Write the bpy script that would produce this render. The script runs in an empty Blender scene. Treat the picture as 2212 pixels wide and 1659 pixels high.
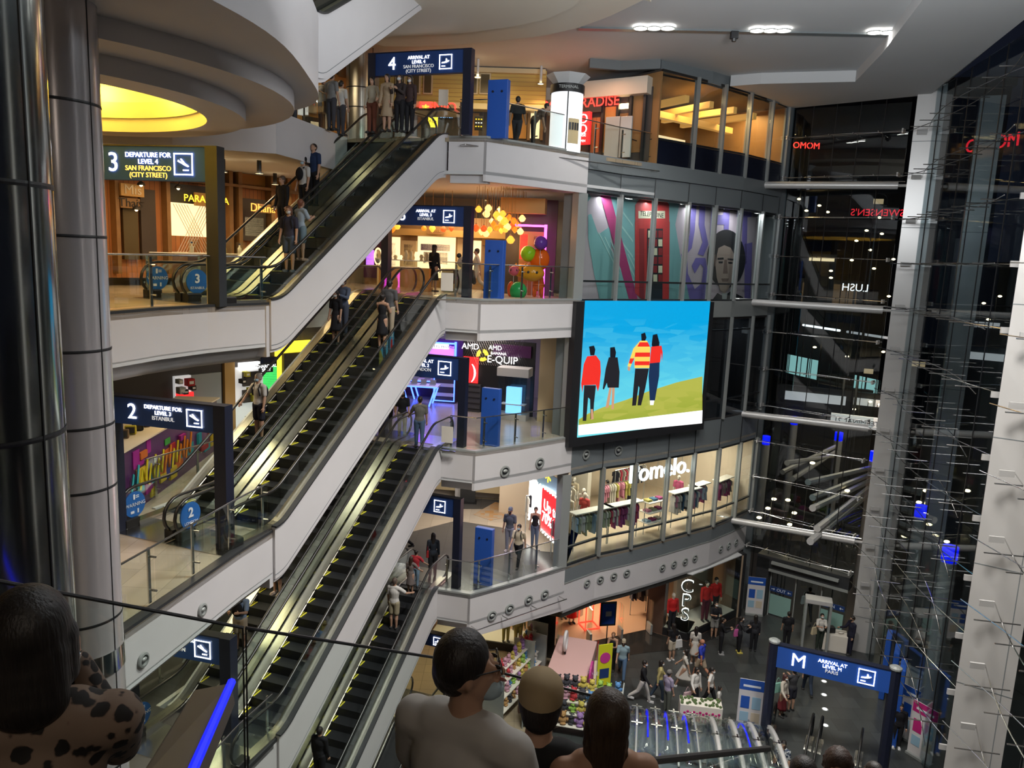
import bpy, bmesh, math, random
from mathutils import Vector as V, Matrix
R_=math.radians; PI=math.pi
random.seed(7)
SC=bpy.context.scene; COL=SC.collection
# ---------------- camera, world, exposure, large lights ----------------
PITCH,ROLL,FPX=R_(9.45),R_(2.5),1661.0
CX,CY=1106.0,829.5
CAM=V((0,0,16.45))
_f=V((0,math.cos(PITCH),-math.sin(PITCH))); _r0=V((1,0,0)); _u0=V((0,math.sin(PITCH),math.cos(PITCH)))
_r=_r0*math.cos(ROLL)+_u0*math.sin(ROLL); _u=_u0*math.cos(ROLL)-_r0*math.sin(ROLL)
cd=bpy.data.cameras.new('camera'); cam=bpy.data.objects.new('camera',cd); COL.objects.link(cam)
cd.sensor_width=36; cd.lens=36*FPX/2212; cd.clip_start=.05; cd.clip_end=600
m=Matrix.Identity(4)
for i in range(3): m[i][0]=_r[i]; m[i][1]=_u[i]; m[i][2]=-_f[i]; m[i][3]=CAM[i]
cam.matrix_world=m; SC.camera=cam
SC.view_settings.view_transform='Standard'; SC.view_settings.look='None'
SC.view_settings.gamma=1; SC.view_settings.use_curve_mapping=False
SC.view_settings.exposure=0.4
cy=SC.cycles
cy.use_adaptive_sampling=True; cy.adaptive_threshold=.04; cy.transparent_max_bounces=28; cy.max_bounces=5; cy.diffuse_bounces=2; cy.glossy_bounces=3; cy.transmission_bounces=4
cy.sample_clamp_indirect=2.5; cy.sample_clamp_direct=0; cy.use_denoising=True; cy.caustics_reflective=False; cy.caustics_refractive=False
w=bpy.data.worlds.new('night'); SC.world=w; w.use_nodes=True
w.node_tree.nodes['Background'].inputs[0].default_value=(.004,.005,.009,1); w.node_tree.nodes['Background'].inputs[1].default_value=1.0

def light(kind,loc,energy,color=(1,1,1),size=1,size_y=None,to=None,spot=90,blend=.6):
    d=bpy.data.lights.new(kind.lower()+'_light',kind); d.energy=energy; d.color=color
    if kind=='AREA':
        d.size=size
        if size_y: d.shape='RECTANGLE'; d.size_y=size_y
    else: d.shadow_soft_size=size
    if kind=='SPOT': d.spot_size=R_(spot); d.spot_blend=blend
    o=bpy.data.objects.new(kind.lower()+'_light',d); COL.objects.link(o); o.location=loc
    t=V(to)-V(loc) if to else V((0,0,-1))
    o.rotation_euler=t.to_track_quat('-Z','Y').to_euler(); return o
WARM=(1,.72,.42); NEUT=(1,.96,.9); COOL=(.88,.95,1)
# added fill lights under the atrium ceiling, out of frame
for p,e in (((3,16,23.3),1150),((8.5,13.5,23.3),1150)):
    light('AREA',p,e,NEUT,2.5).data.spread=R_(125)
for p,e in (((5.5,11,20.2),800),((0.5,10,20.2),380)):      # added uplights above the frame, put in to brighten the ceiling
    light('AREA',p,e*1.25,(.93,.97,1),2.5,to=(p[0]+1,p[1]+3,24))
light('AREA',(1.5,-3,19.5),42,(1,.85,.7),2,to=(0,3,15))  # added warm fill from behind the camera for the foreground onlookers
# ---------------- pixel -> place on a known level or wall ----------------
def ray(x,y): return _f+_r*((x-CX)/FPX)-_u*((y-CY)/FPX)
def Z(x,y,z): d=ray(x,y); return CAM+d*((z-CAM.z)/d.z)
def AZ(x,y,dist): d=ray(x,y); return CAM+d*(dist/math.hypot(d.x,d.y))
def H(x,y,p): return AZ(x,y,math.hypot(p[0],p[1])).z
def WP(x,y,a,b):                     # meets the upright wall through plan points a, b
    d=ray(x,y); n=V((b[1]-a[1],-(b[0]-a[0]),0)); return CAM+d*((V((a[0],a[1],0))-CAM).dot(n)/d.dot(n))
def lerp(a,b,t): return tuple(a[i]+(b[i]-a[i])*t for i in range(len(a)))

# ---------------- materials ----------------
M={}
def mat(name,col,rough=.5,metal=0,emit=0,ecol=None,spec=.5,bump=0,bscale=20,var=0,alpha=None,coat=0):
    if name in M: return M[name]
    m=bpy.data.materials.new(name); m.use_nodes=True; nt=m.node_tree; b=nt.nodes['Principled BSDF']
    c=(*col,1); b.inputs['Base Color'].default_value=c; b.inputs['Roughness'].default_value=rough
    b.inputs['Metallic'].default_value=metal; b.inputs['Specular IOR Level'].default_value=spec
    if coat: b.inputs['Coat Weight'].default_value=coat; b.inputs['Coat Roughness'].default_value=.08
    if emit:
        b.inputs['Emission Color'].default_value=(*(ecol or col),1); b.inputs['Emission Strength'].default_value=emit
        if emit<40: m.cycles.emission_sampling='NONE' if emit<1.2 else 'AUTO'
    if var or bump:
        tc=nt.nodes.new('ShaderNodeTexCoord'); n=nt.nodes.new('ShaderNodeTexNoise'); n.inputs['Scale'].default_value=bscale; n.inputs['Detail'].default_value=4
        nt.links.new(tc.outputs['Object'],n.inputs['Vector'])
        if var:
            r=nt.nodes.new('ShaderNodeMapRange'); r.inputs['From Min'].default_value=.3; r.inputs['From Max'].default_value=.7
            r.inputs['To Min'].default_value=1-var; r.inputs['To Max'].default_value=1
            mx=nt.nodes.new('ShaderNodeVectorMath'); mx.operation='SCALE'; mx.inputs[0].default_value=col
            nt.links.new(n.outputs['Fac'],r.inputs['Value']); nt.links.new(r.outputs[0],mx.inputs['Scale']); nt.links.new(mx.outputs[0],b.inputs['Base Color'])
        if bump:
            bp=nt.nodes.new('ShaderNodeBump'); bp.inputs['Strength'].default_value=bump; bp.inputs['Distance'].default_value=.02
            nt.links.new(n.outputs['Fac'],bp.inputs['Height']); nt.links.new(bp.outputs[0],b.inputs['Normal'])
    M[name]=m; return m
def glass(name,tint=(.9,.97,.95),ior=1.5,rough=.0,keep=.0):
    m=bpy.data.materials.new(name); m.use_nodes=True; nt=m.node_tree; nt.nodes.clear()
    o=nt.nodes.new('ShaderNodeOutputMaterial'); t=nt.nodes.new('ShaderNodeBsdfTransparent'); g=nt.nodes.new('ShaderNodeBsdfGlossy')
    x=nt.nodes.new('ShaderNodeMixShader'); f=nt.nodes.new('ShaderNodeLayerWeight'); f.inputs['Blend'].default_value=.5
    pw=nt.nodes.new('ShaderNodeMath'); pw.operation='POWER'; pw.inputs[1].default_value=5
    mr=nt.nodes.new('ShaderNodeMath'); mr.operation='MULTIPLY_ADD'; r0=((ior-1)/(ior+1))**2; mr.inputs[1].default_value=1-r0; mr.inputs[2].default_value=r0
    t.inputs[0].default_value=(*tint,1); g.inputs['Roughness'].default_value=rough; g.inputs[0].default_value=(1,1,1,1)
    nt.links.new(f.outputs['Facing'],pw.inputs[0]); nt.links.new(pw.outputs[0],mr.inputs[0]); nt.links.new(mr.outputs[0],x.inputs[0])
    nt.links.new(t.outputs[0],x.inputs[1]); nt.links.new(g.outputs[0],x.inputs[2]); nt.links.new(x.outputs[0],o.inputs[0])
    M[name]=m; return m
def tile(name,c1,c2,mortar,scale,rough=.3,ms=.01,bw=1.,rh=1.,off=.0,spec=.5,rot=0):
    m=mat(name,c1,rough,spec=spec); nt=m.node_tree; b=nt.nodes['Principled BSDF']
    tc=nt.nodes.new('ShaderNodeTexCoord'); mp=nt.nodes.new('ShaderNodeMapping'); mp.inputs['Rotation'].default_value=(0,0,rot)
    k=nt.nodes.new('ShaderNodeTexBrick'); k.inputs['Color1'].default_value=(*c1,1); k.inputs['Color2'].default_value=(*c2,1); k.inputs['Mortar'].default_value=(*mortar,1)
    k.inputs['Scale'].default_value=scale; k.inputs['Mortar Size'].default_value=ms; k.inputs['Brick Width'].default_value=bw; k.inputs['Row Height'].default_value=rh; k.offset=off
    nt.links.new(tc.outputs['Object'],mp.inputs[0]); nt.links.new(mp.outputs[0],k.inputs[0]); nt.links.new(k.outputs[0],b.inputs['Base Color']); return m
mat('white',(.66,.64,.65),.55,var=.05,bscale=.8); mat('ceil',(.62,.63,.64),.7,var=.04,bscale=.5); mat('warmwhite',(.66,.6,.5),.6)
mat('spandrel',(.17,.19,.2),.35,spec=.5); mat('frame',(.36,.38,.37),.4,metal=.3); mat('darkframe',(.03,.032,.035),.4)
mat('steel',(.62,.61,.6),.22,metal=1); mat('brushed',(.58,.55,.48),.25,metal=1,bump=.15,bscale=60); mat('chrome',(.8,.8,.8),.08,metal=1)
mat('cladcol',(.62,.58,.59),.2,metal=.45); mat('cladcolA',(.33,.35,.34),.14,metal=.95); mat('black',(.012,.012,.014),.5); mat('rubber',(.012,.011,.01),.35,spec=.6)
mat('signblue',(.015,.045,.17),.4); mat('signnavy',(.006,.009,.026),.5); mat('brightblue',(.02,.09,.42),.4); mat('teal',(.008,.06,.36),.7)
mat('lit',(1,1,1),.5,emit=1.9); mat('dimlit',(.8,.8,.8),.5,emit=.35); mat('orangelit',(1,.5,.1),.5,emit=.8)
mat('lamp',(1,.97,.9),.5,emit=14); mat('warmlamp',(1,.75,.4),.5,emit=9,ecol=(1,.75,.4)); mat('blueled',(0,0,.2),.5,emit=1.1,ecol=(.0,.01,1))
mat('step',(.013,.014,.016),.45,bump=.3,bscale=90); mat('yellow',(.75,.7,.05),.5); mat('stepside',(.28,.27,.23),.4,metal=.5)
mat('redlit',(1,.02,.02),.5,emit=3,ecol=(1,.03,.02)); mat('darkstone',(.03,.028,.026),.12,var=.3,bscale=3); mat('column',(.55,.54,.53),.3,metal=.2)
tile('floorM',(.055,.06,.06),(.035,.038,.038),(.02,.02,.02),1.0,.3,.008,.75,.75,.5)
tile('floorwarm',(.34,.27,.18),(.3,.24,.17),(.15,.12,.08),1.0,.22,.006,.6,.6); tile('floorgrey',(.1,.095,.095),(.09,.085,.085),(.07,.065,.065),1.0,.25,.006,1.2,1.2)
tile('floorcream',(.5,.42,.34),(.42,.36,.3),(.3,.25,.2),1.0,.25,.005,.8,.8)
glass('glass',(.93,.97,.95)); glass('railglass',(.93,.97,.95)); glass('wallglass',(.8,.86,.88),1.55); glass('tintglass',(.5,.55,.6),1.6)

# ---------------- mesh helpers ----------------
class B:
    def __init__(s): s.b=bmesh.new()
    def hexa(s,p):
        v=[s.b.verts.new(q) for q in p]
        for f in ((0,3,2,1),(4,5,6,7),(0,1,5,4),(1,2,6,5),(2,3,7,6),(3,0,4,7)): s.b.faces.new([v[i] for i in f])
        return s
    def box(s,x0,y0,z0,x1,y1,z1): return s.hexa([(x0,y0,z0),(x1,y0,z0),(x1,y1,z0),(x0,y1,z0),(x0,y0,z1),(x1,y0,z1),(x1,y1,z1),(x0,y1,z1)])
    def cbox(s,c,d,rz=0):
        h=[x/2 for x in d]; cs,sn=math.cos(rz),math.sin(rz)
        return s.hexa([(c[0]+x*h[0]*cs-y*h[1]*sn,c[1]+x*h[0]*sn+y*h[1]*cs,c[2]+z*h[2]) for x,y,z in ((-1,-1,-1),(1,-1,-1),(1,1,-1),(-1,1,-1),(-1,-1,1),(1,-1,1),(1,1,1),(-1,1,1))])
    def prism(s,poly,z0,z1):
        lo=[s.b.verts.new((p[0],p[1],z0)) for p in poly]; hi=[s.b.verts.new((p[0],p[1],z1)) for p in poly]; n=len(poly)
        s.b.faces.new(lo[::-1]); s.b.faces.new(hi)
        for i in range(n): s.b.faces.new([lo[i],lo[(i+1)%n],hi[(i+1)%n],hi[i]])
        return s
    def slab(s,poly,axis,d):          # planar polygon extruded by vector d
        lo=[s.b.verts.new(p) for p in poly]; hi=[s.b.verts.new(V(p)+V(d)) for p in poly]; n=len(poly)
        s.b.faces.new(lo[::-1]); s.b.faces.new(hi)
        for i in range(n): s.b.faces.new([lo[i],lo[(i+1)%n],hi[(i+1)%n],hi[i]])
        return s
    def band(s,pts,z0,z1,t=.1,zs=None):   # upright strip along plan polyline, thickness t to the left of travel
        off=offset(pts,t); L=[]
        for i,(p,q) in enumerate(zip(pts,off)):
            a0,a1=(zs[i] if zs else (z0,z1)); L.append([s.b.verts.new(x) for x in ((p[0],p[1],a0),(p[0],p[1],a1),(q[0],q[1],a1),(q[0],q[1],a0))])
        for a,b in zip(L,L[1:]):
            for j in range(4): s.b.faces.new([a[j],b[j],b[(j+1)%4],a[(j+1)%4]])
        s.b.faces.new(L[0]); s.b.faces.new(L[-1][::-1]); return s
    def tube(s,pts,r,n=8,cap=True,r2=None):
        pts=[V(p) for p in pts]; rings=[]; N=len(pts); up=None
        for i,p in enumerate(pts):
            t=(pts[min(i+1,N-1)]-pts[max(i-1,0)]).normalized()
            if up is None: up=V((0,0,1)) if abs(t.z)<.9 else V((0,1,0))
            x=t.cross(up).normalized(); y=x.cross(t); up=y
            rr=r if r2 is None else r+(r2-r)*i/(N-1)
            if isinstance(rr,(tuple,list)): rx,ry=rr
            else: rx=ry=rr
            rings.append([s.b.verts.new(p+x*rx*math.cos(2*PI*k/n)+y*ry*math.sin(2*PI*k/n)) for k in range(n)])
        for a,b in zip(rings,rings[1:]):
            for k in range(n): s.b.faces.new([a[k],a[(k+1)%n],b[(k+1)%n],b[k]])
        if cap: s.b.faces.new(rings[0][::-1]); s.b.faces.new(rings[-1])
        return s
    def lathe(s,prof,n=24,c=(0,0,0),a0=0,a1=2*PI):
        full=abs(a1-a0-2*PI)<1e-4; rings=[]; K=n if full else n+1
        for r,z in prof: rings.append([s.b.verts.new((c[0]+r*math.cos(a0+(a1-a0)*k/n),c[1]+r*math.sin(a0+(a1-a0)*k/n),c[2]+z)) for k in range(K)] if r>1e-6 else [s.b.verts.new((c[0],c[1],c[2]+z))])
        for a,b in zip(rings,rings[1:]):
            for k in range(n):
                k2=(k+1)%K
                if len(a)==1 and len(b)==1: continue
                if len(a)==1: s.b.faces.new([a[0],b[k2],b[k]])
                elif len(b)==1: s.b.faces.new([a[k],a[k2],b[0]])
                else: s.b.faces.new([a[k],a[k2],b[k2],b[k]])
        return s
    def ball(s,c,r,sc=(1,1,1),n=12):
        pr=[(r*math.sin(PI*i/(n//2+2)),-r*math.cos(PI*i/(n//2+2))*sc[2]) for i in range(n//2+3)]
        pr[0]=(0,pr[0][1]); pr[-1]=(0,pr[-1][1]); k=len(s.b.verts)
        s.lathe(pr,n); s.b.verts.ensure_lookup_table()
        for v in s.b.verts[k:]: v.co=V((v.co.x*sc[0]+c[0],v.co.y*sc[1]+c[1],v.co.z+c[2]))
        return s
    def rot(s,k,ang,axis,c=(0,0,0)):
        s.b.verts.ensure_lookup_table(); bmesh.ops.rotate(s.b,verts=s.b.verts[k:],cent=c,matrix=Matrix.Rotation(ang,3,axis)); return s
    def mesh(s,name,smooth=False):
        bmesh.ops.recalc_face_normals(s.b,faces=s.b.faces); me=bpy.data.meshes.new(name); s.b.to_mesh(me); s.b.free()
        if smooth:
            me.shade_smooth()
        return me
    def out(s,name,material,parent=None,smooth=False,label=None,bevel=0,auto=None):
        me=s.mesh(name,smooth or auto); 
        if auto: me.set_sharp_from_angle(angle=R_(auto))
        return obj(name,me,material,parent,label,bevel)
def offset(pts,t):
    out=[]; N=len(pts)
    for i in range(N):
        a=V(pts[max(i-1,0)][:2]); b=V(pts[i][:2]); c=V(pts[min(i+1,N-1)][:2])
        d1=(b-a).normalized() if i>0 else (c-b).normalized(); d2=(c-b).normalized() if i<N-1 else d1
        n=(V((-d1.y,d1.x))+V((-d2.y,d2.x))).normalized(); k=1/max(.3,n.dot(V((-d1.y,d1.x)))); out.append((b.x+n.x*t*k,b.y+n.y*t*k))
    return out
def obj(name,me,material,parent=None,label=None,bevel=0):
    o=bpy.data.objects.new(name,me); COL.objects.link(o)
    if material is not None:
        for x in (material if isinstance(material,list) else [material]): me.materials.append(M[x] if isinstance(x,str) else x)
    if parent: o.parent=parent
    if label: o['label']=label
    if bevel: md=o.modifiers.new('bevel','BEVEL'); md.width=bevel; md.segments=2; md.limit_method='ANGLE'
    return o
def T(name,label,cat,loc=(0,0,0),rz=0,group=None):
    o=bpy.data.objects.new(name,None); COL.objects.link(o); o.location=loc; o.rotation_euler=(0,0,rz); o.empty_display_size=.1
    return tag(o,label,cat,group)
def tag(o,label,cat,group=None,kind=None):
    o['label']=label; o['category']=cat
    if group: o['group']=group
    if kind: o['kind']=kind
    return o
def st(o): o['kind']='structure'; return o
def copytree(o,loc=None,rz=None,label=None,parent=None):
    c=o.copy(); COL.objects.link(c); c.parent=parent
    if loc is not None: c.location=loc
    if rz is not None: c.rotation_euler=(0,0,rz)
    if label: c['label']=label
    for ch in list(o.children): copytree(ch,parent=c)
    return c
_tc={}
def textmesh(s,size,ext=.01,align='CENTER',bold=0,shear=0,sp=1):
    key=(s,size,ext,align,bold,shear,sp)
    if key in _tc: return _tc[key].copy()
    c=bpy.data.curves.new('t','FONT'); c.body=s; c.size=size; c.extrude=ext; c.align_x=align; c.align_y='CENTER'; c.offset=bold; c.shear=shear; c.space_character=sp; c.resolution_u=3
    o=bpy.data.objects.new('t',c); me=bpy.data.meshes.new_from_object(o); bpy.data.objects.remove(o); me.transform(Matrix.Rotation(PI/2,4,'X')); _tc[key]=me; return me.copy()
def text(s,x,y,z,size,material,parent=None,name='lettering',ext=.01,mirror=False,rot=0,**k):
    me=textmesh(s,size,ext,**k)
    if mirror: me.transform(Matrix.Scale(-1,4,(1,0,0))); me.flip_normals()
    if rot: me.transform(Matrix.Rotation(rot,4,'Y'))
    me.transform(Matrix.Translation((x,y,z))); return obj(name,me,material,parent)
def wallframe(a,b):           # local frame on a wall seen from the camera: x to the right, y away, z up
    return math.atan2(b[1]-a[1],b[0]-a[0])
def onwall(a,b,x,y,back=0):   # point of the wall under a pixel
    p=WP(x,y,a,b); n=V((b[1]-a[1],-(b[0]-a[0]),0)).normalized()
    if n.dot(V((p.x,p.y,0)))>0: n=-n
    return p+n*back           # back>0 = towards the camera side
def rect(a,b,x0,y0,x1,y1):    # centre, width, height on wall from a pixel box
    ym=(y0+y1)/2; l=WP(x0,ym,a,b); r=WP(x1,ym,a,b); xm=(x0+x1)/2; t=WP(xm,y0,a,b).z; bt=WP(xm,y1,a,b).z
    c=(l+r)/2; return c,(r.xy-l.xy).length,t-bt,(t+bt)/2
# ================= the building shell =================
CFW=[(2.3,27.4),(3.6,28.6),(5.0,29.5),(6.5,30.6),(7.8,31.6),(9.1,32.6),(10.4,33.9),(11.5,35.1)]   # plan of the curved facade
RE=[(-2.3,24.9),(-1.1,24.6),(0.4,25.75),(2.3,27.4)]                                             # plan of the landing edge
CA={3:(-6.1,19.1),2:(-5.3,16.7),1:(-5.15,16.4)}                                                # landing corner at the foot of each flight
CB=(-2.3,24.9)
C1=(16.0,31.8); C2=(12.95,19.0)
BACK=[(3.6,33.5),(1.5,35.2),(-4.5,35.6),(-10,31.5),(-17,25)]
def nrm(a,b): d=V((b[0]-a[0],b[1]-a[1])).normalized(); return V((-d.y,d.x))
LE={3:[(-7.75,12.7),(-7.85,14.7),(-7.5,16.2),(-7.0,17.5),(-6.1,19.1)],
    2:[(-8.3,9.2),(-7.2,10.2),(-6.3,11.5),(-5.95,13.4),(-5.6,15.4),(-5.3,16.7)],
    1:[(-8.3,9.2),(-7.2,10.2),(-6.25,11.6),(-5.85,13.4),(-5.5,15.2),(-5.15,16.4)]}
tn=[0]
def trim(bm,m,parent=None,**k): tn[0]+=1; return st(bm.out('trim_%d'%tn[0],m,parent,**k))
FM={1:'floorgrey',2:'floorcream',3:'floorcream',4:'floorwarm'}
for k in (1,2,3,4):
    z=5*k; A=CA.get(k,(-4.3,16.2)); n=nrm(A,CB)*3.55
    fe=[(A[0]+n.x,A[1]+n.y),(CB[0]+n.x,CB[1]+n.y)]
    if k<4: poly=LE[k]+[A]+fe+[CB]+RE[1:]+BACK+[(-17,9)] if A!=LE[k][-1] else LE[k]+fe+[CB]+RE[1:]+BACK+[(-17,9)]
    else: poly=[(-9,21.2),(-6.75,21.6),(-5.85,26.1),CB]+RE[1:]+[CFW[2],(9,35)]+BACK+[(-17,21.4)]
    st(B().prism(poly,z-.12,z).out('floor',FM[k]))
    so=offset(RE,.35)
    st(B().prism(poly,z-1.05 if k!=4 else z-1.1,z-.95 if k!=4 else z-1.0).out('ceiling','ceil'))
    # right-hand landing fascia: the corner bay is shallower than the long bay
    trim(B().band(RE[:2],z-1.0,z-.02,.12),'white'); trim(B().band(offset(RE[:2],.22),z-1.35,z-1.0,.3),'white')
    zz=[(z-1.3,z-.02)]*3
    trim(B().band([lerp(RE[0],RE[1],.93),RE[1],RE[2],RE[3]],0,0,.14,zs=[(z-1.3,z-.02)]*4 if k>1 else [(z-1.55,z-.02),(z-1.55,z-.02),(z-1.6,z-.02),(z-1.75,z-.02)]),'white')
    trim(B().band(RE,z-.05,z+.06,.18),'frame')
    # fascia along the flights and the left landing
    trim(B().band([fe[1],fe[0]] if k<4 else [(-5.85,26.1),(-6.75,21.6),(-9.2,21.0),(-16.9,21.0)],z-1.1,z+.03,.12),'white')
    if k<4:
        e=LE[k]; trim(B().band(e+[(A[0]+.12,A[1]+.35)] if 0 else e,z-.98,z-.03,.14),'white')
        ein=offset(e,.16); rows=[]
        for j in range(6):                                      # rounded lower edge
            a=j/5*PI/2; rows.append((.16+.32*(1-math.cos(a)), z-1.0-.42*math.sin(a)))
        bb=B()
        for (o0,z0),(o1,z1) in zip(rows,rows[1:]):
            p0=offset(e,o0); p1=offset(e,o1)
            for i in range(len(e)-1): bb.b.faces.new([bb.b.verts.new(q) for q in ((*p0[i],z0),(*p0[i+1],z0),(*p1[i+1],z1),(*p1[i],z1))])
        q=offset(e,.48); w2=offset(e,2.5)
        for i in range(len(e)-1): bb.b.faces.new([bb.b.verts.new(x) for x in ((*q[i],z-1.42),(*q[i+1],z-1.42),(*w2[i+1],z-1.42),(*w2[i],z-1.42))])
        bmesh.ops.remove_doubles(bb.b,verts=bb.b.verts,dist=.001)
        o=trim(bb,'white',smooth=True); 
        trim(B().band(e,z-.05,z+.06,.2),'darkframe')
        trim(B().band([e[-1],tuple(V(e[-1])+V((-.35,.1)))],z-1.3,z-.03,.14),'white')
# ground floor and basement
st(B().prism([(-1.0,20),(2.3,3),(7.2,2),(8.0,17.5),(9.35,22.3),(12.2,20.9),(10.7,17.2),(9.5,0),(26,-2),(26,33),(16.5,32.2),(12,36),(12,45),(-5,45),(-20,35),(-20,30),(-6.5,27.5),(-5.85,26.1),(-2.3,24.9)],-.15,0).out('floor','floorM'))
st(B().box(-30,-6,-5.2,16,36,-5).out('floor','floorwarm'))
st(B().prism([(-2.3,24.9),(-5.85,26.1),(-6.5,27.5),(-2,40),(2.5,34),(2.3,30.6),(4.5,26.5),(1.5,24.5)],0.005,.012).out('floor','floorwarm'))
# back wall of the mall behind the shops
for a,b in zip(BACK,BACK[1:]): st(B().band([a,b],0,24,-.3).out('wall_back','warmwhite'))
st(B().box(-17.3,-8,-5,-17,25,24).out('wall_left','warmwhite'))
st(B().box(-17,-8.3,-5,26,-8,24).out('wall_rear','warmwhite'))
# ceiling of the atrium
st(B().prism([(-17,-8),(27,-8),(27,0),C2,(16.6,32.6),(12,36.2),BACK[0]]+BACK[1:],23.75,23.9).out('ceiling','ceil'))
cw=[(10.6,8.5),(12.1,19.2),(15.0,30.9),(11.2,34.6)]
cin=[(7.6,6.0),(8.9,17.5),(11.9,26.2),(12.3,28.6),(10.6,32.6),(8.3,31.2)]
st(B().prism([(10.4,-6),(12.6,19.0),(15.8,31.6),(11.6,35.4),(10.2,33.6),(8.0,31.6),(9.0,31.0),(12.2,30.0),(11.4,26.2),(8.2,14),(6.8,-6)],23.35,23.75).out('ceiling','ceil'))
# dark lighting slots in the ceiling
for x0,y0,x1,y1,wd in ((1250,58,1985,74,.28),(1640,198,1885,206,.28)):
    a=Z(x0,y0,23.74); b=Z(x1,y1,23.74); trim(B().band([a.xy,b.xy],23.7,23.76,wd),'spandrel')
trim(B().band([(4.9,29.75),(7.2,31.1),(10.8,34.2)],23.3,23.75,.25),'spandrel')
trim(B().band([(2.35,29.9),(3.5,30.1),(4.9,29.6)],23.42,23.75,.2),'spandrel')
# rounded soffit of the floor above, seen from below
pc=[Z(x,y,23.15) for x,y in ((830,100),(900,101),(1000,96),(1090,88),(1180,76),(1250,60),(1320,34),(1390,0))]
pin=[Z(x,y,23.0) for x,y in ((700,95),(850,75),(1000,68),(1100,55),(1180,38),(1240,10))]
far=[(3.2,21.5),(1.5,17.5),(-2,16.5),(-6,18),(-8,24)]
st(B().prism([p.xy for p in pc]+far,23.15,23.74).out('ceiling','warmwhite'))
st(B().prism([p.xy for p in pin]+[(1.6,19.5),(-1,17.5),(-6,19)],22.95,23.15).out('ceiling','warmwhite'))
# landing of the floor above with stepped rings and a lit cove
OUT=[(-4.2,16.4),(-3.95,14.8),(-3.75,12.6),(-3.9,11.0),(-4.4,9.4),(-5.3,7.8),(-6.8,6.3),(-9,5.2),(-12,5),(-16.9,5.5)]
OUT2=[(-16.9,19.8),(-12,20.4),(-9.75,20.45),(-7.2,19.9),(-5.6,18.6),(-4.7,17.6)]
CC=(-9.75,15.0)
def circ(r,n=64,c=CC): return [(c[0]+r*math.cos(2*PI*i/n),c[1]+r*math.sin(2*PI*i/n)) for i in range(n)]
def sm(pts,n=4):
    pts=[V((p[0],p[1])) for p in pts]; o=[]
    for i in range(len(pts)-1):
        p0=pts[max(i-1,0)];p1=pts[i];p2=pts[i+1];p3=pts[min(i+2,len(pts)-1)]
        for j in range(n):
            t=j/n; o.append(.5*((2*p1)+(p2-p0)*t+(2*p0-5*p1+4*p2-p3)*t*t+(3*p1-p0-3*p2+p3)*t**3))
    return [tuple(q) for q in o]+[tuple(pts[-1])]
ol=sm(OUT2+OUT)
def ringslab(outer,r,z0,z1,n=64):
    b=B(); N=len(outer); inn=[]
    for p in outer:
        d=(V(p)-V(CC)).normalized(); inn.append((CC[0]+d.x*r,CC[1]+d.y*r))
    for z,fl in ((z0,1),(z1,0)):
        for i in range(N):
            j=(i+1)%N; q=[(*outer[i],z),(*outer[j],z),(*inn[j],z),(*inn[i],z)]; b.b.faces.new([b.b.verts.new(v) for v in q])
    for L in (outer,inn):
        for i in range(N):
            j=(i+1)%N; b.b.faces.new([b.b.verts.new(v) for v in ((*L[i],z0),(*L[j],z0),(*L[j],z1),(*L[i],z1))])
    bmesh.ops.remove_doubles(b.b,verts=b.b.verts,dist=.0005); return b
st(ringslab(ol,3.6,19.5,20.95).out('ceiling','white',auto=40))
st(ringslab(circ(5.25),3.6,19.2,19.5).out('ceiling','white',auto=40))
st(ringslab(circ(4.3),3.55,18.9,19.2).out('ceiling','white',auto=40))
st(ringslab(circ(3.68),3.5,19.2,19.55).out('ceiling','warmwhite',auto=40))
st(B().lathe([(0,20.4),(1.8,20.36),(3.0,20.2),(3.62,19.9),(3.9,19.55)],64,(*CC,0)).out('ceiling','warmwhite',smooth=True))
for i in range(10):                                            # cove lamps hidden on the ledge
    a=2*PI*(i+.5)/10; light('POINT',(CC[0]+3.25*math.cos(a),CC[1]+3.25*math.sin(a),19.75),70,(1,.6,.06),.3)
trim(B().band(OUT[:4][::-1],20.93,21.02,.2),'darkframe')
# ---------------- curved facade: glass bays, sills, spandrels ----------------
wn=[0]
F=CFW
def bay(a,b,z0,z1,g='wallglass',bars=(),mw=.09,parent=None):
    wn[0]+=1; d=nrm(a,b)*-.02
    o=B().band([a,b],z0,z1,.02).out('window_%d'%wn[0],g); st(o)
    f=B(); c=V(b); n=nrm(a,b)
    f.hexa([(*(c+q),z) for z in (z0,z1) for q in ((-n*.12+n.yx*0),( -n*.12+V((n.y,-n.x))*mw),(n*.1+V((n.y,-n.x))*mw),(n*.1))])
    f.out('mullion','frame',o)
    r=B()
    for z in (z0+.03,z1-.05,*bars): r.band([a,b],z-.035,z+.035,.1)
    r.out('frame','darkframe',o); return o
for i in range(7):
    a,b=F[i],F[i+1]
    bay(a,b,5.02,8.6,bars=(5.75,)); bay(a,b,14.98,18.8,bars=(15.68,),g='glass')
    if i>=3: bay(a,b,9.9,14.3,bars=(10.75,13.75),g='tintglass')
    if i>=2: bay(a,b,20.0,23.4,bars=(20.95,))
F2=F[2:]
trim(B().band(F,4.35,5.02,.18),'spandrel'); trim(B().band(F,3.15,4.33,.14),'white'); trim(B().band(offset(F,-.02),4.33,4.37,.2),'frame')
trim(B().band(F,8.6,9.9,.12),'spandrel'); trim(B().band(F,14.3,14.98,.2),'frame')
trim(B().band(F,18.8,19.5,.12),'spandrel'); trim(B().band(offset(F,-.07),19.52,20.05,.2),'spandrel')
trim(B().band(F2,20.05,20.9,.03),'signnavy')
pj=B()
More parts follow.
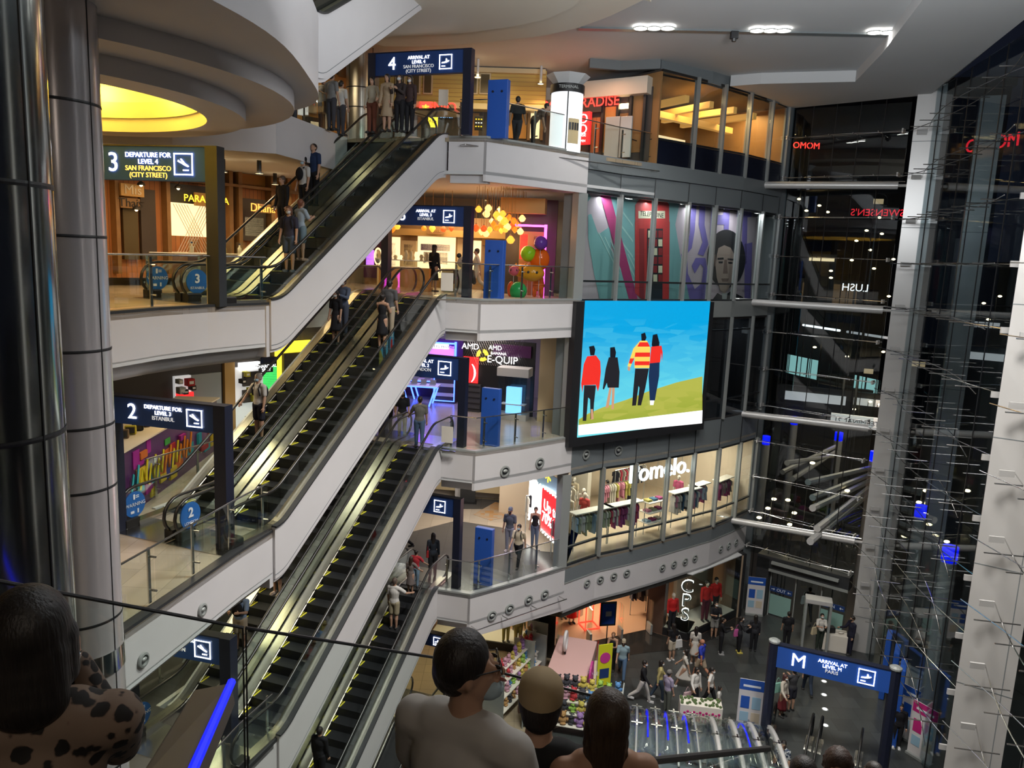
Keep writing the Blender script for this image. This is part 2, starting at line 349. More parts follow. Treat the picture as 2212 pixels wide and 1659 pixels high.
for f_ in F[1:]:
    for z0,z1 in ((8.6,9.9),(18.8,19.5)): pj.cbox((f_[0]+.01,f_[1]-.02,(z0+z1)/2),(.02,.06,z1-z0))
trim(pj,'black')
# white strip pier where landing meets facade
for z0,z1 in ((5,8.6),(10,13.65),(15,18.7)):
    trim(B().band([(2.02,27.2),(2.35,27.42)],z0,z1,.35),'frame'); z0>5 and trim(B().band([(1.55,27.9),(1.9,27.6)],z0,z1,.3),'spandrel')
# end pier of the facade
st(B().prism([(11.4,35.0),(11.9,35.4),(12.1,36.6),(11,36.6)],0,23.7).out('wall_end','spandrel'))
# floors behind the glass (shop rooms) and their ceilings
def room(z0,z1,back,fm,cm,wm,pts=F):
    off=offset(pts,back)
    if pts is F and back>3: off[0]=(1.75,33.0)
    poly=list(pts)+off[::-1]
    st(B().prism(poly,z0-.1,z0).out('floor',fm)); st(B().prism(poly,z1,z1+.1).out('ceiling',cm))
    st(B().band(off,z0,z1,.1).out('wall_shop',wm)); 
    for p,q in ((pts[0],off[0]),(pts[-1],off[-1])): st(B().band([p,q],z0,z1,.08).out('wall_shop',wm))
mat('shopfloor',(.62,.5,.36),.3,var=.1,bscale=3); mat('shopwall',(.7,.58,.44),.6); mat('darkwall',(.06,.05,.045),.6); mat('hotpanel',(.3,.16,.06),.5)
room(5.0,8.75,6.0,'shopfloor','warmwhite','shopwall')
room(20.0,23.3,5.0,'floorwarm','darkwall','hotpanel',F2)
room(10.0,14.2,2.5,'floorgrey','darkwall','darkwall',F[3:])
for p,e in (((3.6,31.2,8.6),127),((6.2,32.6,8.6),136),((8.6,34.6,8.6),136),((10.6,36.6,8.6),102)): light('AREA',p,e,(1,.86,.66),1.2)
light('AREA',(6.8,32.8,23.1),170,(1,.62,.25),1.5); light('AREA',(9.6,35.2,23.1),120,(1,.62,.25),1.5); light('AREA',(9,35,14.1),22,COOL,2)
# canopy over the ground floor shop
G=offset(F,.15)
cpz=[(2.75,3.15)]*8
bb=B(); p0=offset(F,.05); p1=offset(F,1.5)
for i in range(7): bb.hexa([(*p0[i],2.95),(*p0[i+1],2.95),(*p1[i+1],2.6),(*p1[i],2.6),(*p0[i],3.15),(*p0[i+1],3.15),(*p1[i+1],3.1),(*p1[i],3.1)])
mat('slat',(.035,.033,.03),.35,bump=.6,bscale=8); trim(bb,'slat')
st(B().prism(list(F)+offset(F,7)[::-1],3.15,3.25).out('ceiling','ceil'))
# ---------------- steel-clad columns ----------------
def column(x,y,r,z0,z1,joints,m,nm,lab,bands=(),seam=1):
    o=B().lathe([(0,z0),(r,z0),(r,z1),(0,z1)],48,(x,y,0)).out('column',m,auto=40); st(o)
    j=B()
    for z in joints: j.lathe([(r+.003,z-.02),(r+.006,z),(r+.003,z+.02)],48,(x,y,0))
    for a in (-1.15,-2.2,-.2): j.cbox((x+(r+.001)*math.cos(a),y+(r+.001)*math.sin(a),(z0+z1)/2),(.012,.012,z1-z0),a)
    j.out('panel_joint','black',o)
    for zb0,zb1,rr in bands: B().lathe([(r,zb0),(rr,zb0),(rr,zb1),(r,zb1)],48,(x,y,0)).out('collar','chrome',o,smooth=False,auto=40)
    return o
column(-6.3,10.75,.56,0,19.5,(18.2,16.46,14.9,13.82,12.9,10.9,8.5,6.3),'cladcol','','',((15.28,15.6,.52),(10.05,10.4,.575)))
column(-3.98,5.6,.57,0,19.6,(16.8,14.98,13.2,11.4),'cladcolA','','')
q_=AZ(777,200,30.5); o=column(q_.x,q_.y,.5,20,23.8,(21.6,22.3),'brushed','','')
column(-12.2,18.6,.6,0,19,(16.5,14.98,12),'brushed','','')
# ---------------- curtain wall ----------------
def pier(name,c,wd,dp,ang,z0=0,z1=23.7):
    o=T(name,'','',(*c,0),ang); del o['label'],o['category']; return o
def squarecol(c,wd,dp,ang,jz,z0=0):
    o=B().box(-wd/2,-dp/2,z0,wd/2,dp/2,23.7).out('column','column'); o.location=(*c,0); o.rotation_euler=(0,0,ang); st(o)
    j=B()
    for z in jz: j.box(-wd/2-.004,-dp/2-.004,z-.012,wd/2+.004,dp/2+.004,z+.012)
    j.box(wd*.3,-dp/2-.004,z0,wd*.3+.02,-dp/2,23.7); j.out('panel_joint','spandrel',o)
jz=[1.6+3.33*i for i in range(7)]
squarecol(C1,1.0,.9,R_(-26),jz); squarecol(C2,1.25,1.1,R_(-35),[z+.9 for z in jz])
# outside columns of the glass street front
squarecol((19.2,33.2),.9,.9,R_(-26),jz,-1); squarecol((10.6,8.2),.9,.9,R_(-20),jz)
W1=(11.75,35.4); 
def glazing(a,b,n,z0,z1,tr=True):
    for i in range(n):
        p=lerp(a,b,i/n); q=lerp(a,b,(i+1)/n); wn[0]+=1
        o=st(B().band([p,q],z0,z1,.02).out('window_%d'%wn[0],'wallglass'))
        s=B(); s.cbox((*p,(z0+z1)/2),(.025,.035,z1-z0)); 
        zz=z0
        s.out('glass_seal','black',o)
C1r=(16.1,32.15); C2r=(13.6,19.2)
glazing(W1,(15.6,32.5),5,2.9,23.5); glazing(C1r,C2r,9,0,23.5); glazing(C2r,(10.9,6),9,0,23.5)
def truss(a,b,z,n,lab,bow=.75,double=True):
    a=V((*a,z)); b=V((*b,z)); d=(b-a).normalized(); nn=V((-d.y,d.x,0)); 
    if nn.dot(-a)<0: nn=-nn
    t=T('cable_truss',lab,'truss',tuple((a+b)/2),0,'cable trusses bracing the glass street wall'); o0=(a+b)/2
    L=(b-a).length
    for s in (0,1):
        pts=[a+(b-a)*(i/12)+nn*((.12+bow*math.sin(PI*i/12)**1.0) if s==0 else (.12+bow-bow*.85*math.sin(PI*i/12)))-o0 for i in range(13)]
        B().tube(pts,.014,5).out('cable','steel',t)
    for i in range(1,n):
        p=a+(b-a)*(i/n); B().tube([p+nn*.02-o0,p+nn*(.25+bow)-o0],.018,6).out('strut','steel',t)
    for e,sg in ((a,1),(b,-1)): B().cbox(e+d*.1*sg+nn*.35-o0,(.35,.06,.16),math.atan2(nn.y,nn.x)).out('wall_bracket','column',t)
for k in range(12):
    z=3.2+1.7*k
    hh='%s'%(('lowest','second','third','fourth','fifth','sixth','seventh','eighth','ninth','tenth','eleventh','topmost')[k])
    truss(W1,(15.5,32.3),z+.15,5,'steel cable truss across the glass above the entrance doors, %s counted from the floor'%hh,.42)
    truss((15.9,31.3),(13.1,19.8),z,9,'steel cable truss on the glass between the two big piers, %s counted from the floor'%hh,.8)
    if k<9: truss((12.6,18.4),(10.9,9),z,8,'steel cable truss beyond the wider pier nearest the camera, %s counted from the floor'%hh,.8)
for k in range(4):
    z=4.9+5*k; x0=(1545,1570,1580,1600)[k]; 
    a=V((*F[6],z)); a=AZ((1535,1565,1575,1595)[k],(1160,916,661,394)[k],35.6); a.z=z; b=V((15.55,31.7,z))
    t=T('strut_tube','white horizontal steel tube from the facade to the pier, at the %s floor line'%('first','second','third','top')[k],'tube',tuple((a+b)/2),0,'white horizontal bracing tubes')
    o0=(a+b)/2; d=(b-a).normalized()
    B().tube([a+d*.5-o0,b-d*.45-o0],.15,16).out('tube','column',t,auto=50); 
    B().tube([a-o0,a+d*.25-o0,a+d*.5-o0],.05,10,r2=.15).tube([b-o0,b-d*.45-o0],.06,10).out('end_fitting','column',t)
    B().tube([a+d*.2+V((0,0,.12))-o0,b-d*.2+V((0,0,.16))-o0],.02,6).out('cable','steel',t)
# ================= escalators =================
def prof(L,Hh,eb,et):
    """profile x,z of the step line: flat, curve, incline, curve, flat"""
    pts=[(-eb,0),(0,0)]; a=math.atan2(Hh,L-1.0); r=1.0
    for i in range(1,5): t=a*i/4; pts.append((0+r*math.tan(a/2)*1.0*(i/4)*2 if 0 else r*math.sin(t),r*(1-math.cos(t))))
    x1,z1=pts[-1]; q=[(L,Hh)]
    for i in range(1,5): t=a*i/4; q.append((L-r*math.sin(t),Hh-r*(1-math.cos(t))))
    return pts+q[::-1]+[(L+et,Hh)]
def at_prof(P,x):
    for (x0,z0),(x1,z1) in zip(P,P[1:]):
        if x<=x1: return z0+(z1-z0)*(x-x0)/max(1e-6,x1-x0)
    return P[-1][1]
def strip(b,P,y0,y1,dz0,dz1):
    for (x0,z0),(x1,z1) in zip(P,P[1:]): 
        b.hexa([(x0,y0,z0+dz0),(x1,y0,z1+dz0),(x1,y1,z1+dz0),(x0,y1,z0+dz0),(x0,y0,z0+dz1),(x1,y0,z1+dz1),(x1,y1,z1+dz1),(x0,y1,z0+dz1)])
    return b
FL={}
def escalator(z0,A,Bp,Hh,w,lab,near=False,far=False,steps=True,eb=1.0,et=.9,grp='escalators between the mall floors',disc=None,discs='',smat='step'):
    L=(V(Bp)-V(A)).length; ang=math.atan2(Bp[1]-A[1],Bp[0]-A[0])
    t=T('escalator',lab,'escalator',(A[0]-math.sin(ang)*w,A[1]+math.cos(ang)*w,z0),ang,grp)
    P=prof(L,Hh,eb,et); W=1.0; y0,y1=.28,.28+W
    # steps
    if steps:
        P2=[p for p in P]; x=-.6+.15; k=0; dx=.4*math.cos(0)
        while x<L+.5:
            z=at_prof(P,x+.2); zn=at_prof(P,x-.2)
            b=B().box(x-.01,y0,z-.32,x+.4,y1,z-.02); s=b.out('step',smat,t)
            if 0<x<L-.2: B().box(x+.03,y1-.05,z-.02,x+.33,y1-.012,z-.006).out('yellow_edge','yellow',s)
            x+=.4
    else: strip(B(),P,y0,y1,-.4,-.1).out('step_band',smat,t)
    sk=B(); strip(sk,P,.02,.26,-.35,.12); strip(sk,P,y1+.02,y1+.26,-.35,.12); sk.out('skirt_deck','brushed',t,bevel=0)
    e=B(); strip(e,P,.245,.275,-.05,.06); strip(e,P,y1+.005,y1+.035,-.05,.06); e.out('skirt_edge','steel',t)
    B().box(-eb-.6,0,-.06,-.5,y1+.28,.015).out('floor_plate','steel',t); B().box(L+.45,0,-.06,L+et+.7,y1+.28,.015).out('floor_plate','steel',t)
    for yy in (.13,y1+.15):
        g=[(x,z) for x,z in P]; b=strip(B(),g,yy-.006,yy+.006,.1,.86); 
        n=14
        for sg,xe,ze in ((-1,-eb,0),(1,L+et,Hh)):
            pp=[(xe,yy-.006,ze+.12)]+[(xe+sg*.42*math.sin(PI*i/n),yy-.006,ze+.49-.37*math.cos(PI*i/n)) for i in range(n+1)]
            b.slab(pp[1:],None,(0,.012,0))
        b.out('balustrade_glass','railglass',t)
        hp=[V((-eb+.3,yy,.08))]+[V((-eb-.45*math.sin(PI*i/8),yy,.5-.41*math.cos(PI*i/8))) for i in range(9)]
        hp+=[V((x,yy,z+.91)) for x,z in P[1:-1]]
        hp+=[V((L+et+.45*math.sin(PI*i/8),yy,Hh+.5+.41*math.cos(PI*i/8))) for i in range(9)]+[V((L+et-.3,yy,Hh+.08))]
        B().tube(hp,(.04,.035),8).out('handrail','rubber',t,smooth=True)
    for yy in (.13,y1+.15): B().box(-eb-.35,yy-.12,0,-eb+.05,yy+.12,.22).out('newel_box','rubber',t,bevel=.03)
    if near:
        c=B(); strip(c,P[1:-1],-.06,0.02,-1.12,.13); c.out('side_cladding','white',t)
        c=B(); strip(c,P[1:-1],-.10,0.04,.12,.16); c.out('cladding_cap','darkframe',t)
        u=B(); strip(u,P[1:-1],-.02,3.1,-1.2,-1.12); u.out('underside','white',t)
        ln=B(); strip(ln,P[1:-1],-.066,-.06,-1.02,-1.005); ln.out('cladding_joint','spandrel',t)
    if far:
        c=B(); strip(c,P[1:-1],y1+.26,y1+.32,-1.12,.12); c.out('side_cladding','white',t)
    if disc:
        yy=y1+.15 if disc[0]=='w' else .13
        kx=-eb-.02; d=B().lathe([(0,-.012),(.3,-.012),(.3,.012),(0,.012)],24); d.rot(0,PI/2,'X'); me=d.mesh('d'); me.transform(Matrix.Translation((kx,yy-.02,.5)))
        o=obj('round_sticker',me,'bluesticker',t)
        if discs[0]=='w':
            text('WARNING',kx,yy-.045,.5,.12,'stickerwhite',o,ext=.002); B().cbox((kx-.02,yy-.04,.68),(.05,.004,.12)).cbox((kx+.07,yy-.04,.7),(.09,.004,.02)).cbox((kx+.07,yy-.04,.66),(.09,.004,.02)).cbox((kx-.08,yy-.04,.33),(.1,.004,.06)).cbox((kx+.08,yy-.04,.34),(.04,.004,.1)).out('pictogram','stickerwhite',o)
        else:
            a,bq=discs.split('|'); text(a,kx,yy-.045,.56,.3,'stickerwhite',o,ext=.002,bold=.01); text(bq,kx,yy-.045,.34,.09,'stickerwhite',o,ext=.002)
    return t,P,L,ang
mat('bluesticker',(.02,.13,.42),.4); mat('stickerwhite',(.8,.85,.9),.4)
flights=[('from third to fourth floor',15,CA[3],(-2.4,25.1),5,'3|ISTANBUL'),('from second to third floor',10,CA[2],CB,5,'2|LONDON'),('from first to second floor',5,CA[1],CB,5,'1|PARIS'),('from ground to first floor',0,(-5.1,16.4),CB,5,'M|PARIS'),('from basement up to ground floor',-5,(-5.1,16.4),CB,5,'M|PARIS')]
FLI={}
for nm,z0,A,Bq,Hh,ds in flights:
    low=z0<0
    a=escalator(z0,A,Bq,Hh,0,'escalator %s, lane beside the white side panel'%nm,near=True,steps=z0>=0,disc=None if low else 'w',discs=ds)
    escalator(z0,A,Bq,Hh,1.6,'escalator %s, inner lane away from the white side panel'%nm,far=True,steps=z0>=0,disc=None if low else 'w',discs='warn')
    FLI[z0]=(A,Bq,a[1],a[2],a[3])
t=escalator(20.95,(-4.25,16.3),(-2.3,24.9),4.55,0,'escalator climbing above the fourth floor, seen only as a white underside',near=True,steps=False,eb=.2)
def onesc(z0,x,y,lane,up=0):        # standing place on a flight under a pixel: centre line of a lane
    A,Bq,P,L,ang=FLI[z0]; w=.78+1.6*lane; n=V((-math.sin(ang),math.cos(ang))); a=V(A)+n*w; b=V(Bq)+n*w
    p=WP(x,y,a,b); s=(p.xy-a).dot((b-a).normalized()); s=round((s-.15)/.4)*.4+.15; q=a+(b-a).normalized()*s
    return V((q.x,q.y,z0+at_prof(P,s)-.012 if -.9<s<L+.9 else z0)),ang
# ================= glass guards =================
def guard(pts,z,lab,gap=0,post=1.45,h=1.08,grp='glass guards along the landings'):
    c=pts[len(pts)//2]; t=T('glass_railing',lab,'railing',(c[0],c[1],z),0,grp); o0=V((c[0],c[1],0))
    P=[V((p[0]-c[0],p[1]-c[1],0)) for p in pts]
    tot=sum((b-a).length for a,b in zip(P,P[1:])); n=max(1,round(tot/post)); S=[]
    def pa(s):
        for a,b in zip(P,P[1:]):
            l=(b-a).length
            if s<=l+1e-6: return a+(b-a)*(s/l),(b-a).normalized()
            s-=l
        return P[-1],(P[-1]-P[-2]).normalized()
    for i in range(n):
        s0=tot*i/n+.015; s1=tot*(i+1)/n-.015; q=[pa(s0)[0]]; acc=0
        for a,b in zip(P,P[1:]):
            acc+=(b-a).length
            if s0<acc<s1: q.append(b)
        q.append(pa(s1)[0]); g=B().band([x.xy for x in q],.05,h,.012); g.out('glass_panel','railglass',t)
    for i in range(n+1):
        p,d=pa(tot*i/n if i<n else tot-.03); nn=V((-d.y,d.x,0)); 
        k=B().cbox(p+nn*.12+V((0,0,h/2-.02)),(.07,.025,h-.04),math.atan2(d.y,d.x)).tube([p-nn*.03+V((0,0,h-.2)),p+nn*.12+V((0,0,h-.2))],.02,6).tube([p-nn*.03+V((0,0,.25)),p+nn*.12+V((0,0,.25))],.02,6)
        k.out('post','steel',t)
    B().tube([p+V((0,0,h+.01)) for p in P],.02,8).out('top_rail','steel',t)
    return t
nth={1:'first',2:'second',3:'third',4:'fourth'}
for k in (1,2,3,4):
    z=5*k; e=[(x,y) for x,y in offset(RE,.1)]; e=[lerp(e[0],e[1],.25)]+e[1:]
    if k==4: e=e+[(3.4,28.6),(4.8,29.7)]
    guard(e,z+.06,'glass guard round the landing beside the blue panel, %s floor'%nth[k])
    if k<4: guard([(x,y) for x,y in offset(LE[k],.12)][1 if k==3 else 2:],z+.06,'glass guard on the landing beside the steel column, %s floor'%nth[k])
guard([(-11,21.5),(-6.9,21.7),(-6.0,25.2)],20.03,'glass guard across the void in front of the bright food shop')
for k in (1,2,3):
    A=CA[k]; n=nrm(A,CB)*3.75; guard([(A[0]+n.x-.5,A[1]+n.y-.6),(A[0]*.45+CB[0]*.55+n.x,A[1]*.45+CB[1]*.55+n.y)],5*k+.03,'glass guard behind the far side of the escalators, %s floor'%nth[k])
# thin handrail bars on brackets on the fascias
for z,a,b in ((3.95,(-1.0,24.45),(2.2,27.15)),(19.75,(-1.9,24.65),(4.9,29.4))):
    t=T('rail_bar','thin steel bar on brackets fixed to the white fascia, %s'%('below the first floor' if z<9 else 'below the fourth floor'),'bar',(a[0],a[1],z)); L=V((b[0]-a[0],b[1]-a[1],0)); n=V((L.y,-L.x,0)).normalized()
    B().tube([n*.28,L+n*.28],.022,8).out('bar','steel',t); k=B()
    for i in range(4): k.tube([L*(i/3)*.98+n*-.05,L*(i/3)*.98+n*.28],.02,6)
    k.out('bracket','steel',t)
# round vents in the fascias
def vent(p,n,r,lab,g='round air vents in the white fascia'):
    t=T('air_vent',lab,'vent',p,math.atan2(n.y,n.x)+PI/2,g)
    b=B().lathe([(r,0),(r,.04),(r*.72,.05),(r*.62,-.02)],24); b.rot(0,PI/2,'X'); b.out('rim','frame',t,smooth=False,auto=40)
    b=B().lathe([(0,.0),(r*.62,.0),(r*.62,.01),(0,.01)],16); b.rot(0,PI/2,'X'); b.out('opening','darkframe',t)
    b=B().ball((0,-.03,r*.1),r*.5,(1,.5,.6)); b.out('nozzle','frame',t,smooth=True)
def ventwall(a,b,x,y,r,lab):
    p=onwall(a,b,x,y,.0); n=V((b[1]-a[1],-(b[0]-a[0]),0)).normalized(); 
    if n.dot(V((p.x,p.y,0)))>0: n=-n
    vent(p+n*.01,n,r,lab)
vs=[(1062,1330,'leftmost of the row'),(1100,1315,'second in the row'),(1141,1296,'third in the row'),(1176,1284,'fourth in the row')]
seg=lambda x:(RE[1],RE[2]) if x<1120 else (RE[2],RE[3])
for x,y,l in vs: ventwall(*seg(x),x,y,.19,'round vent in the white fascia under the first floor guard, %s'%l)
def fseg(x,z=4):
    for i in range(7):
        p=WP(x,1230 if z<6 else 985,F[i],F[i+1]); s=(p.xy-V(F[i])).dot((V(F[i+1])-V(F[i])).normalized())
        if s<=(V(F[i+1])-V(F[i])).length: return F[i],F[i+1]
    return F[6],F[7]
for i,(x,y) in enumerate([(1267,1260),(1296,1252),(1325,1245),(1353,1238),(1430,1226),(1455,1219),(1479,1213),(1500,1206),(1556,1186),(1573,1179),(1589,1172)]):
    ventwall(*fseg(x),x,y,.17,'round vent in the white band under the clothes shop windows, number %s from the landing'%('one','two','three','four','five','six','seven','eight','nine','ten','eleven')[i])
for x,y,l in ((1090,1018,'nearest the escalator'),(1165,1000,'farther along the fascia')): ventwall(*seg(x),x,y,.2,'round vent in the second floor landing fascia, %s'%l)
for x,y,l in ((1265,982,'under the lit corner of the big screen'),(1335,973,'farther along under the big screen')): ventwall(*fseg(x,9),x,y,.19,'round vent in the dark band %s'%l)
for x,y,a,b,l in ((435,1317,LE[2][3],LE[2][4],'nearer the escalator foot'),(307,1425,LE[2][2],LE[2][3],'nearer the steel column')): ventwall(a,b,x,y,.13,'round vent in the second floor landing fascia, %s'%l)
# ================= people =================
def cm(c,rough=.8):
    n='c%02x%02x%02x'%tuple(int(255*min(1,max(0,x))) for x in c); return mat(n,c,rough,spec=.25) and n
SK=[(.42,.25,.17),(.5,.31,.21),(.34,.19,.12)]
def cap(b,p,q,r1,r2,n=10,sx=1,sy=1):
    p,q=V(p),V(q); b.tube([p,q],(r1*sx,r1*sy) if 0 else r1,n,True,r2); b.ball(p,r1,(1,1,1),n); b.ball(q,r2,(1,1,1),n); return b
def vox(o,v,it=3,f=.5):
    if v<.01: it*=5
    m=o.modifiers.new('remesh','REMESH'); m.mode='VOXEL'; m.voxel_size=v; m.use_smooth_shade=True
    if it: s=o.modifiers.new('smooth','SMOOTH'); s.iterations=it; s.factor=f
    return o
def skel(h,g,pose):
    P=dict(stride=0,kb=0,la=.05,le=.2,ra=.05,re=.2,lab=.12,rab=.12,lin=0,rin=0,lean=0,hy=0,hp=0,stance=.0); P.update(pose)
    J={}; sw=.108 if g=='m' else .095; hw=.052
    J['pel']=V((0,0,.53*h)); lean=P['lean']
    def up(p): # lean the upper body forward (towards +y)
        p=V(p); d=p-J['pel']; return J['pel']+V((d.x,d.y*math.cos(lean)+d.z*math.sin(lean),d.z*math.cos(lean)-d.y*math.sin(lean)))
    J['up']=up
    J['waist']=up((0,0,.61*h)); J['chest']=up((0,0,.725*h)); J['neck']=up((0,.002*h,.835*h)); J['hd']=up((0,.012*h,.925*h))
    for s,k in ((-1,'l'),(1,'r')):
        J[k+'hip']=V((s*hw*h,0,.515*h)); st_=P['stride']*(1 if k=='l' else -1); kb=P['kb'] if (k=='r') else P['kb']*.25
        a=st_; th=V((s*P['stance'],math.sin(a),-math.cos(a))).normalized(); J[k+'kn']=J[k+'hip']+th*.243*h
        a2=a-kb; sh=V((s*P['stance']*.6,math.sin(a2),-math.cos(a2))).normalized(); J[k+'an']=J[k+'kn']+sh*.235*h
        fa=0 if not kb>.5 else -kb*.6; J[k+'toe']=J[k+'an']+V((s*.012*h,.085*h*math.cos(fa),-.025*h+.085*h*math.sin(fa))); J[k+'heel']=J[k+'an']+V((0,-.022*h,-.02*h))
        sh0=up((s*sw*h,0,.80*h)); J[k+'sh']=sh0
        ar,el,ab,inn=P[k+'a'],P[k+'e'],P[k+'ab'],P[k+'in']
        d=V((s*math.sin(ab),math.sin(ar)*math.cos(ab),-math.cos(ar)*math.cos(ab))).normalized(); J[k+'el']=sh0+d*.165*h
        a3=ar+el; d2=V((s*math.sin(ab)*.6-s*math.sin(inn),math.sin(a3),-math.cos(a3))).normalized(); J[k+'wr']=J[k+'el']+d2*.15*h; J[k+'hdir']=d2
    lo=min(J['lan'].z,J['ran'].z)-.038*h
    for k in J:
        if k!='up' and k[1:]!='hdir' and hasattr(J[k],'z'): J[k]=J[k]-V((0,0,lo))
    J['lo']=lo; J['P']=P; return J
def hand(b,w,d,side,h,curl=.5,grip=V((0,0,0))):
    """palm with four unequal bent fingers and a thumb leaving the side of the palm"""
    d=d.normalized(); o=V((1,0,0)) if abs(d.x)<.8 else V((0,1,0)); t=d.cross(o).normalized()   # t: across the palm
    nrm_=t.cross(d).normalized(); 
    pl=.052*h; b.ball(w+d*pl*.5,.024*h,(1,1,1),8); cap(b,w+d*.2*pl,w+d*pl,.014*h,.018*h,8)
    bend=V((-side,0,0)) if abs(d.x)<.8 else V((0,0,-1)); bend=(bend-d*bend.dot(d)).normalized(); wd=bend.cross(d).normalized()
    for i,(off,ln) in enumerate(((-.017,.036),(-.006,.041),(.006,.038),(.017,.030))):
        p0=w+d*pl*.95+wd*off*h; p1=p0+(d*math.cos(curl*.6)+bend*math.sin(curl*.6))*ln*.5*h; p2=p1+(d*math.cos(curl*1.5)+bend*math.sin(curl*1.5))*ln*.5*h
        cap(b,p0,p1,.0062*h,.0056*h,6); cap(b,p1,p2,.0056*h,.0048*h,6)
    q0=w+d*pl*.3+wd*.014*h; q1=q0+(wd*.75+d*.6+bend*.2)*.024*h; cap(b,q0,q1,.0075*h,.0062*h,6); cap(b,q1,q1+(d*.8+wd*.25+bend*.35)*.02*h,.0062*h,.0052*h,6)
def person(label,loc,face,h=1.66,g='m',pose={},top=(.1,.1,.1),bot=(.03,.03,.04),style='pants',sleeve='short',hair='short',hc=(.012,.009,.008),sk=0,mask=None,shoe=(.03,.03,.03),hat=None,pack=None,group=None,name='person',skin=None,v=.0125,cat='person',extra=None,hatback=False,prn=None):
    """face: world direction angle in degrees the person looks/walks towards"""
    J=skel(h,g,pose); P=J['P']; t=T(name,label,cat,tuple(loc),R_(face-90),group)
    skm=cm(skin or SK[sk],.55)
    b=B(); w=1 if g=='m' else .9
    b.ball(J['pel']-V((0,0,0)) if 0 else V((0,0,.53*h-J['lo'])),.085*h,(w*1.02,.68,.75),14)
    lo=V((0,0,J['lo']))
    tors=[(V((0,0,.55*h))-lo,.083*h),(J['waist'],.072*h if g=='m' else .062*h),(J['chest'],.088*h if g=='m' else .078*h)]
    def torso(b,infl=1.0,shl=True):
        for c,r in tors: b.ball(c,r*infl,(1.08*w,.72,1.05),14)
        up=J['chest']-J['waist']
        for k in range(1,5): c=J['waist'].lerp(J['chest'],k/5); r=tors[1][1]+(tors[2][1]-tors[1][1])*k/5; b.ball(c,r*infl,(1.06*w,.72,.8),14)
        for k in range(1,4): c=(V((0,0,.55*h))-lo).lerp(J['waist'],k/4); b.ball(c,(tors[0][1]+(tors[1][1]-tors[0][1])*k/4)*infl,(1.06*w,.72,.8),14)
        if not shl: return b
        cap(b,J['lsh'],J['rsh'],.036*h*infl,.036*h*infl); cap(b,J['lsh'].lerp(J['rsh'],.25)+V((0,0,.012*h)),J['rsh'].lerp(J['lsh'],.25)+V((0,0,.012*h)),.038*h*infl,.038*h*infl)
        return b
    torso(b)
    cap(b,J['neck']-V((0,0,.04*h)),J['hd']-V((0,0,.02*h)),.034*h if g=='m' else .029*h,.03*h if g=='m' else .026*h)
    # head with jaw, nose, ears, turned on the neck
    hm=Matrix.Rotation(P['hy'],3,'Z')@Matrix.Rotation(-P['hp'],3,'X'); hc0=J['hd']
    def hp_(x,y,z): return hc0+hm@V((x*h,y*h,z*h))
    k0=len(b.b.verts); hb=B(); 
    for c,r,s in (((0,-.006,.012),.053,(.86,1.08,1.02)),((0,.012,-.022),.04,(.84,.95,1.1)),((0,.02,-.045),.022,(1.1,1,.9))): b.ball(hp_(*c),r*h,s,14)
    hb.b.free()
    cap(b,hp_(0,.052,.002),hp_(0,.063,-.016),.006*h,.009*h,6)
    for s in (-1,1): b.ball(hp_(s*.047,-.004,-.008),.013*h,(.4,.8,1.2),6); b.ball(hp_(s*.02,.043,.004),.011*h,(1.2,.7,.8),6)
    cap(b,hp_(-.012,.053,-.03),hp_(.012,.053,-.03),.005*h,.005*h,6)
    for s,k in ((-1,'l'),(1,'r')):
        cap(b,J[k+'hip'],J[k+'kn'],.054*h,.034*h); cap(b,J[k+'kn'],J[k+'kn'].lerp(J[k+'an'],.3),.034*h,.034*h); cap(b,J[k+'kn'].lerp(J[k+'an'],.3)-V((0,.006*h,0)),J[k+'an'],.033*h,.02*h)
        cap(b,J[k+'heel'],J[k+'toe'],.018*h,.015*h)
        cap(b,J[k+'sh'],J[k+'el'],.031*h,.024*h); cap(b,J[k+'el'],J[k+'wr'],.025*h,.016*h); hand(b,J[k+'wr'],J[k+'hdir'],s,h,.55)
    body=vox(b.out('body',skm,t),v,2); 
    for s in (-1,1): B().ball(hp_(s*.021,.0515,.006),.0052*h,(1.5,.7,.8),8).out('eye',cm((.02,.015,.012),.2),t,smooth=True)
    if not mask: B().ball(hp_(0,.0585,-.031),.008*h,(1.7,.5,.45),8).out('mouth',cm((.3,.1,.09)),t,smooth=True)
    # clothes
    tm=cm(top); bmn=cm(bot)
    inf=1.13
    if style!='none':
        b=torso(B(),inf,sleeve!='none')
        if sleeve=='none':
            for s in (-1,1): cap(b,J['chest']+V((s*.045*h,-.02*h,.06*h)),J['neck']+V((s*.05*h,0,-.03*h)),.02*h,.012*h)
        b.ball(V((0,0,.53*h))-lo,.09*h,(1.08*w,.76,.85),14)
        for s,k in ((-1,'l'),(1,'r')):
            if sleeve in('short','long'): cap(b,J[k+'sh'],J[k+'sh'].lerp(J[k+'el'],.72 if sleeve=='short' else 1),.04*h,.037*h if sleeve=='short' else .032*h)
            if sleeve=='long': cap(b,J[k+'el'],J[k+'el'].lerp(J[k+'wr'],.93),.032*h,.024*h)
        tp=vox(b.out('dress' if style=='dress' else 'shirt',prn or tm,t),v*1.15,4)
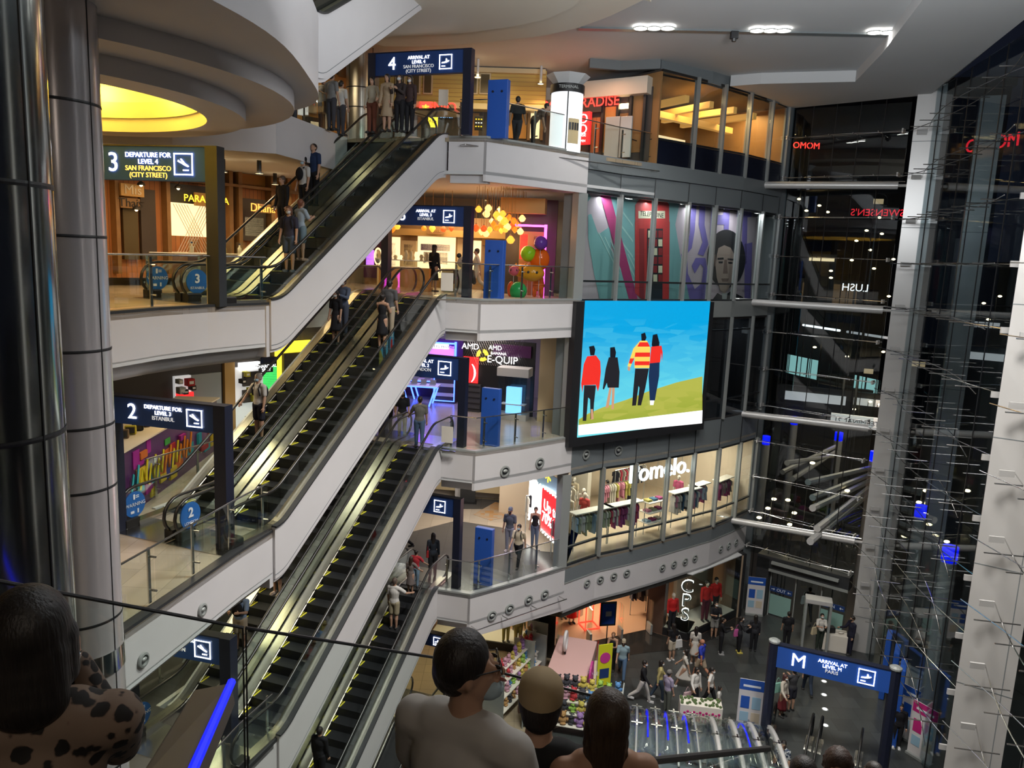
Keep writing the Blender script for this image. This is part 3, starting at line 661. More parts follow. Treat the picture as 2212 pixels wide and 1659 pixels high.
    if style in('pants','shorts','skirt','longskirt','dress'):
        b=B(); zt=.565*h
        if style in('pants','shorts'):
            b.ball(V((0,0,.515*h))-lo,.092*h,(1.06*w,.76,.72),14)
            for k in 'lr':
                if style=='pants': cap(b,J[k+'hip'],J[k+'kn'],.062*h,.044*h); cap(b,J[k+'kn'],J[k+'an']+V((0,0,.012*h)),.044*h,.033*h)
                else: cap(b,J[k+'hip'],J[k+'hip'].lerp(J[k+'kn'],.8),.063*h,.056*h)
            vox(b.out('trousers' if style=='pants' else 'shorts',bmn,t),v*1.15,3)
        else:
            L={'skirt':.28,'longskirt':.42,'dress':.33}[style]*h; mid=(J['lkn']+J['rkn'])/2; dy=mid.y*1.1; n=28; z0=.58*h-J['lo']; sp=abs(J['lkn'].y-J['rkn'].y)*.5
            rg=[]
            for i in range(9):
                f=i/8; rx=(.078+.05*f)*h*w; ry=(.062+.045*f)*h+sp*f
                rg.append([b.b.verts.new((rx*(1+.06*f*math.sin(7*a*2*PI/n))*math.cos(2*PI*a/n),dy*f*.5+ry*(1+.07*f*math.sin(5*a*2*PI/n+1))*math.sin(2*PI*a/n),z0-L*f)) for a in range(n)])
            for r1,r2 in zip(rg,rg[1:]):
                for a in range(n): b.b.faces.new([r1[a],r1[(a+1)%n],r2[(a+1)%n],r2[a]])
            b.b.faces.new(rg[0]); o=b.out('skirt',bmn if style!='dress' else (prn or tm),t,smooth=True); md=o.modifiers.new('s','SOLIDIFY'); md.thickness=.006
    for k in 'lr':
        b=B(); cap(b,J[k+'heel']-V((0,0,.003*h)),J[k+'toe'],.026*h,.021*h,10); b.cbox((J[k+'heel']+J[k+'toe'])/2-V((0,-.004*h,.018*h)),(.05*h,.135*h,.014*h)); b.out('shoe',cm(shoe,.5),t,smooth=True)
    # hair
    hcm=hairmat(hc); b=B()
    b.ball(hp_(0,-.012,.02),.059*h,(.87,1.0,.98),16); b.ball(hp_(0,-.026,-.004),.05*h,(.88,.8,.9),14)
    if hair=='long':
        for i in range(9): f=i/8; b.ball(hp_(0,-.04-.012*f,.005-.17*f),(.043-.012*f)*h,(1.1,.6,1.0),12)
        for s in (-1,1):
            for i in range(5): b.ball(hp_(s*.043,-.006-.006*i,-.0-.028*i),.017*h,(.7,1.2,1.2),8)
    elif hair=='bob':
        for i in range(4): b.ball(hp_(0,-.03,-.01-.02*i),.05*h,(1.0,.72,.8),14)
        for s in (-1,1):
            for i in range(3): b.ball(hp_(s*.046,-.002,-.0-.022*i),.017*h,(.7,1.5,1.2),8)
    elif hair=='pony':
        for i in range(7): b.ball(hp_(0,-.062-.006*i,.02-.03*i),(.02-.0012*i)*h,(1,1,1.2),8)
    elif hair=='bun': b.ball(hp_(0,-.05,.055),.024*h,(1,1,1),10)
    elif hair=='braid':
        for i in range(10): b.ball(hp_(.004*(-1)**i,-.06-.002*i,-.0-.026*i),.016*h,(1,1,1.1),8)
    elif hair=='curly':
        for i in range(60):
            a=i*2.4; z=.02+.05*math.cos(i*.05*PI/3*1.0); u=i/60; rr=.055*math.sqrt(max(.02,1-(1-u*1.25)**2)) if u<1 else .05
            b.ball(hp_(rr*math.cos(a)*.92,-.012+rr*math.sin(a)*.95-(0.008),.072-.085*u),.011*h,(1,1,1),6)
    if hair!='bald': vox(b.out('hair',hcm,t),v*.9,2)
    else: b.b.free()
    if mask:
        mb=B().ball(hp_(0,.030,-.026),.037*h,(.96,.93,.82),14); mb.out('face_mask',cm(mask),t,smooth=True)
        lp=B()
        for s in (-1,1): lp.tube([hp_(s*.03,.045,-.018),hp_(s*.047,.0,-.006)],.0016*h,4)
        lp.out('mask_loop',cm(mask),t)
    if hat:
        b=B().lathe([(.056*h,0),(.0575*h,.02*h),(.052*h,.042*h),(.035*h,.058*h),(0,.064*h)],20); me=b.mesh('c',True); me.transform(Matrix.Translation(hp_(0,-.012,.026))@hm.to_4x4()@Matrix.Diagonal((.9,1.06,1,1))); c=obj('cap',me,cm(hat),t)
        b=B(); s=-1 if hatback else 1; n=10
        b.slab([(.045*h*math.cos(PI*i/n),(.03+.05*math.sin(PI*i/n))*h*s,0) for i in range(n+1)],None,(0,0,.004*h)); me=b.mesh('p'); me.transform(Matrix.Translation(hp_(0,-.01,.03))@hm.to_4x4()@Matrix.Rotation(-.15*s,4,'X')); obj('brim',me,cm(hat),c)
    if pack:
        sd=-1 if pack[0]=='back' else 1
        c=J['chest']+V((0,sd*.1*h,-.02*h)); b=B().ball(c,.09*h,(.95,.55,1.25),12); pk=vox(b.out('backpack',cm(pack[1]),t),.02,2)
        sb=B()
        for s in (-1,1): sb.tube([J['chest']+V((s*.05*h,-sd*.0*h+sd*.06*h,.085*h)),J['chest']+V((s*.06*h,-sd*.02*h,.118*h)),J['chest']+V((s*.065*h,-sd*.072*h,.05*h)),J['chest']+V((s*.075*h,-sd*.05*h,-.06*h))],.012*h,6)
        sb.out('strap',cm(pack[1]),pk)
    if extra: extra(t,J,h)
    return t,J
def _h(c):
    n='hair%02x%02x%02x'%tuple(int(255*x) for x in c)
    if n in M: return n
    m=mat(n,c,.5,spec=.4); nt=m.node_tree; b=nt.nodes['Principled BSDF']; tc=nt.nodes.new('ShaderNodeTexCoord'); mp=nt.nodes.new('ShaderNodeMapping'); mp.inputs['Scale'].default_value=(130,130,9); k=nt.nodes.new('ShaderNodeTexNoise'); k.inputs['Scale'].default_value=1; k.inputs['Detail'].default_value=3; bp=nt.nodes.new('ShaderNodeBump'); bp.inputs['Strength'].default_value=.9; bp.inputs['Distance'].default_value=.004
    nt.links.new(tc.outputs['Object'],mp.inputs[0]); nt.links.new(mp.outputs[0],k.inputs['Vector']); nt.links.new(k.outputs['Fac'],bp.inputs['Height']); nt.links.new(bp.outputs[0],b.inputs['Normal'])
    r=nt.nodes.new('ShaderNodeMapRange'); r.inputs['To Min'].default_value=.5; r.inputs['To Max'].default_value=2.2; mx=nt.nodes.new('ShaderNodeVectorMath'); mx.operation='SCALE'; mx.inputs[0].default_value=c; nt.links.new(k.outputs['Fac'],r.inputs['Value']); nt.links.new(r.outputs[0],mx.inputs['Scale']); nt.links.new(mx.outputs[0],b.inputs['Base Color']); return n
hairmat=_h
def bag(label,loc,c,w=.3,hh=.3,d=.1,rz=0,handle=.2,cat='bag'):
    t=T('handbag',label,cat,tuple(loc),rz); b=B().hexa([(-w*.5,-d*.5,0),(w*.5,-d*.5,0),(w*.5,d*.5,0),(-w*.5,d*.5,0),(-w*.42,-d*.3,hh),(w*.42,-d*.3,hh),(w*.42,d*.3,hh),(-w*.42,d*.3,hh)])
    b.out('pouch',cm(c),t,bevel=.02); n=8
    B().tube([(-w*.28+w*.56*i/n,0,hh+handle*math.sin(PI*i/n)) for i in range(n+1)],.009,6).out('strap',cm(c),t); return t
STAND={}; WALK=dict(stride=.38,kb=.45,la=-.35,le=.25,ra=.4,re=.35); WALK2=dict(stride=-.34,kb=.3,la=.35,le=.3,ra=-.3,re=.3)
PHONE=dict(la=.5,le=1.45,lin=.45,ra=.5,re=1.45,rin=.45,hp=-.35); RAIL=dict(ra=.45,re=.5,rab=.5); RAILL=dict(la=.45,le=.5,lab=.5)
ARMSX=dict(la=.45,le=1.6,lin=1.0,ra=.4,re=1.6,rin=1.0)
# ================= gate signs over the escalators =================
def plane_icon(par,x,y,z,s,up,m='lit'):
    o=B()
    for a,b_,c,d in ((-.5,-.5,.5,-.44),(-.5,.44,.5,.5),(-.5,-.5,-.44,.5),(.44,-.5,.5,.5)): o.box(x+a*s,y-.012,z+b_*s,x+c*s,y,z+d*s)
    o.out('icon_frame',m,par)
    q=R_(-18 if up else 18)
    if up: P=[(-.3,.12),(-.26,.2),(-.1,.1),(-.02,.06),(-.16,.24),(-.08,.25),(.12,.03),(.24,-.03),(.3,-.1),(.24,-.13),(.06,-.06),(-.08,.02)]; bar=(-.02,-.3,.28,-.24)
    else: P=[(-.32,-.1),(-.28,-.02),(-.1,.0),(.02,.04),(.02,.22),(.09,.22),(.16,.06),(.26,.1),(.3,.06),(.22,0),(.06,-.07),(-.2,-.1)]; bar=(-.32,-.32,-.02,-.26)
    b=B(); b.slab([(x+a*s,y-.012,z+c*s) for a,c in P],None,(0,.01,0)); b.out('aeroplane',m,par)
    B().box(x+bar[0]*s,y-.012,z+bar[1]*s,x+bar[2]*s,y,z+bar[3]*s).out('runway_bar',m,par)
def gate(rp,z0,wd,zb,zt,num,lines,up,lab,ang,pw=.26,board='signblue',postm='signnavy',rails=True,lp=True,nums=None,round_=False):
    """rp: plan of the right post; the board runs to the left of it"""
    t=T('gate_sign',lab,'sign',(rp[0],rp[1],z0),ang,'blue gate signs over the escalators'); h=zt-z0
    for x in ((0,-wd) if lp else (0,)):
        if round_: B().lathe([(0,0),(.17,0),(.17,h+.02),(0,h+.02)],8,(x,0,0)).out('post',postm,t); B().lathe([(0,h+.02),(.19,h+.02),(.19,h+.08),(.1,h+.13),(0,h+.14)],12,(x,0,0)).out('post_cap','frame',t)
        else: B().box(x-pw/2,-pw/2,0,x+pw/2,pw/2,h).out('post',postm,t)
    bd=B().box(-wd+pw/2 if lp else -wd,-.1,zb-z0,-pw/2,.1,h-.03).out('sign_board',board,t); B().box(-wd+pw/2 if lp else -wd,-.12,h-.03,-pw/2,.12,h).out('board_cap',postm,bd)
    hh=zt-zb; zc=(zt+zb)/2-z0-.02; y=-.115
    if num: text(num,-wd*.78,y,zc,hh*.78,'lit',bd,ext=.01)
    for i,(s,mm) in enumerate(lines):
        if s: text(s,-wd*.5,y,zc+hh*(.24-.19*i),hh*.2,mm,bd,ext=.008)
    plane_icon(bd,-wd*.22,y,zc,hh*.62,up); return t
mat('litdim',(.6,.6,.6),.5,emit=.5); mat('lity',(1,.6,.1),.5,emit=1.4,ecol=(1,.55,.1))
AN=math.atan2(-.34,.94)
r4=Z(1008,292,20).xy; r3=(-1.62,25.35); r2=(-1.62,25.35); r1=Z(985,1268,5).xy; r0=(-1.6,25.4)
def zz(x,y,p): return H(x,y,p)
gate(r4,20,3.25,zz(1005,157,r4),zz(1005,105,r4),'4',(('ARRIVAL AT','lit'),('LEVEL 4','lit'),('SAN FRANCISCO','litdim'),('(CITY STREET)','litdim')),False,'blue gate sign with a lit number 4 in front of the yellow house front',AN)
gate(r3,15,3.0,zz(1003,490,r3),zz(1003,445,r3),'3',(('ARRIVAL AT','lit'),('LEVEL 3','lit'),('ISTANBUL','litdim')),False,'blue gate sign reading arrival at level 3, by the lanterns',AN)
gate(r2,10,3.0,zz(990,822,r2),zz(990,772,r2),'2',(('ARRIVAL AT','lit'),('LEVEL 2','lit'),('LONDON','litdim')),False,'blue gate sign reading arrival at level 2, beside the blue-lit shop',AN)
gate(r1,5,3.0,zz(985,1118,r1),zz(985,1076,r1),'1',(('ARRIVAL AT','lit'),('LEVEL 1','lit'),('TOKYO','litdim')),False,'blue gate sign with arrival icon on the first floor beside the dark round floor',AN)
gate(r0,0,3.0,2.55,3.05,'',(),False,'blue gate sign with arrival icon under the first floor landing',AN)
l3=Z(470,662,15).xy; l2=Z(487,1182,10).xy; l1=(Z(497,1602,5)).xy
gate(l3,15,3.25,zz(452,393,l3),zz(455,316,l3),'3',(('DEPARTURE FOR','lit'),('LEVEL 4','lit'),('SAN FRANCISCO','lity'),('(CITY STREET)','lity')),True,'teal gate sign reading departure for level 4 beside the steel column',AN*.6,pw=.3,board='teal',postm='darkframe')
gate(l2,10,2.75,zz(462,937,l2),zz(468,875,l2),'2',(('DEPARTURE FOR','lit'),('LEVEL 3','lit'),('ISTANBUL','litdim')),True,'blue gate sign with a lit number 2, reading departure for level 3',AN*.7,pw=.28)
gate(l1,5,2.7,zz(488,1436,l1),zz(490,1375,l1),'1',(('DEPARTURE FOR','lit'),('LEVEL 2','lit'),('LONDON','litdim')),True,'blue gate sign with departure icon at the foot of the lowest visible flight',AN*.7,pw=.28)
# big gate on the ground floor
ml=Z(1648,1623,0); zt=H(1672,1381,ml); mr=Z(1936,1440,zt)
gate(mr.xy,0,(mr.xy-ml.xy).length,H(1664,1436,ml)+.02,zt-.1,'M',(('ARRIVAL AT','lit'),('LEVEL M','lit'),('PARIS','litdim')),False,'wide blue gate sign with a big letter M over the ground floor walkway',math.atan2(mr.y-ml.y,mr.x-ml.x),board='brightblue',postm='signnavy',round_=True)
# tall blue information slabs
for k,(x,y,tp) in {4:(1074,300,170),3:(1066,648,516),2:(1058,962,836),1:(1043,1262,1138)}.items():
    p=Z(x,y,5*k); hh=H(x+(-18,-12,-5,0)[4-k],tp+2,p)-5*k
    t=T('information_slab','tall blue slab by the landing guard on the %s floor'%nth[k],'slab',tuple(p),R_(-22),'tall blue slabs on the landings')
    B().box(-.33,-.11,0,.33,.11,hh).out('panel','brightblue',t,bevel=.015); 
    for s in(-1,1): d=B().lathe([(0,0),(.035,0),(.035,.02),(0,.02)],12); d.rot(0,PI/2,'X'); me=d.mesh('d'); me.transform(Matrix.Translation((s*.15,-.115,hh-.35))); obj('button','darkframe',None) if 0 else obj('button',me,'signnavy',t)
for i,(x,y) in enumerate(((1880,1500),(1902,1540),(1921,1580))):
    p=Z(x+10,y+10,0) if 0 else None
for i,(x,yt,yb) in enumerate(((1905,1365,1500),(1920,1396,1545),(1930,1430,1600))):
    q=Z(x,yb,0); hh=H(x,yt,q)
    t=T('information_slab','blue slab standing in a line behind the big M gate, %s'%('farthest','middle one','nearest the gate post')[i],'slab',tuple(q),R_(60),'blue slabs behind the M gate'); B().box(-.45,-.1,0,.45,.1,hh).out('panel','brightblue',t,bevel=.03); B().box(-.38,-.105,.3,.38,-.1,hh-.3).out('face','teal',t)
# ================= ceiling lamps =================
def lamp(x,y,z,r,lab,grp,m='lamp',e=0,col=NEUT):
    p=Z(x,y,z); t=T('downlight',lab,'lamp',(p.x,p.y,z),0,grp)
    if z==23.1: B().tube([(0,0,0),(0,0,.64)],.05,8).out('housing','ceil',t)
    if z==18.55: B().tube([(0,0,0),(0,0,.97)],.07,10).out('housing','black',t)
    B().lathe([(r*1.15,-.03),(r*1.15,.0),(r,.0),(r,-.03)],20).out('rim','frame',t); B().lathe([(0,-.012),(r,-.012),(r,0),(0,0)],20).out('lens',m,t)
    if e: light('SPOT',(p.x,p.y,z-.06),e,col,.1,spot=120,blend=.8)
nm=('first','second','third')
for g,(xs,y,w2) in enumerate((((1384,1413,1442),60,'left group on the near slot'),((1636,1665,1693),65,'middle group on the near slot'),((1890,1919,1948),69,'last group on the near slot'),((1660,1688),200,'left group on the far slot'),((1816,1838),199,'right group on the far slot'))):
    for i,x in enumerate(xs): lamp(x,y,23.7,.2,'bright ceiling downlight, %s of the %s'%(nm[i],w2),'downlights in the atrium ceiling',e=520 if i==1 else 0)
p=Z(1587,68,23.7); t=T('ceiling_projector','small black box camera hanging from the ceiling lighting slot','camera',tuple(p)); B().box(-.12,-.1,-.22,.12,.1,0).out('housing','black',t,bevel=.02); B().lathe([(0,-.3),(.07,-.3),(.09,-.22),(0,-.22)],12).out('lens_cover','darkframe',t)
for i,(x,y,z,w2) in enumerate(((1168,180,23.1,'by the round advertising pillar'),(1032,166,23.1,'beside the lit number 4 gate'),(1050,431,18.9,'above the lanterns'),(560,373,18.55,'over the third floor food shops'),(482,370,18.55,'by the post of the teal gate'),(594,397,18.55,'nearest the climbing escalator'))):
    p=Z(x,y,z); lamp(x,y,z-.0,.11,'warm downlight %s'%w2,'warm downlights over the landings','warmlamp',e=90,col=(1,.7,.38))
# ================= big screen =================
SA=AZ(1243,800,27.15); SB=AZ(1525,790,32.0); SA,SB=SA.xy,SB.xy
sa=math.atan2(SB.y-SA.y,SB.x-SA.x)
def mapcol(name,c0,c1,z0,z1,emit,noise=0):
    m=mat(name,c0,.5); nt=m.node_tree; b=nt.nodes['Principled BSDF']; tc=nt.nodes.new('ShaderNodeTexCoord'); sp=nt.nodes.new('ShaderNodeSeparateXYZ'); r=nt.nodes.new('ShaderNodeMapRange'); mx=nt.nodes.new('ShaderNodeMix'); mx.data_type='RGBA'
    r.inputs['From Min'].default_value=z0; r.inputs['From Max'].default_value=z1; mx.inputs['A'].default_value=(*c0,1); mx.inputs['B'].default_value=(*c1,1)
    nt.links.new(tc.outputs['Object'],sp.inputs[0]); 
    if noise:
        n=nt.nodes.new('ShaderNodeTexVoronoi'); n.inputs['Scale'].default_value=2.2; mp=nt.nodes.new('ShaderNodeMapping'); mp.inputs['Scale'].default_value=(.5,.5,2.4); a=nt.nodes.new('ShaderNodeMath'); a.operation='MULTIPLY_ADD'; a.inputs[1].default_value=noise
        nt.links.new(tc.outputs['Object'],mp.inputs[0]); nt.links.new(mp.outputs[0],n.inputs['Vector']); nt.links.new(n.outputs['Color'],a.inputs[0]); nt.links.new(sp.outputs['Z'],a.inputs[2]); nt.links.new(a.outputs[0],r.inputs['Value'])
    else: nt.links.new(sp.outputs['Z'],r.inputs['Value'])
    nt.links.new(r.outputs[0],mx.inputs['Factor']); b.inputs['Base Color'].default_value=(0,0,0,1); nt.links.new(mx.outputs['Result'],b.inputs['Emission Color']); b.inputs['Emission Strength'].default_value=emit; return m
t=T('video_screen','big lit video screen showing four people walking up a grassy hill','screen',(SA.x,SA.y,12.3),sa); scr=t
c,wd,hh,zc=rect(SA,SB,1243,648,1527,930); 
zt,zb=14.97,9.72
SM=t.matrix_basis.copy(); SM=Matrix.Translation(t.location)@Matrix.Rotation(sa,4,'Z'); SI=SM.inverted()
def sp_(x,y,d=0): q=SI@WP(x,y,SA,SB); return (q.x,-d,q.z)
q0=sp_(1252,649); q1=sp_(1534,652); 
x0=sp_(1243,800)[0]; x1=sp_(1527,800)[0]
B().box(x0-.12,0,zb-12.3,x1+.1,.3,zt-12.3).out('cabinet','black',t)
sx0=sp_(1255,800)[0]+.0; sx1=sp_(1521,800)[0]; zs0=sp_(1380,928)[2]; zs1=sp_(1390,650)[2]
mapcol('skyscreen',(.16,.72,.8),(0,.36,.72),-1.2,2.4,.82,1.0); mapcol('grassscreen',(.3,.45,.02),(.6,.62,.1),-2.2,-.4,.6,1.6)
def poly(pts,d,th,m,par=t,name='picture'):
    b=B(); b.slab([sp_(x,y,d) for x,y in pts],None,(0,-th,0)); return b.out(name,m,par)
B().box(sx0,-.02,zs0,sx1,0,zs1).out('sky_image','skyscreen',t)
def emc(n,c,e=.9): return mat(n,(0,0,0),.5,emit=e*.78,ecol=c) and n
emc('sr',(.9,.03,.02),1); emc('sy',(1,.7,.12),1); emc('sk_',(.006,.008,.015),1); emc('sj',(.01,.03,.09),1); emc('ssk',(.8,.42,.25),.8); emc('sw',(1,1,1),1.6); emc('sdk',(.015,.015,.02),1)
def cl(pts): 
    return [(x,y) for x,y in pts]
poly([(1249,906),(1270,893),(1300,880),(1350,864),(1400,845),(1460,826),(1516,813),(1516,898),(1249,921)],.025,.004,'grassscreen',name='hill_image')
poly([(1248,918),(1516,886),(1515,914),(1248,940)],.032,.004,'sw',name='white_strip')
C=lambda x,y:(1100+x*.422,550+y*.422)
def cp(L): return [C(*p) for p in L]
k=[0]
def fig(parts):
    for pts,m in parts: k[0]+=1; poly(cp(pts),.036+.0022*k[0],.002,m,name='figure_image')
fig([([(405,470),(430,465),(437,485),(432,515),(412,515)],'sk_'),([(395,520),(440,515),(462,545),(465,600),(458,670),(450,700),(440,665),(375,668),(370,705),(365,660),(378,560)],'sr'),([(380,668),(440,668),(430,760),(425,840),(412,840),(410,740),(400,730),(390,850),(372,850),(376,740)],'sdk'),([(413,790),(424,790),(428,840),(415,845)],'ssk')])
fig([([(512,475),(535,472),(542,500),(538,528),(512,528)],'sk_'),([(505,525),(550,525),(560,600),(556,680),(500,680),(495,655),(480,690),(474,685),(490,580)],'sdk'),([(508,680),(520,680),(505,780),(488,785)],'ssk'),([(522,680),(535,680),(530,790),(518,790)],'ssk')])
fig([([(670,405),(690,398),(697,425),(690,440),(672,440)],'sk_'),([(665,440),(700,440),(716,475),(712,580),(636,580),(635,520),(615,575),(600,570),(630,480)],'sy'),([(662,448),(704,448),(714,470),(650,470)],'sr'),([(640,500),(715,500),(715,522),(636,522)],'sr'),([(637,545),(713,545),(712,565),(636,565)],'sr'),([(612,530),(634,530),(620,558),(606,555)],'sr'),([(600,572),(614,576),(610,595),(600,590)],'ssk'),([(638,582),(708,582),(690,680),(668,770),(650,770),(660,680),(655,670),(642,770),(622,772),(630,670)],'sdk')])
fig([([(728,410),(750,405),(762,450),(757,500),(735,500),(722,460)],'sk_'),([(720,470),(772,465),(778,500),(775,545),(770,500),(765,550),(712,555)],'sr'),([(712,555),(762,550),(760,620),(738,745),(712,745),(706,620)],'sj'),([(714,745),(735,745),(730,768),(714,768)],'sw')])
# ================= printed mural behind the third floor glass =================
MA=(1.95,28.05); MB=(11.3,36.0)
mu=T('wall_mural','printed mural of a red telephone box and a portrait behind the glass','mural',(0,0,0))
def mpoly(pts,m,d,name='printed_shape'):
    n=V((MB[1]-MA[1],-(MB[0]-MA[0]),0)).normalized(); 
    b=B(); b.slab([WP(1000+x*.422,y*.422,MA,MB)+n*d for x,y in pts],None,n*.003); return b.out(name,m,mu)
def pm(n,c): return mat(n,c,.7) and n
pm('mbg',(.44,.37,.42)); pm('mteal',(.17,.36,.38)); pm('mpink',(.32,.03,.13)); pm('mred',(.42,.03,.03)); pm('mdred',(.22,.015,.02)); pm('mpurp',(.15,.12,.36)); pm('mblk',(.012,.012,.016)); pm('mskin',(.3,.23,.2)); pm('mcream',(.6,.58,.42)); pm('mstripe',(.3,.5,.5)); pm('mshade',(.15,.1,.09)); pm('mcanvas',(.3,.32,.32))
bk=B(); 
bk.band([MA,MB],14.9,18.78,.08).out('backing','mbg',mu)
mpoly([(600,985),(640,985),(655,1010),(640,1030),(600,1020)],'mteal',.012)
mpoly([(640,1100),(655,1095),(692,1200),(750,1160),(760,1300),(880,1540),(700,1540),(670,1400),(640,1220)],'mteal',.012)
mpoly([(748,985),(905,995),(880,1050),(878,1400),(880,1540),(820,1540),(770,1250)],'mteal',.014)
mpoly([(1050,1020),(1110,1030),(1085,1150),(1110,1300),(1160,1540),(1050,1540)],'mteal',.014)
for i in range(7):
    x=690+i*30; mpoly([(x,1190+i*22),(x+6,1190+i*22),(x+110,1400+i*25),(x+104,1400+i*25)],'mstripe',.018)
for i in range(4): mpoly([(785,1050+i*80),(791,1045+i*80),(868,1150+i*80),(868,1162+i*80)],'mstripe',.018)
mpoly([(698,985),(748,985),(895,1540),(850,1540)],'mpink',.02)
mpoly([(880,1135),(880,1050),(905,1015),(960,1005),(1030,1015),(1052,1045),(1054,1135)],'mred',.024); mpoly([(878,1135),(1056,1135),(1052,1540),(925,1540),(878,1500)],'mred',.024)
mpoly([(895,1080),(1032,1080),(1032,1118),(895,1118)],'mcream',.028,'name_panel')
p=WP(1000+964*.422,1099*.422,MA,MB); n_=V((MB[1]-MA[1],-(MB[0]-MA[0]),0)).normalized(); ttl=text('TELEPHONE',0,0,0,.26,'mblk',mu,ext=.002); ttl.location=p+n_*.036; ttl.rotation_euler=(0,0,math.atan2(MB[1]-MA[1],MB[0]-MA[0]))
mpoly([(940,1170),(1020,1170),(1018,1540),(938,1540)],'mblk',.03)
for r in range(6):
    for c_ in range(3): 
        x=945+c_*26; y=1180+r*45; mpoly([(x,y),(x+20,y),(x+20,y+36),(x,y+36)],'mdred' if (r+c_)%3 else 'mcream',.034)
mpoly([(900,1170),(925,1170),(925,1540),(900,1520)],'mdred',.03)
for L in ([(1165,1045),(1195,1040),(1185,1180),(1170,1270),(1145,1300),(1140,1250),(1160,1200)],[(1210,1050),(1240,1050),(1235,1150),(1255,1250),(1230,1310),(1200,1300),(1225,1240),(1205,1150)],[(1270,1055),(1300,1055),(1295,1100),(1330,1100),(1335,1060),(1365,1065),(1355,1250),(1330,1260),(1335,1150),(1300,1150),(1290,1250),(1262,1240)],[(1400,1080),(1478,1080),(1475,1110),(1455,1112),(1450,1350),(1425,1360),(1430,1112),(1400,1110)],[(1115,1300),(1145,1310),(1150,1400),(1185,1480),(1220,1450),(1230,1370),(1215,1350),(1185,1400),(1170,1360),(1190,1320),(1240,1320),(1255,1420),(1235,1540),(1150,1540),(1120,1400)],[(1440,1250),(1480,1240),(1470,1540),(1440,1540)]): mpoly(L,'mpurp',.014)
mpoly([(1345+98*math.cos(a*PI/16),1325+150*math.sin(a*PI/16)) for a in range(32)],'mblk',.024,'printed_hair')
mpoly([(1298,1300),(1305,1270),(1335,1255),(1368,1268),(1384,1300),(1388,1350),(1380,1420),(1358,1475),(1336,1505),(1314,1485),(1296,1420),(1290,1360)],'mskin',.028,'printed_face')
for L,m in (([(1300,1320),(1330,1318),(1332,1328),(1300,1330)],'mblk'),([(1352,1322),(1382,1325),(1382,1334),(1352,1330)],'mblk'),([(1305,1338),(1328,1338),(1326,1348),(1307,1348)],'mblk'),([(1354,1340),(1378,1342),(1376,1350),(1356,1350)],'mblk'),([(1335,1330),(1348,1330),(1352,1400),(1328,1400)],'mshade'),([(1318,1425),(1358,1425),(1352,1442),(1325,1442)],'mshade'),([(1282,1310),(1290,1300),(1292,1370),(1284,1360)],'mshade')): mpoly(L,m,.031,'printed_face')
mpoly([(1270,1540),(1300,1500),(1330,1515),(1370,1490),(1430,1520),(1440,1540)],'mblk',.026); mpoly([(1322,1500),(1352,1500),(1345,1540),(1325,1540)],'mcanvas',.03)
mpoly([(1505,1085),(1570,1090),(1560,1540),(1500,1540)],'mcanvas',.03)
a=(MA[0]+.3,MA[1]-.25); 
for i in range(4): q=lerp((2.6,28.0),(10.6,34.5),(i+.5)/4); light('AREA',(q[0],q[1],18.7),26,(.95,.95,1),1.5,.15)
for i in range(12): x,y=lerp((2.5,27.75),(10.9,34.6),(i+.5)/12); 
# ================= Pomelo clothes shop =================
PA=lerp(F[0],F[7],0); 
def shelfrack(lab,p,q,z0,cols,zt=1.45,shelf=True,seed=1,grpn='',n=12):
    """rail with garments between plan points p and q"""
    rnd=random.Random(seed); t=T('clothes_rack',lab,'rack',(p[0],p[1],z0),0,'clothes racks in the window of the white-lettered shop'); d=V((q[0]-p[0],q[1]-p[1],0)); L=d.length; u=d.normalized(); a=math.atan2(u.y,u.x)
    B().tube([V((0,0,zt)),d+V((0,0,zt))],.018,6).out('rail','steel',t)
    for s in (0.02,.98): B().tube([d*s,d*s+V((0,0,zt))],.02,6).out('leg','frame',t)
    if shelf: o=B().box(-.1,-.22,zt+.08,L+.1,.22,zt+.12).out('shelf','whiteboard',t); o.rotation_euler=(0,0,a)
    for i in range(n):
        f=(i+.5)/n; c=cols[rnd.randrange(len(cols))] if i%3 else cols[(i//3)%len(cols)]; x=d*f+V(p).to_3d()+V((0,0,z0)); ln=rnd.uniform(.55,.95); hm=rnd.random()
        g=T('hanging_garment','%s garment hanging on the %s'%(cn[c],lab.split(',')[0].replace('white shelf ','').replace('metal ','')),'clothes',(x.x,x.y,z0+zt),a+PI/2+rnd.uniform(-.35,.35),'garments on %s'%grpn)
        w1=.19 if hm<.6 else .14; b=B(); th=.035
        prf=[(-w1,-.12),(-.05,-.04),(.05,-.04),(w1,-.12),(w1*1.05,-.32),(w1*.75,-.3),(w1*(.8+.4*hm),-ln),(-w1*(.8+.4*hm),-ln),(-w1*.75,-.3),(-w1*1.05,-.32)]
        b.slab([(x_,-th,z_) for x_,z_ in prf],None,(0,2*th,0)); b.out('cloth',cm(c),g,bevel=.012)
        B().tube([(-.14,0,-.1),(0,0,-.03),(.14,0,-.1)],.008,5).tube([(0,0,-.03),(0,0,.015)],.006,5).out('hanger','darkframe',g)
mat('whiteboard',(.75,.7,.62),.5)
cn={(.55,.5,.42):'cream',(.45,.05,.08):'red',(.5,.2,.26):'pink',(.3,.4,.48):'pale blue',(.02,.02,.03):'black',(.35,.36,.22):'olive',(.6,.55,.5):'white',(.42,.36,.1):'mustard',(.36,.32,.27):'beige',(.28,.05,.15):'crimson',(.05,.12,.2):'navy'}
cols=list(cn)
def fp(t_,d):     # point behind the glass: t_ along the facade 0..7, d metres in
    i=min(6,int(t_)); x,y=lerp(F[i],F[i+1],t_-i); n=nrm(F[i],F[i+1]); return (x+n.x*d,y+n.y*d)
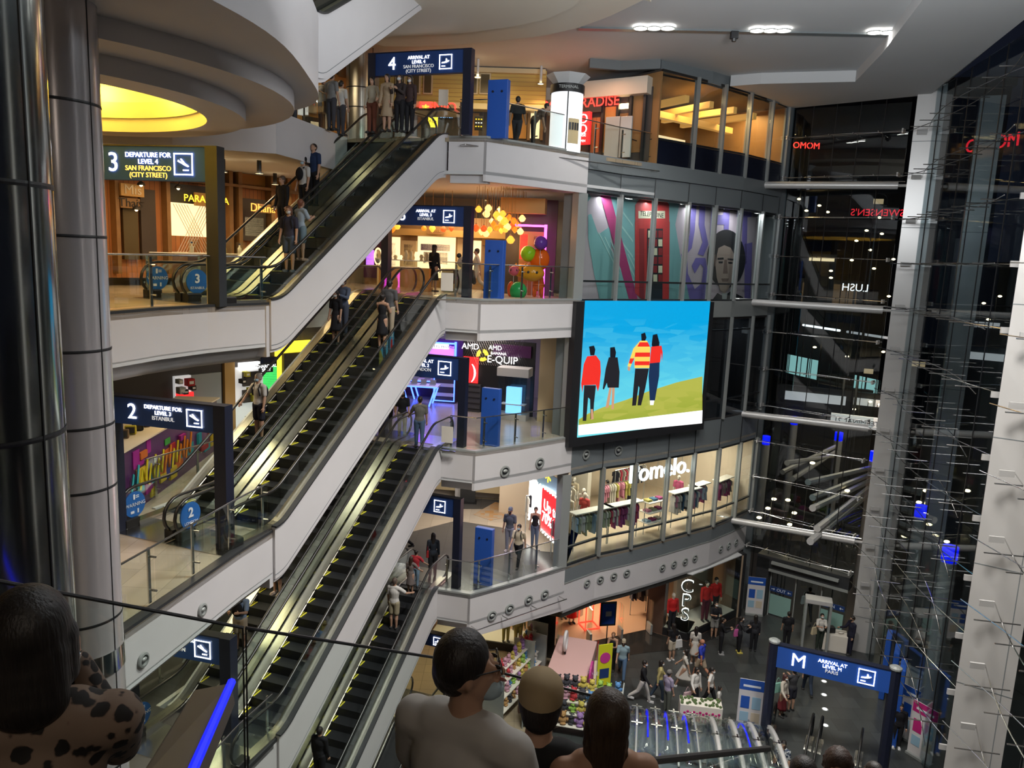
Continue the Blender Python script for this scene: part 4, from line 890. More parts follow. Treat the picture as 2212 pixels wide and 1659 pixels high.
racks=[('white shelf rack of pale blue and beige clothes, first from the landing',.75,1.75,.9,[(.3,.4,.48),(.55,.5,.42),(.35,.36,.22)],1.5,14),('white shelf rack of red and cream clothes, second from the landing',1.75,2.7,.9,[(.45,.05,.08),(.55,.5,.42),(.28,.05,.15),(.35,.36,.22)],1.5,14),('metal rack of white and navy clothes, in the middle bays',3.95,4.95,.9,[(.6,.55,.5),(.36,.32,.27),(.05,.12,.2),(.02,.02,.03),(.5,.2,.26)],1.5,16),('metal rack of pale blue and crimson clothes, beside the plain wall panel',5.0,5.6,1.1,[(.3,.4,.48),(.28,.05,.15)],1.5,7),('metal rack of crimson and grey clothes, near the far end',5.95,6.7,.9,[(.28,.05,.15),(.5,.2,.26),(.36,.32,.27)],1.5,9),('metal rack of red dresses, right by the red lit board',.12,.4,1.0,[(.45,.05,.08)],1.5,3),('long metal rack of cream clothes, deep inside the shop',.6,1.8,3.4,[(.55,.5,.42),(.6,.55,.5),(.02,.02,.03)],1.7,14),('long metal rack of pink and yellow clothes, deep inside the shop',2.6,3.6,3.0,[(.5,.2,.26),(.55,.5,.42),(.42,.36,.1)],1.7,12),('metal rack of dark clothes, against the shop back wall',3.8,5.4,4.2,[(.02,.02,.03),(.36,.32,.27),(.45,.05,.08)],1.8,14)]
for i,(l,a,b_,d,cs,zt,n) in enumerate(racks): shelfrack(l,fp(a,d),fp(b_,d),5.0,cs,zt,i<5,i+3,'rack %s'%('one','two','three','four','five','six','seven','eight','nine')[i] if 0 else l.split(',')[0].replace('rack of',''),n)
# tiered table with folded clothes
p=fp(3.25,.95); t=T('display_table','three-tier white display table with folded clothes between the racks','table',(p[0],p[1],5),R_(38))
for i,z in enumerate((.55,1.0,1.45)): B().box(-.55,-.3,z-.03,.55,.3,z).out('shelf','whiteboard',t)
for s in (-.5,.5): B().tube([(s,0,0),(s,0,1.45)],.02,6).out('leg','frame',t)
rnd=random.Random(3)
for i in range(9):
    q=V((p[0],p[1],5))+Matrix.Rotation(R_(38),3,'Z')@V((-.35+.35*(i%3),0,(.55,1.0,1.45)[i//3])); c=cols[rnd.randrange(len(cols))]
    o=B().cbox((0,0,.045),(.26,.3,.09)).out('folded_clothes',cm(c),None,bevel=.02); o.location=q; o.rotation_euler=(0,0,R_(38)); tag(o,'folded %s clothes on the three-tier table, %s shelf'%(cn[c],('bottom','middle','top')[i//3]),'clothes','folded clothes on the tiered table')
B_=text; 
q=fp(2.55,.35); pl=[]
t=T('shop_sign','white lit lettering Pomelo hanging inside the upper windows','sign',(*fp(2.05,.3),8.0),math.atan2(F[4][1]-F[2][1],F[4][0]-F[2][0]))
text('Pomelo.',1.75,0,0,1.12,'lit',t,ext=.04)
for s in (.2,1.6,3.1): B().tube([(s,.04,.1),(s,.04,.74)],.01,5).out('hanger_rod','frame',t)
# red lit sale board on the landing
ra=Z(1140,1150,5).xy; rb=Z(1214,1184,5).xy; ra=V((.95,31.0)); rb=V((2.05,28.0))
ang=math.atan2(rb.y-ra.y,rb.x-ra.x); L=(rb-ra).length; z0=H(1205,1178,rb); z1=H(1212,1080,rb)
t=T('sale_board','red and white lit board reading Up to 70% off beside the shop windows','sign',(ra.x,ra.y,z0),ang)
hh=z1-z0
emc('saler',(1,.02,.03),1.3)
B().box(-.1,0,0,L,.18,hh).out('cabinet','white',t)
B().box(L*.42,-.02,.05,L-.02,0,hh-.05).out('red_face','saler',t); B().box(-.08,-.02,.05,L*.42,0,hh-.05).out('white_face','lit',t)
text('Up to',L*.73,-.03,hh*.62,.62,'lit',t,ext=.01); text('70% off',L*.75,-.03,hh*.33,.62,'lit',t,ext=.01)
bb=[]
for i in range(12): bb+= [(L*(i+.5)/12,0),(L*(i+.5)/12,hh)]
for x,z in bb: o=B().ball((x,-.05,z),.045,(1,1,1),8).out('bulb','lamp',t)
# narrow lit strip on the post of the first floor gate
# ================= ground floor: fashion shop under the canopy =================
Q=[Z(x,y,0).xy for x,y in ((930,1384),(1136,1415),(1193,1405),(1394,1361),(1430,1372),(1484,1386),(1590,1334))]
mat('cpsfloor',(.6,.36,.22),.35); mat('cpswall',(.35,.26,.18),.6); mat('brownpier',(.12,.07,.05),.4); mat('redframe',(1,.05,.03),.5,emit=1.2,ecol=(1,.06,.03))
bq=[Q[0]+V((0,5)),Q[3]+V((-1.5,6)),Q[6]+V((-1.5,4.5))]
st(B().prism([tuple(q) for q in Q]+[tuple(q) for q in bq[::-1]],.012,.03).out('floor','cpsfloor'))
for a,b in ((Q[0],bq[0]),(bq[0],bq[1]),(bq[1],bq[2]),(bq[2],Q[6])): st(B().band([a,b],0,3.1,.1).out('wall_shop','cpswall'))
st(B().prism([tuple(q) for q in Q]+[tuple(q) for q in bq[::-1]],3.1,3.14).out('ceiling','ceil'))
# dark polished strip in front of the shop
st(B().prism([tuple(q) for q in Q[1:]]+[tuple(Q[6]+V((.5,-.3))),tuple(Q[5]+V((.1,-.6))),tuple(Z(1395,1410,0).xy),tuple(Z(1200,1440,0).xy)],.004,.011).out('floor','darkstone'))
for i,(x0,x1) in enumerate(((1136,1160),(1165,1196))): 
    p=Z(x0,1418,0).xy; q=Z(x1,1424,0).xy; trim(B().band([p,q],0,3.15,.5),('black','frame')[0] if i==0 else 'darkstone')
trim(B().band([Q[3],Q[4]],0,3.12,.4),'brownpier')
trim(B().band([Q[6],Q[6]+V((.25,.1))],0,3.15,.4),'black')
def shopwin(a,b,nm_):
    global wn
    wn[0]+=1; o=st(B().band([a,b],.35,3.1,.02).out('window_%d'%wn[0],'glass')); B().band([a,b],.0,.36,.1).out('plinth','black',o)
    pl=offset([a,b],1.3); return o
for a,b in ((Q[0],Q[1]),(Q[4],Q[5]),(Q[5],Q[6])):
    shopwin(a,b,''); o=offset([a,b],1.4); o2=offset([a,b],.02); st(B().prism([o2[0],o2[1],o[1],o[0]],.03,.34).out('floor','whiteboard'))
wb=offset([Q[4],Q[5],Q[6]],1.45); trim(B().band(wb,.03,3.1,.08),'cpswall')
for p,e,c in (((Q[5].x+.2,Q[5].y+1.1,3.0),60,(1,.85,.62)),((Q[6].x-.9,Q[6].y+.5,3.0),30,(1,.8,.55)),(((Q[2].x+Q[3].x)/2,(Q[2].y+Q[3].y)/2+2.5,3.0),110,(1,.8,.58)),((Q[1].x-1.6,Q[1].y+.8,3.0),45,(1,.8,.5))): light('AREA',p,e,c,1.0)
def neon(ch,x,y,z,sz,rz,par): 
    o=text(ch,x,y,z,sz,'lit',par,ext=.02,bold=.004,name='lit_letter'); o2=text(ch,x,y-.03,z,sz*.9,'frame',par,ext=.01,name='letter_face'); return o
p=Z(1474,1372,0); t=T('letter_column','lit letters C, P and S stacked upright in the shop window','sign',(p.x+.15,p.y+.45,.34),R_(-6)); 
for i,ch in enumerate('SPC'): neon(ch,0,0,.42+.68*i,.86,0,t)
B().tube([(0,.05,0),(0,.05,2.2)],.02,6).out('stand','steel',t)
p=Z(1115,1395,0); t=T('letter_column','lit letter S standing behind the mannequins, half hidden by the fascia','sign',(p.x+.3,p.y+.8,.34),0); neon('S',0,0,1.0,1.6,0,t)
a,b=Q[2],Q[3]; t=T('shop_sign','white lit lettering CPS CHAPS over the ground floor entrance','sign',(*lerp(a,b,.70),2.75),math.atan2(b.y-a.y,b.x-a.x)); B().box(-3.6,-.1,-.3,1.6,.0,.42).out('fascia_board','black',t)
text('CPS',0,-.14,.12,.42,'lit',t,ext=.02,sp=1.1); text('CHAPS',0,-.14,-.15,.2,'lit',t,ext=.02,sp=1.3)
# display stand in the entrance, security posts
p=Z(1309,1396,0); t=T('poster_stand','black framed poster stand in front of the clothes shop entrance','stand',tuple(p),R_(12)); B().box(-.22,-.15,0,.22,.15,.03).out('base','black',t); B().tube([(0,0,0),(0,0,1.0)],.025,8).out('pole','black',t); B().box(-.36,-.03,.95,.36,.03,2.05).out('frame','black',t,bevel=.02); B().box(-.29,-.036,1.04,.29,-.03,1.97).out('poster','teal',t); B().box(-.12,-.04,1.4,.14,-.036,1.62).out('poster_image','frame',t)
for i,(x,y) in enumerate(((1207,1397),(1272,1386),(1339,1376),(1402,1366))):
    p=Z(x,y,.03); t=T('security_gate','slim clear security gate in the shop entrance, %s from the dark pier'%('first','second','third','last')[i],'gate',tuple(p),R_(15),'security gates in the shop entrance'); B().box(-.03,-.2,.4,.03,.2,1.55).out('clear_panel','railglass',t); B().box(-.05,-.22,0,.05,.22,.45).out('base','frame',t)
def manneq(lab,x,y,z,top,face=-75,bot=(.02,.02,.025),h=1.8,style='pants',skin=(.55,.5,.42),hair='bald',sleeve='long',pose={},grp='mannequins in the ground floor shop windows'):
    p=Z(x,y,z) ; return person(lab,p,face,h=h,top=top,bot=bot,style=style,sleeve=sleeve,skin=skin,hair=hair,name='mannequin',cat='mannequin',group=grp,v=.016,pose=pose)
RED=(.5,.02,.02)
manneq('mannequin in a red top and black trousers beside the letters C P S',1449,1362,.34,RED)
manneq('mannequin in a red jacket and patterned trousers, nearer of the pair on the box',1521,1340,.34,RED,h=1.95,hair='short',bot=(.12,.02,.04))
manneq('mannequin in a red shirt and black trousers, next to the plain brown panel',1541,1330,.34,RED,h=1.9,hair='short')
manneq('mannequin with black boots on a box in the window under the white fascia',1092,1385,.34,(.02,.02,.02),bot=(.5,.4,.1))
manneq('mannequin in a mustard outfit in the window under the white fascia',1118,1395,.34,(.5,.42,.15),bot=(.5,.42,.15),h=1.85)
manneq('mannequin in a long red dress just inside the shop entrance',1234,1345,.03,RED,style='longskirt',bot=RED,h=1.8)
manneq('mannequin in a red cape in the shop entrance, half hidden by the fascia',1216,1335,.03,RED,style='dress',h=1.75)
p=Z(1272,1352,.03); t=T('frame_stand','glowing red cube-shaped clothes frame inside the shop','stand',tuple(p),R_(20))
for x in(-.35,.35):
    for y in(-.35,.35): B().box(x-.02,y-.02,0,x+.02,y+.02,1.9).out('leg','redframe',t)
for z in(.02,1.88): B().box(-.37,-.37,z,.37,-.33,z+.04).box(-.37,.33,z,.37,.37,z+.04).box(-.37,-.33,z,-.33,.33,z+.04).box(.33,-.33,z,.37,.33,z+.04).out('ring_frame','redframe',t)
shelfrack('metal rack of black clothes, deep in the ground floor shop',tuple(Z(1360,1330,0).xy),tuple(Z(1395,1322,0).xy),.03,[(.02,.02,.03),(.36,.32,.27)],1.5,False,9,'rack of black clothes in the ground floor shop',9)
# ================= entrance doors =================
EA=V(W1); EB=V((15.5,32.55)); ed=(EB-EA).normalized(); ea=math.atan2(ed.y,ed.x); EL=(EB-EA).length
t=T('entrance_portal','dark portal with sliding glass doors signed OUT and IN','doorway',(EA.x,EA.y,0),ea)
B().box(.55,-.25,0,1.15,.45,2.9).out('portal_pier','darkframe',t); B().box(.55,-.25,2.35,EL,.45,3.0).out('portal_beam','darkframe',t); B().box(1.15,-.3,2.3,EL,-.25,2.42).out('beam_trim','frame',t); B().box(1.3,-.5,2.75,EL-.4,-.35,2.87).out('light_bar','frame',t)
DL=EL-1.2
for i in range(3):
    x0=1.18+DL*i/3; x1=1.18+DL*(i+1)/3-.04; d=B().box(x0,.05,.02,x1,.07,2.3).out('door_leaf','wallglass',t); B().box(x0,.03,.0,x0+.05,.09,2.3).out('door_stile','frame',d)
    if i!=1:
        s=B().box(x0+.03,.0,1.25,x1-.05,.03,1.5).out('door_sign','signblue',d); text('OUT' if i==0 else 'IN',(x0+x1)/2,-.01,1.375,.2,'stickerwhite',s,ext=.004)
        for q in (-1,1): B().cbox(((x0+x1)/2+q*.38,-.005,1.375),(.16,.006,.025)).cbox(((x0+x1)/2+q*.34,-.005,1.375),(.03,.006,.1)).out('arrow','stickerwhite',s)
        B().box(x0+.06,.04,.1,x1-.08,.045,1.1).out('frosted_panel','mintglass' if 'mintglass' in M else mat('mintglass',(.25,.42,.38),.3) and 'mintglass',d)
B().box(.78,-.28,1.5,.98,-.25,1.8).out('call_point','pinksign' if 'pinksign' in M else (mat('pinksign',(.5,.02,.1),.5) and 'pinksign'),t)
p=Z(1757,1398,0); t=T('metal_detector','walk-through metal detector frame inside the entrance','detector',tuple(p),R_(-18))
for x in(-.5,.5): B().box(x-.05,-.3,0,x+.05,.3,2.1).out('side_panel','frame',t,bevel=.01)
B().box(-.55,-.3,2.1,.55,.3,2.3).out('top_unit','column',t,bevel=.02)
p=Z(1800,1400,0); t=T('security_table','white covered security table beside the metal detector','table',tuple(p),R_(-18)); B().box(-.55,-.35,0,.5,.35,.76).out('cover','whiteboard',t,bevel=.02)
o=B().box(-.2,-.15,0,.2,.15,.25).out('scanner_box','black',None,bevel=.03); tag(o,'black bag on the security table','bag'); o.location=p+V((-.25,0,.765))
o=B().ball((0,0,.05),.1,(1.3,1,.5)).out('tray','whiteboard',None,smooth=True); tag(o,'white tray on the security table','tray'); o.location=p+V((.2,-.12,.765))
def banner(lab,x,y,w,h,rz,m1='white',m2='brightblue',grp='roll-up banners'):
    p=Z(x,y,0); t=T('roll_up_banner',lab,'banner',tuple(p),R_(rz),grp); B().box(-w/2,-.12,0,w/2,.12,.08).out('base','frame',t); B().box(-w/2,-.015,.06,w/2,.015,h).out('sheet',m1,t); B().box(-w/2,-.02,h*.8,w/2,-.015,h).out('header',m2,t)
    for i,(a,b_,c,d,mm) in enumerate(((-.4,.45,-.05,.68,m2),(.05,.45,.4,.68,'paleblue'),(-.4,.2,-.05,.38,'paleblue'),(.05,.2,.4,.38,'cream_'),(-.35,.86,.35,.9,'stickerwhite'))): B().box(a*w,-.024,b_*h,c*w,-.016,d*h).out('printed_panel',mm,t)
    return t
mat('paleblue',(.3,.48,.62),.5); mat('cream_',(.6,.52,.4),.5); mat('magenta',(.5,.02,.18),.5)
banner('blue and white roll-up banner by the entrance portal',1628,1328,.8,1.9,-10)
banner('blue and white roll-up banner beside the left post of the big M gate',1615,1580,.85,2.0,-14)
banner('white and magenta roll-up banner by the glass street wall, nearer one',1985,1640,.9,2.0,-62,m2='magenta'); banner('white and blue roll-up banner by the glass street wall, behind the other',1962,1600,.8,2.0,-58)
p=Z(1955,1560,0); t=T('light_box','white edged notice cabinet behind the right post of the big M gate','cabinet',tuple(p),R_(-60)); B().box(-.5,-.1,0,.5,.1,2.2).out('cabinet_body','frame',t,bevel=.02); B().box(-.44,-.11,.7,.44,-.1,2.1).out('poster','whiteboard',t)
# floor lamps set in the paving
for i,(x,y) in enumerate(((1780,1472),(1780,1501),(1782,1532),(1783,1567),(1778,1395),(1770,1368))):
    p=Z(x,y,.0); t=T('floor_light','small white light set in the dark paving, number %s counted from the big sign outward'%('one','two','three','four','five','six')[i],'light',tuple(p),0,'lights set in the dark paving'); B().lathe([(0,0),(.09,0),(.09,.012),(0,.014)],12).out('lens','lit',t); B().lathe([(.09,0),(.13,0),(.13,.008),(.09,.01)],12).out('ring','frame',t)
# planter box
p=Z(1510,1560,0); t=T('flower_box','white planter box with pink printed flowers near the glass canopy','planter',tuple(p),R_(-8)); B().box(-.75,-.3,0,.75,.3,.8).out('box','whiteboard',t,bevel=.02)
rnd=random.Random(5)
for i in range(12): x=-.6+i*.11; B().lathe([(0,0),(.05,0),(.05,.01),(0,.01)],8,(x,0,0)).rot(0,PI/2,'X',(x,0,0)).mesh('x') if 0 else B().tube([(x,-.31,.2),(x+.02,-.315,.5)],.012,4).ball((x+.02,-.31,.5+.06*(i%2)),.05,(1,.3,1),6).out('printed_flower','magenta',t)
leafm=B()
for i in range(40): x,y=rnd.uniform(-.7,.7),rnd.uniform(-.25,.25); leafm.ball((x,y,.82),.06,(1,1,1),5)
o=leafm.out('foliage',mat('leaf',(.08,.13,.04),.7),t); o['kind']='stuff'
# ================= toy stall =================
mat('pinkbox',(.6,.38,.36),.5); mat('magdisc',(.4,.03,.2),.5,emit=.15)
p=Z(1232,1500,0); t=T('toy_kiosk','pink roofed kiosk with a ring stand on top and magenta disc','kiosk',(p.x,p.y,0),R_(-15))
B().box(-.7,-1.3,0,.7,1.1,1.1).out('counter','pinkbox',t,bevel=.03); B().slab([(-.75,-1.35,1.1),(-.75,1.15,1.1),(-.75,1.15,1.75),(-.75,-1.35,1.45)],None,(1.5,0,0)).out('roof_box','pinkbox',t,bevel=.03)
B().lathe([(.0,-.03),(.42,-.03),(.42,.03),(0,.03)],24,(0,0,0)).rot(0,PI/2,'Y').out('disc_sign','magdisc',t).location=(.86,-.8,1.5)
k=B(); n=20; k.tube([(-.3+.0,.25*math.cos(2*PI*i/n),2.15+.36*math.sin(2*PI*i/n)) for i in range(n+1)],.06,8,False); k.out('ring_stand','white',t,smooth=True); B().tube([(-.3,0,1.6),(-.3,0,1.82)],.04,8).out('stand_foot','black',t)
text('SALE',.92,-.8,1.5,.2,'stickerwhite',t,ext=.003).rotation_euler=(0,0,0)
p=Z(1302,1490,0); t=T('yellow_banner','yellow upright banner with a magenta oval beside the pink kiosk','banner',(p.x,p.y,0),R_(20)); B().box(-.3,-.02,.2,.3,.02,1.9).out('sheet',mat('yel',(.7,.72,.02),.5),t); B().lathe([(0,0),(.22,0),(.22,.01),(0,.01)],20).rot(0,PI/2,'X').out('printed_oval','magdisc',t).location=(0,-.025,1.35); B().box(-.2,-.026,.5,.2,-.02,.9).out('printed_block','signblue',t); B().tube([(-.3,0,0),(-.3,0,1.95)],.02,6).out('pole','frame',t)
def shelfunit(lab,x,y,rz,w=2.2,nz=4):
    p=Z(x,y,0); t=T('toy_shelf',lab,'shelf',(p.x,p.y,0),R_(rz),'stall shelves full of small toys')
    for i in range(nz): B().slab([(-w/2,-.5+.15*i,.35+.38*i),(-w/2,.35,.35+.38*i),(-w/2,.35,.38+.38*i),(-w/2,-.5+.15*i,.38+.38*i)],None,(w,0,0)).out('shelf_board','whiteboard',t)
    for s in (-w/2,w/2): B().box(s-.02,-.5,0,s+.02,.35,.35+.38*nz).out('side_panel','frame',t)
    return t,p
TC=[(.55,.3,.38),(.5,.05,.06),(.55,.45,.1),(.3,.5,.1),(.6,.58,.55),(.35,.2,.45),(.1,.25,.5),(.45,.25,.1),(.05,.05,.06)]
TN={0:'pink',1:'red',2:'yellow',3:'lime green',4:'white',5:'lilac',6:'blue',7:'brown',8:'black'}
def plush(c,base,s,rz,i,where,lb):
    t=T('plush_toy','%s plush toy %s'%(TN[c],where),'toy',tuple(base),rz,'plush toys %s'%where)
    B().ball((0,0,.09*s),.085*s,(1,.85,1.05),8).ball((0,-.06*s,.03*s),.035*s,(2,1,.8),6).ball((-.09*s,-.02*s,.1*s),.03*s,(1,1,1.4),6).ball((.09*s,-.02*s,.1*s),.03*s,(1,1,1.4),6).out('body',cm(TC[c]),t,smooth=True)
    B().ball((0,-.01*s,.21*s),.065*s,(1.05,1,1),8).ball((-.05*s,0,.27*s),.024*s,(1,.6,1),6).ball((.05*s,0,.27*s),.024*s,(1,.6,1),6).ball((0,-.065*s,.2*s),.024*s,(1.1,.8,.8),6).out('head',cm(TC[c]),t,smooth=True)
rnd=random.Random(11)
for lab,x,y,rz,w,where,s in (('long toy shelf between the escalator and the pink kiosk',1108,1505,62,3.4,'on the long toy shelf',1.3),('tall toy rack with pink boxes beside the black pier',1140,1455,70,1.6,'on the tall rack by the black pier',1.2),('toy shelf under the pink kiosk heaped with bright plush',1235,1575,-12,3.4,'in the heap below the pink kiosk',1.7)):
    t,p=shelfunit(lab,x,y,rz,w); mr_=Matrix.Rotation(R_(rz),3,'Z')
    for i in range(4):
        for j in range(int(w/.3)):
            c=rnd.randrange(9); q=V((p.x,p.y,0))+mr_@V((-w/2+.2+j*.3,-.3+.15*i+rnd.uniform(-.05,.05),.385+.38*i)); plush(c,q,s*rnd.uniform(.8,1.1),R_(rz)+rnd.uniform(-.5,.5),i,where,'')
# ================= glass canopy with blue light strips =================
cx_,cy_=Z(1540,1590,0).xy; 
cp0=Z(1300,1498,1.0); cp1=Z(1655,1548,1.0)
d=(cp1-cp0); d.z=0; Lc=d.length; u=d.normalized(); aa=math.atan2(u.y,u.x)
t=T('glass_canopy','curved glass canopy on white ribs with blue light strips','canopy',(cp0.x,cp0.y,0),aa)
def arc(x,r0,r1,n=10,dy=0): return [V((x+.0,-2.9+ (2.9)*math.cos(PI/2*i/n)*r0/2.9 if 0 else -r0+r0*math.cos(PI/2*i/n)*1.0+dy, 1.0*math.sin(PI/2*i/n)*r1+.25)) for i in range(n+1)]
nb=9
for i in range(nb+1):
    x=Lc*i/nb; a=arc(x,4.6,1.5); B().tube(a,.045 if i<6 else .09,6).out('rib','column' if i>5 else 'frame',t,smooth=True)
    if i<nb:
        g=B(); a=arc(x+.04,4.6,1.5); b_=arc(x+Lc/nb-.04,4.6,1.5)
        for (p0,p1),(q0,q1) in zip(zip(a,a[1:]),zip(b_,b_[1:])): g.b.faces.new([g.b.verts.new(v+V((0,0,.06))) for v in (p0,q0,q1,p1)])
        bmesh.ops.remove_doubles(g.b,verts=g.b.verts,dist=.001); o=g.out('glass_panel','railglass',t,smooth=True); o.modifiers.new('s','SOLIDIFY').thickness=.012
        if i in (0,1,2,3,4,7): B().tube([p+V((Lc/nb*.5,0,-.02)) for p in a[1:9]],.03,6).out('blue_light_strip','blueled',t,smooth=True)
        for j in (3,7): c=a[j]+V((Lc/nb-.04,0,.06)); B().cbox(c,(.36,.05,.05)).cbox(c,(.05,.3,.05)).out('glass_fitting','steel',t)
B().box(-.1,.0,0,Lc+.1,.12,.3).out('kerb','frame',t)
st(B().box(0,-4.7,0.02,Lc,0,.03).out('floor','spandrel')).matrix_basis=Matrix.Translation((cp0.x,cp0.y,0))@Matrix.Rotation(aa,4,'Z')
# short flight going down beyond the big gate
da=Z(1700,1640,0); tp=Z(1690,1585,0); tq=Z(1775,1600,0)
# ================= shops behind the landings =================
mat('yellowhouse',(.62,.44,.12),.6); mat('housetrim',(.62,.5,.3),.6); mat('housewin',(.1,.08,.04),.3); mat('orangewall',(.6,.3,.08),.6); mat('woodpanel',(.3,.17,.07),.5,var=.2,bscale=4)
mat('creamlit',(.8,.68,.45),.5,emit=.9,ecol=(1,.75,.42)); mat('purpleposter',(.06,.01,.07),.4); mat('pinkneon',(1,.1,.8),.5,emit=5,ecol=(1,.06,.75)); mat('bluneon',(.1,.2,1),.5,emit=4,ecol=(.05,.12,1)); mat('whitelit',(1,1,1),.5,emit=1.3); mat('yellowlit',(1,.75,.05),.5,emit=1.4,ecol=(1,.7,.04)); mat('greenlit',(.1,1,.2),.5,emit=1.0); mat('bluelit',(.3,.6,1),.5,emit=1.3,ecol=(.15,.45,1)); mat('violetlit',(.5,.2,1),.5,emit=1.2,ecol=(.45,.15,1))
tile('brick',(.55,.22,.07),(.45,.18,.06),(.2,.1,.05),3.0,.7,.03,.5,.25,.5); mat('shutter',(.05,.05,.05),.5,bump=.5,bscale=12); mat('goldsign',(.5,.3,.1),.4); mat('rollgrey',(.09,.09,.1),.5)
def wbox(par,pl,r,th,m,nm='panel',back=0,bevel=0,label=None):
    """upright box on wall plane pl covering pixel box r, thickness th towards the viewer"""
    c,w_,h_,zc=rect(*pl,*r); a=wallframe(*pl); n=V((pl[1][1]-pl[0][1],-(pl[1][0]-pl[0][0]),0)).normalized()
    if n.dot(V((c.x,c.y,0)))>0: n=-n
    c=V((c.x,c.y,zc))+n*(back+th/2); o=B().box(-w_/2,-th/2,-h_/2,w_/2,th/2,h_/2).out(nm,m,par,bevel=bevel); o.location=c; o.rotation_euler=(0,0,a)
    if label: o['label']=label
    return o,w_,h_
def wtext(par,pl,x,y,s,size,m,back=.05,name='lettering',**k):
    p=onwall(*pl,x,y,back); o=text(s,0,0,0,size,m,par,name=name,**k); o.location=p; o.rotation_euler=(0,0,wallframe(*pl)); return o
def S(name,label,cat,group=None): return T(name,label,cat,(0,0,0),0,group)
def sign(name,label,pl,r,th,m,txt=(),back=.3,cat='sign',group=None):
    """sign as a thing of its own; txt: (string, size, material, dy)"""
    c,w_,h_,zc=rect(*pl,*r); a=wallframe(*pl); n=V((pl[1][1]-pl[0][1],-(pl[1][0]-pl[0][0]),0)).normalized()
    if n.dot(V((c.x,c.y,0)))>0: n=-n
    t=T(name,label,cat,tuple(V((c.x,c.y,zc))+n*back),a,group); b=B().box(-w_/2,0,-h_/2,w_/2,th,h_/2).out('board',m,t,bevel=.01)
    if back>th: B().tube([(0,th*.5,0),(0,back-.02,0)],.02,6).out('bracket','darkframe',t)
    for s_,z_,m_,dz in txt: text(s_,0,-.012,dz*h_,z_,m_,b,ext=.006)
    return t,w_,h_
# ---- fourth floor: yellow house front, sushi shop, hot pot shop ----
P4=((-5.5,32.6),(1.6,32.2)); P4b=((1.6,31.9),(4.85,29.75)); P4l=((-12,26.5),(-5.5,32.6))
h=S('house_front','yellow clapboard house front with bay windows over the sushi shop','facade')
wbox(h,P4,(742,150,1180,236),.3,'yellowhouse','wall'); wbox(h,P4,(742,228,1180,240),.6,'housetrim','cornice',.1); wbox(h,P4,(742,150,1180,160),.5,'housetrim','eave',.05)
for i in range(7): wbox(h,P4,(742,166+i*9,1180,167+i*9),.32,'goldsign','clapboard_joint')
for i,(a,b_) in enumerate(((858,880),(885,912),(918,938),(1020,1035),(1038,1062))):
    o,w_,h_=wbox(h,P4,(a,162,b_,208),.4,'housetrim','window_frame'); wbox(h,P4,(a+3,166,b_-3,205),.42,'housewin','pane',.02)
s4=S('storefront','dark sushi shop front under the yellow house','facade'); wbox(s4,P4,(742,240,1180,305),.1,'darkwall','wall'); 
for x in (905,1010,1080,1140,1168): wbox(s4,P4,(x,240,x+6,305),.3,'woodpanel','post')
for x0,x1,m_ in ((1085,1138,'orangewall'),(1014,1035,'hotpanel'),(1146,1166,'creamlit')): wbox(s4,P4,(x0,246,x1,300),.16,m_,'panel')
sign('shop_sign','red lit shop sign TENJO with a round red emblem',P4,(918,228,986,262),.06,'black',(('TENJO',.5,'redlit',.18),('SUSHI & YAKINIKU',.16,'bluelit',-.18),('PREMIUM BUFFET',.16,'bluelit',-.38)),.7)
t=T('round_emblem','round red and yellow lit emblem beside the red sushi sign','sign',tuple(onwall(*P4,927,243,.8)),0); B().lathe([(0,0),(.26,0),(.26,.04),(0,.04)],20).rot(0,PI/2,'X').out('disc','redlit',t); B().box(-.12,-.06,-.02,.12,-.04,.03).box(-.02,-.06,-.15,.03,-.04,.15).box(-.14,-.06,.07,.14,-.04,.1).out('character','yellowlit',t)
sign('menu_board','small lit menu board in front of the sushi shop',P4,(1032,262,1050,292),.04,'black',(('= = =',.12,'yellowlit',.25),('= = =',.12,'whitelit',0),('= = =',.12,'yellowlit',-.25)),1.2)
sign('poster','yellow poster with handwriting beside the sushi sign',P4,(934,258,954,284),.03,'yellowlit',(('Kijyo',.14,'black',0),),1.0)
sign('fire_sign','white notice hung on the landing guard near the big number 4 sign',P4,(985,245,1003,275),.03,'whiteboard',(),4.5)
mo=S('storefront','dark glass front of the hot pot shop with red letters','facade'); wbox(mo,P4b,(1262,195,1408,350),.1,'darkwall','wall')
for x in (1275,1303,1335,1362,1392): wbox(mo,P4b,(x,200,x+5,350),.25,'darkframe','mullion')
for x0,y0,x1,y1,m_ in ((1308,232,1333,330,'orangewall'),(1340,225,1360,236,'warmlamp'),(1340,246,1362,320,'hotpanel'),(1368,205,1390,330,'hotpanel'),(1280,255,1300,330,'brick')): wbox(mo,P4b,(x0,y0,x1,y1),.12,m_,'lit_panel')
wbox(mo,P4b,(1262,176,1410,212),.5,'warmwhite','bulkhead')
sign('shop_sign','red lit letters of the hot pot shop, cut by the round pillar',P4b,(1176,215,1308,250),.02,'darkwall',(('MO-MO-PARADISE',.52,'redlit',.1),),.35)
sign('light_box','red square light box reading MO MO PARADISE',P4b,(1254,252,1299,320),.18,'redbox' if 'redbox' in M else (mat('redbox',(.8,.02,.03),.5,emit=.8,ecol=(1,.03,.03)) and 'redbox'),(('MO',.5,'whitelit',.27),('MO',.5,'whitelit',-.05),('PARADISE',.16,'whitelit',-.22),('MENU OPEN',.12,'whitelit',-.4)),1.0)
for i,(x0,x1) in enumerate(((1332,1362),(1366,1390))): sign('menu_stand','grey menu stand outside the hot pot shop, %s'%('nearer the red box' if i==0 else 'nearer the glass corner'),P4b,(x0,262,x1,348),.1,'column',(),1.0+.1*i,cat='stand')
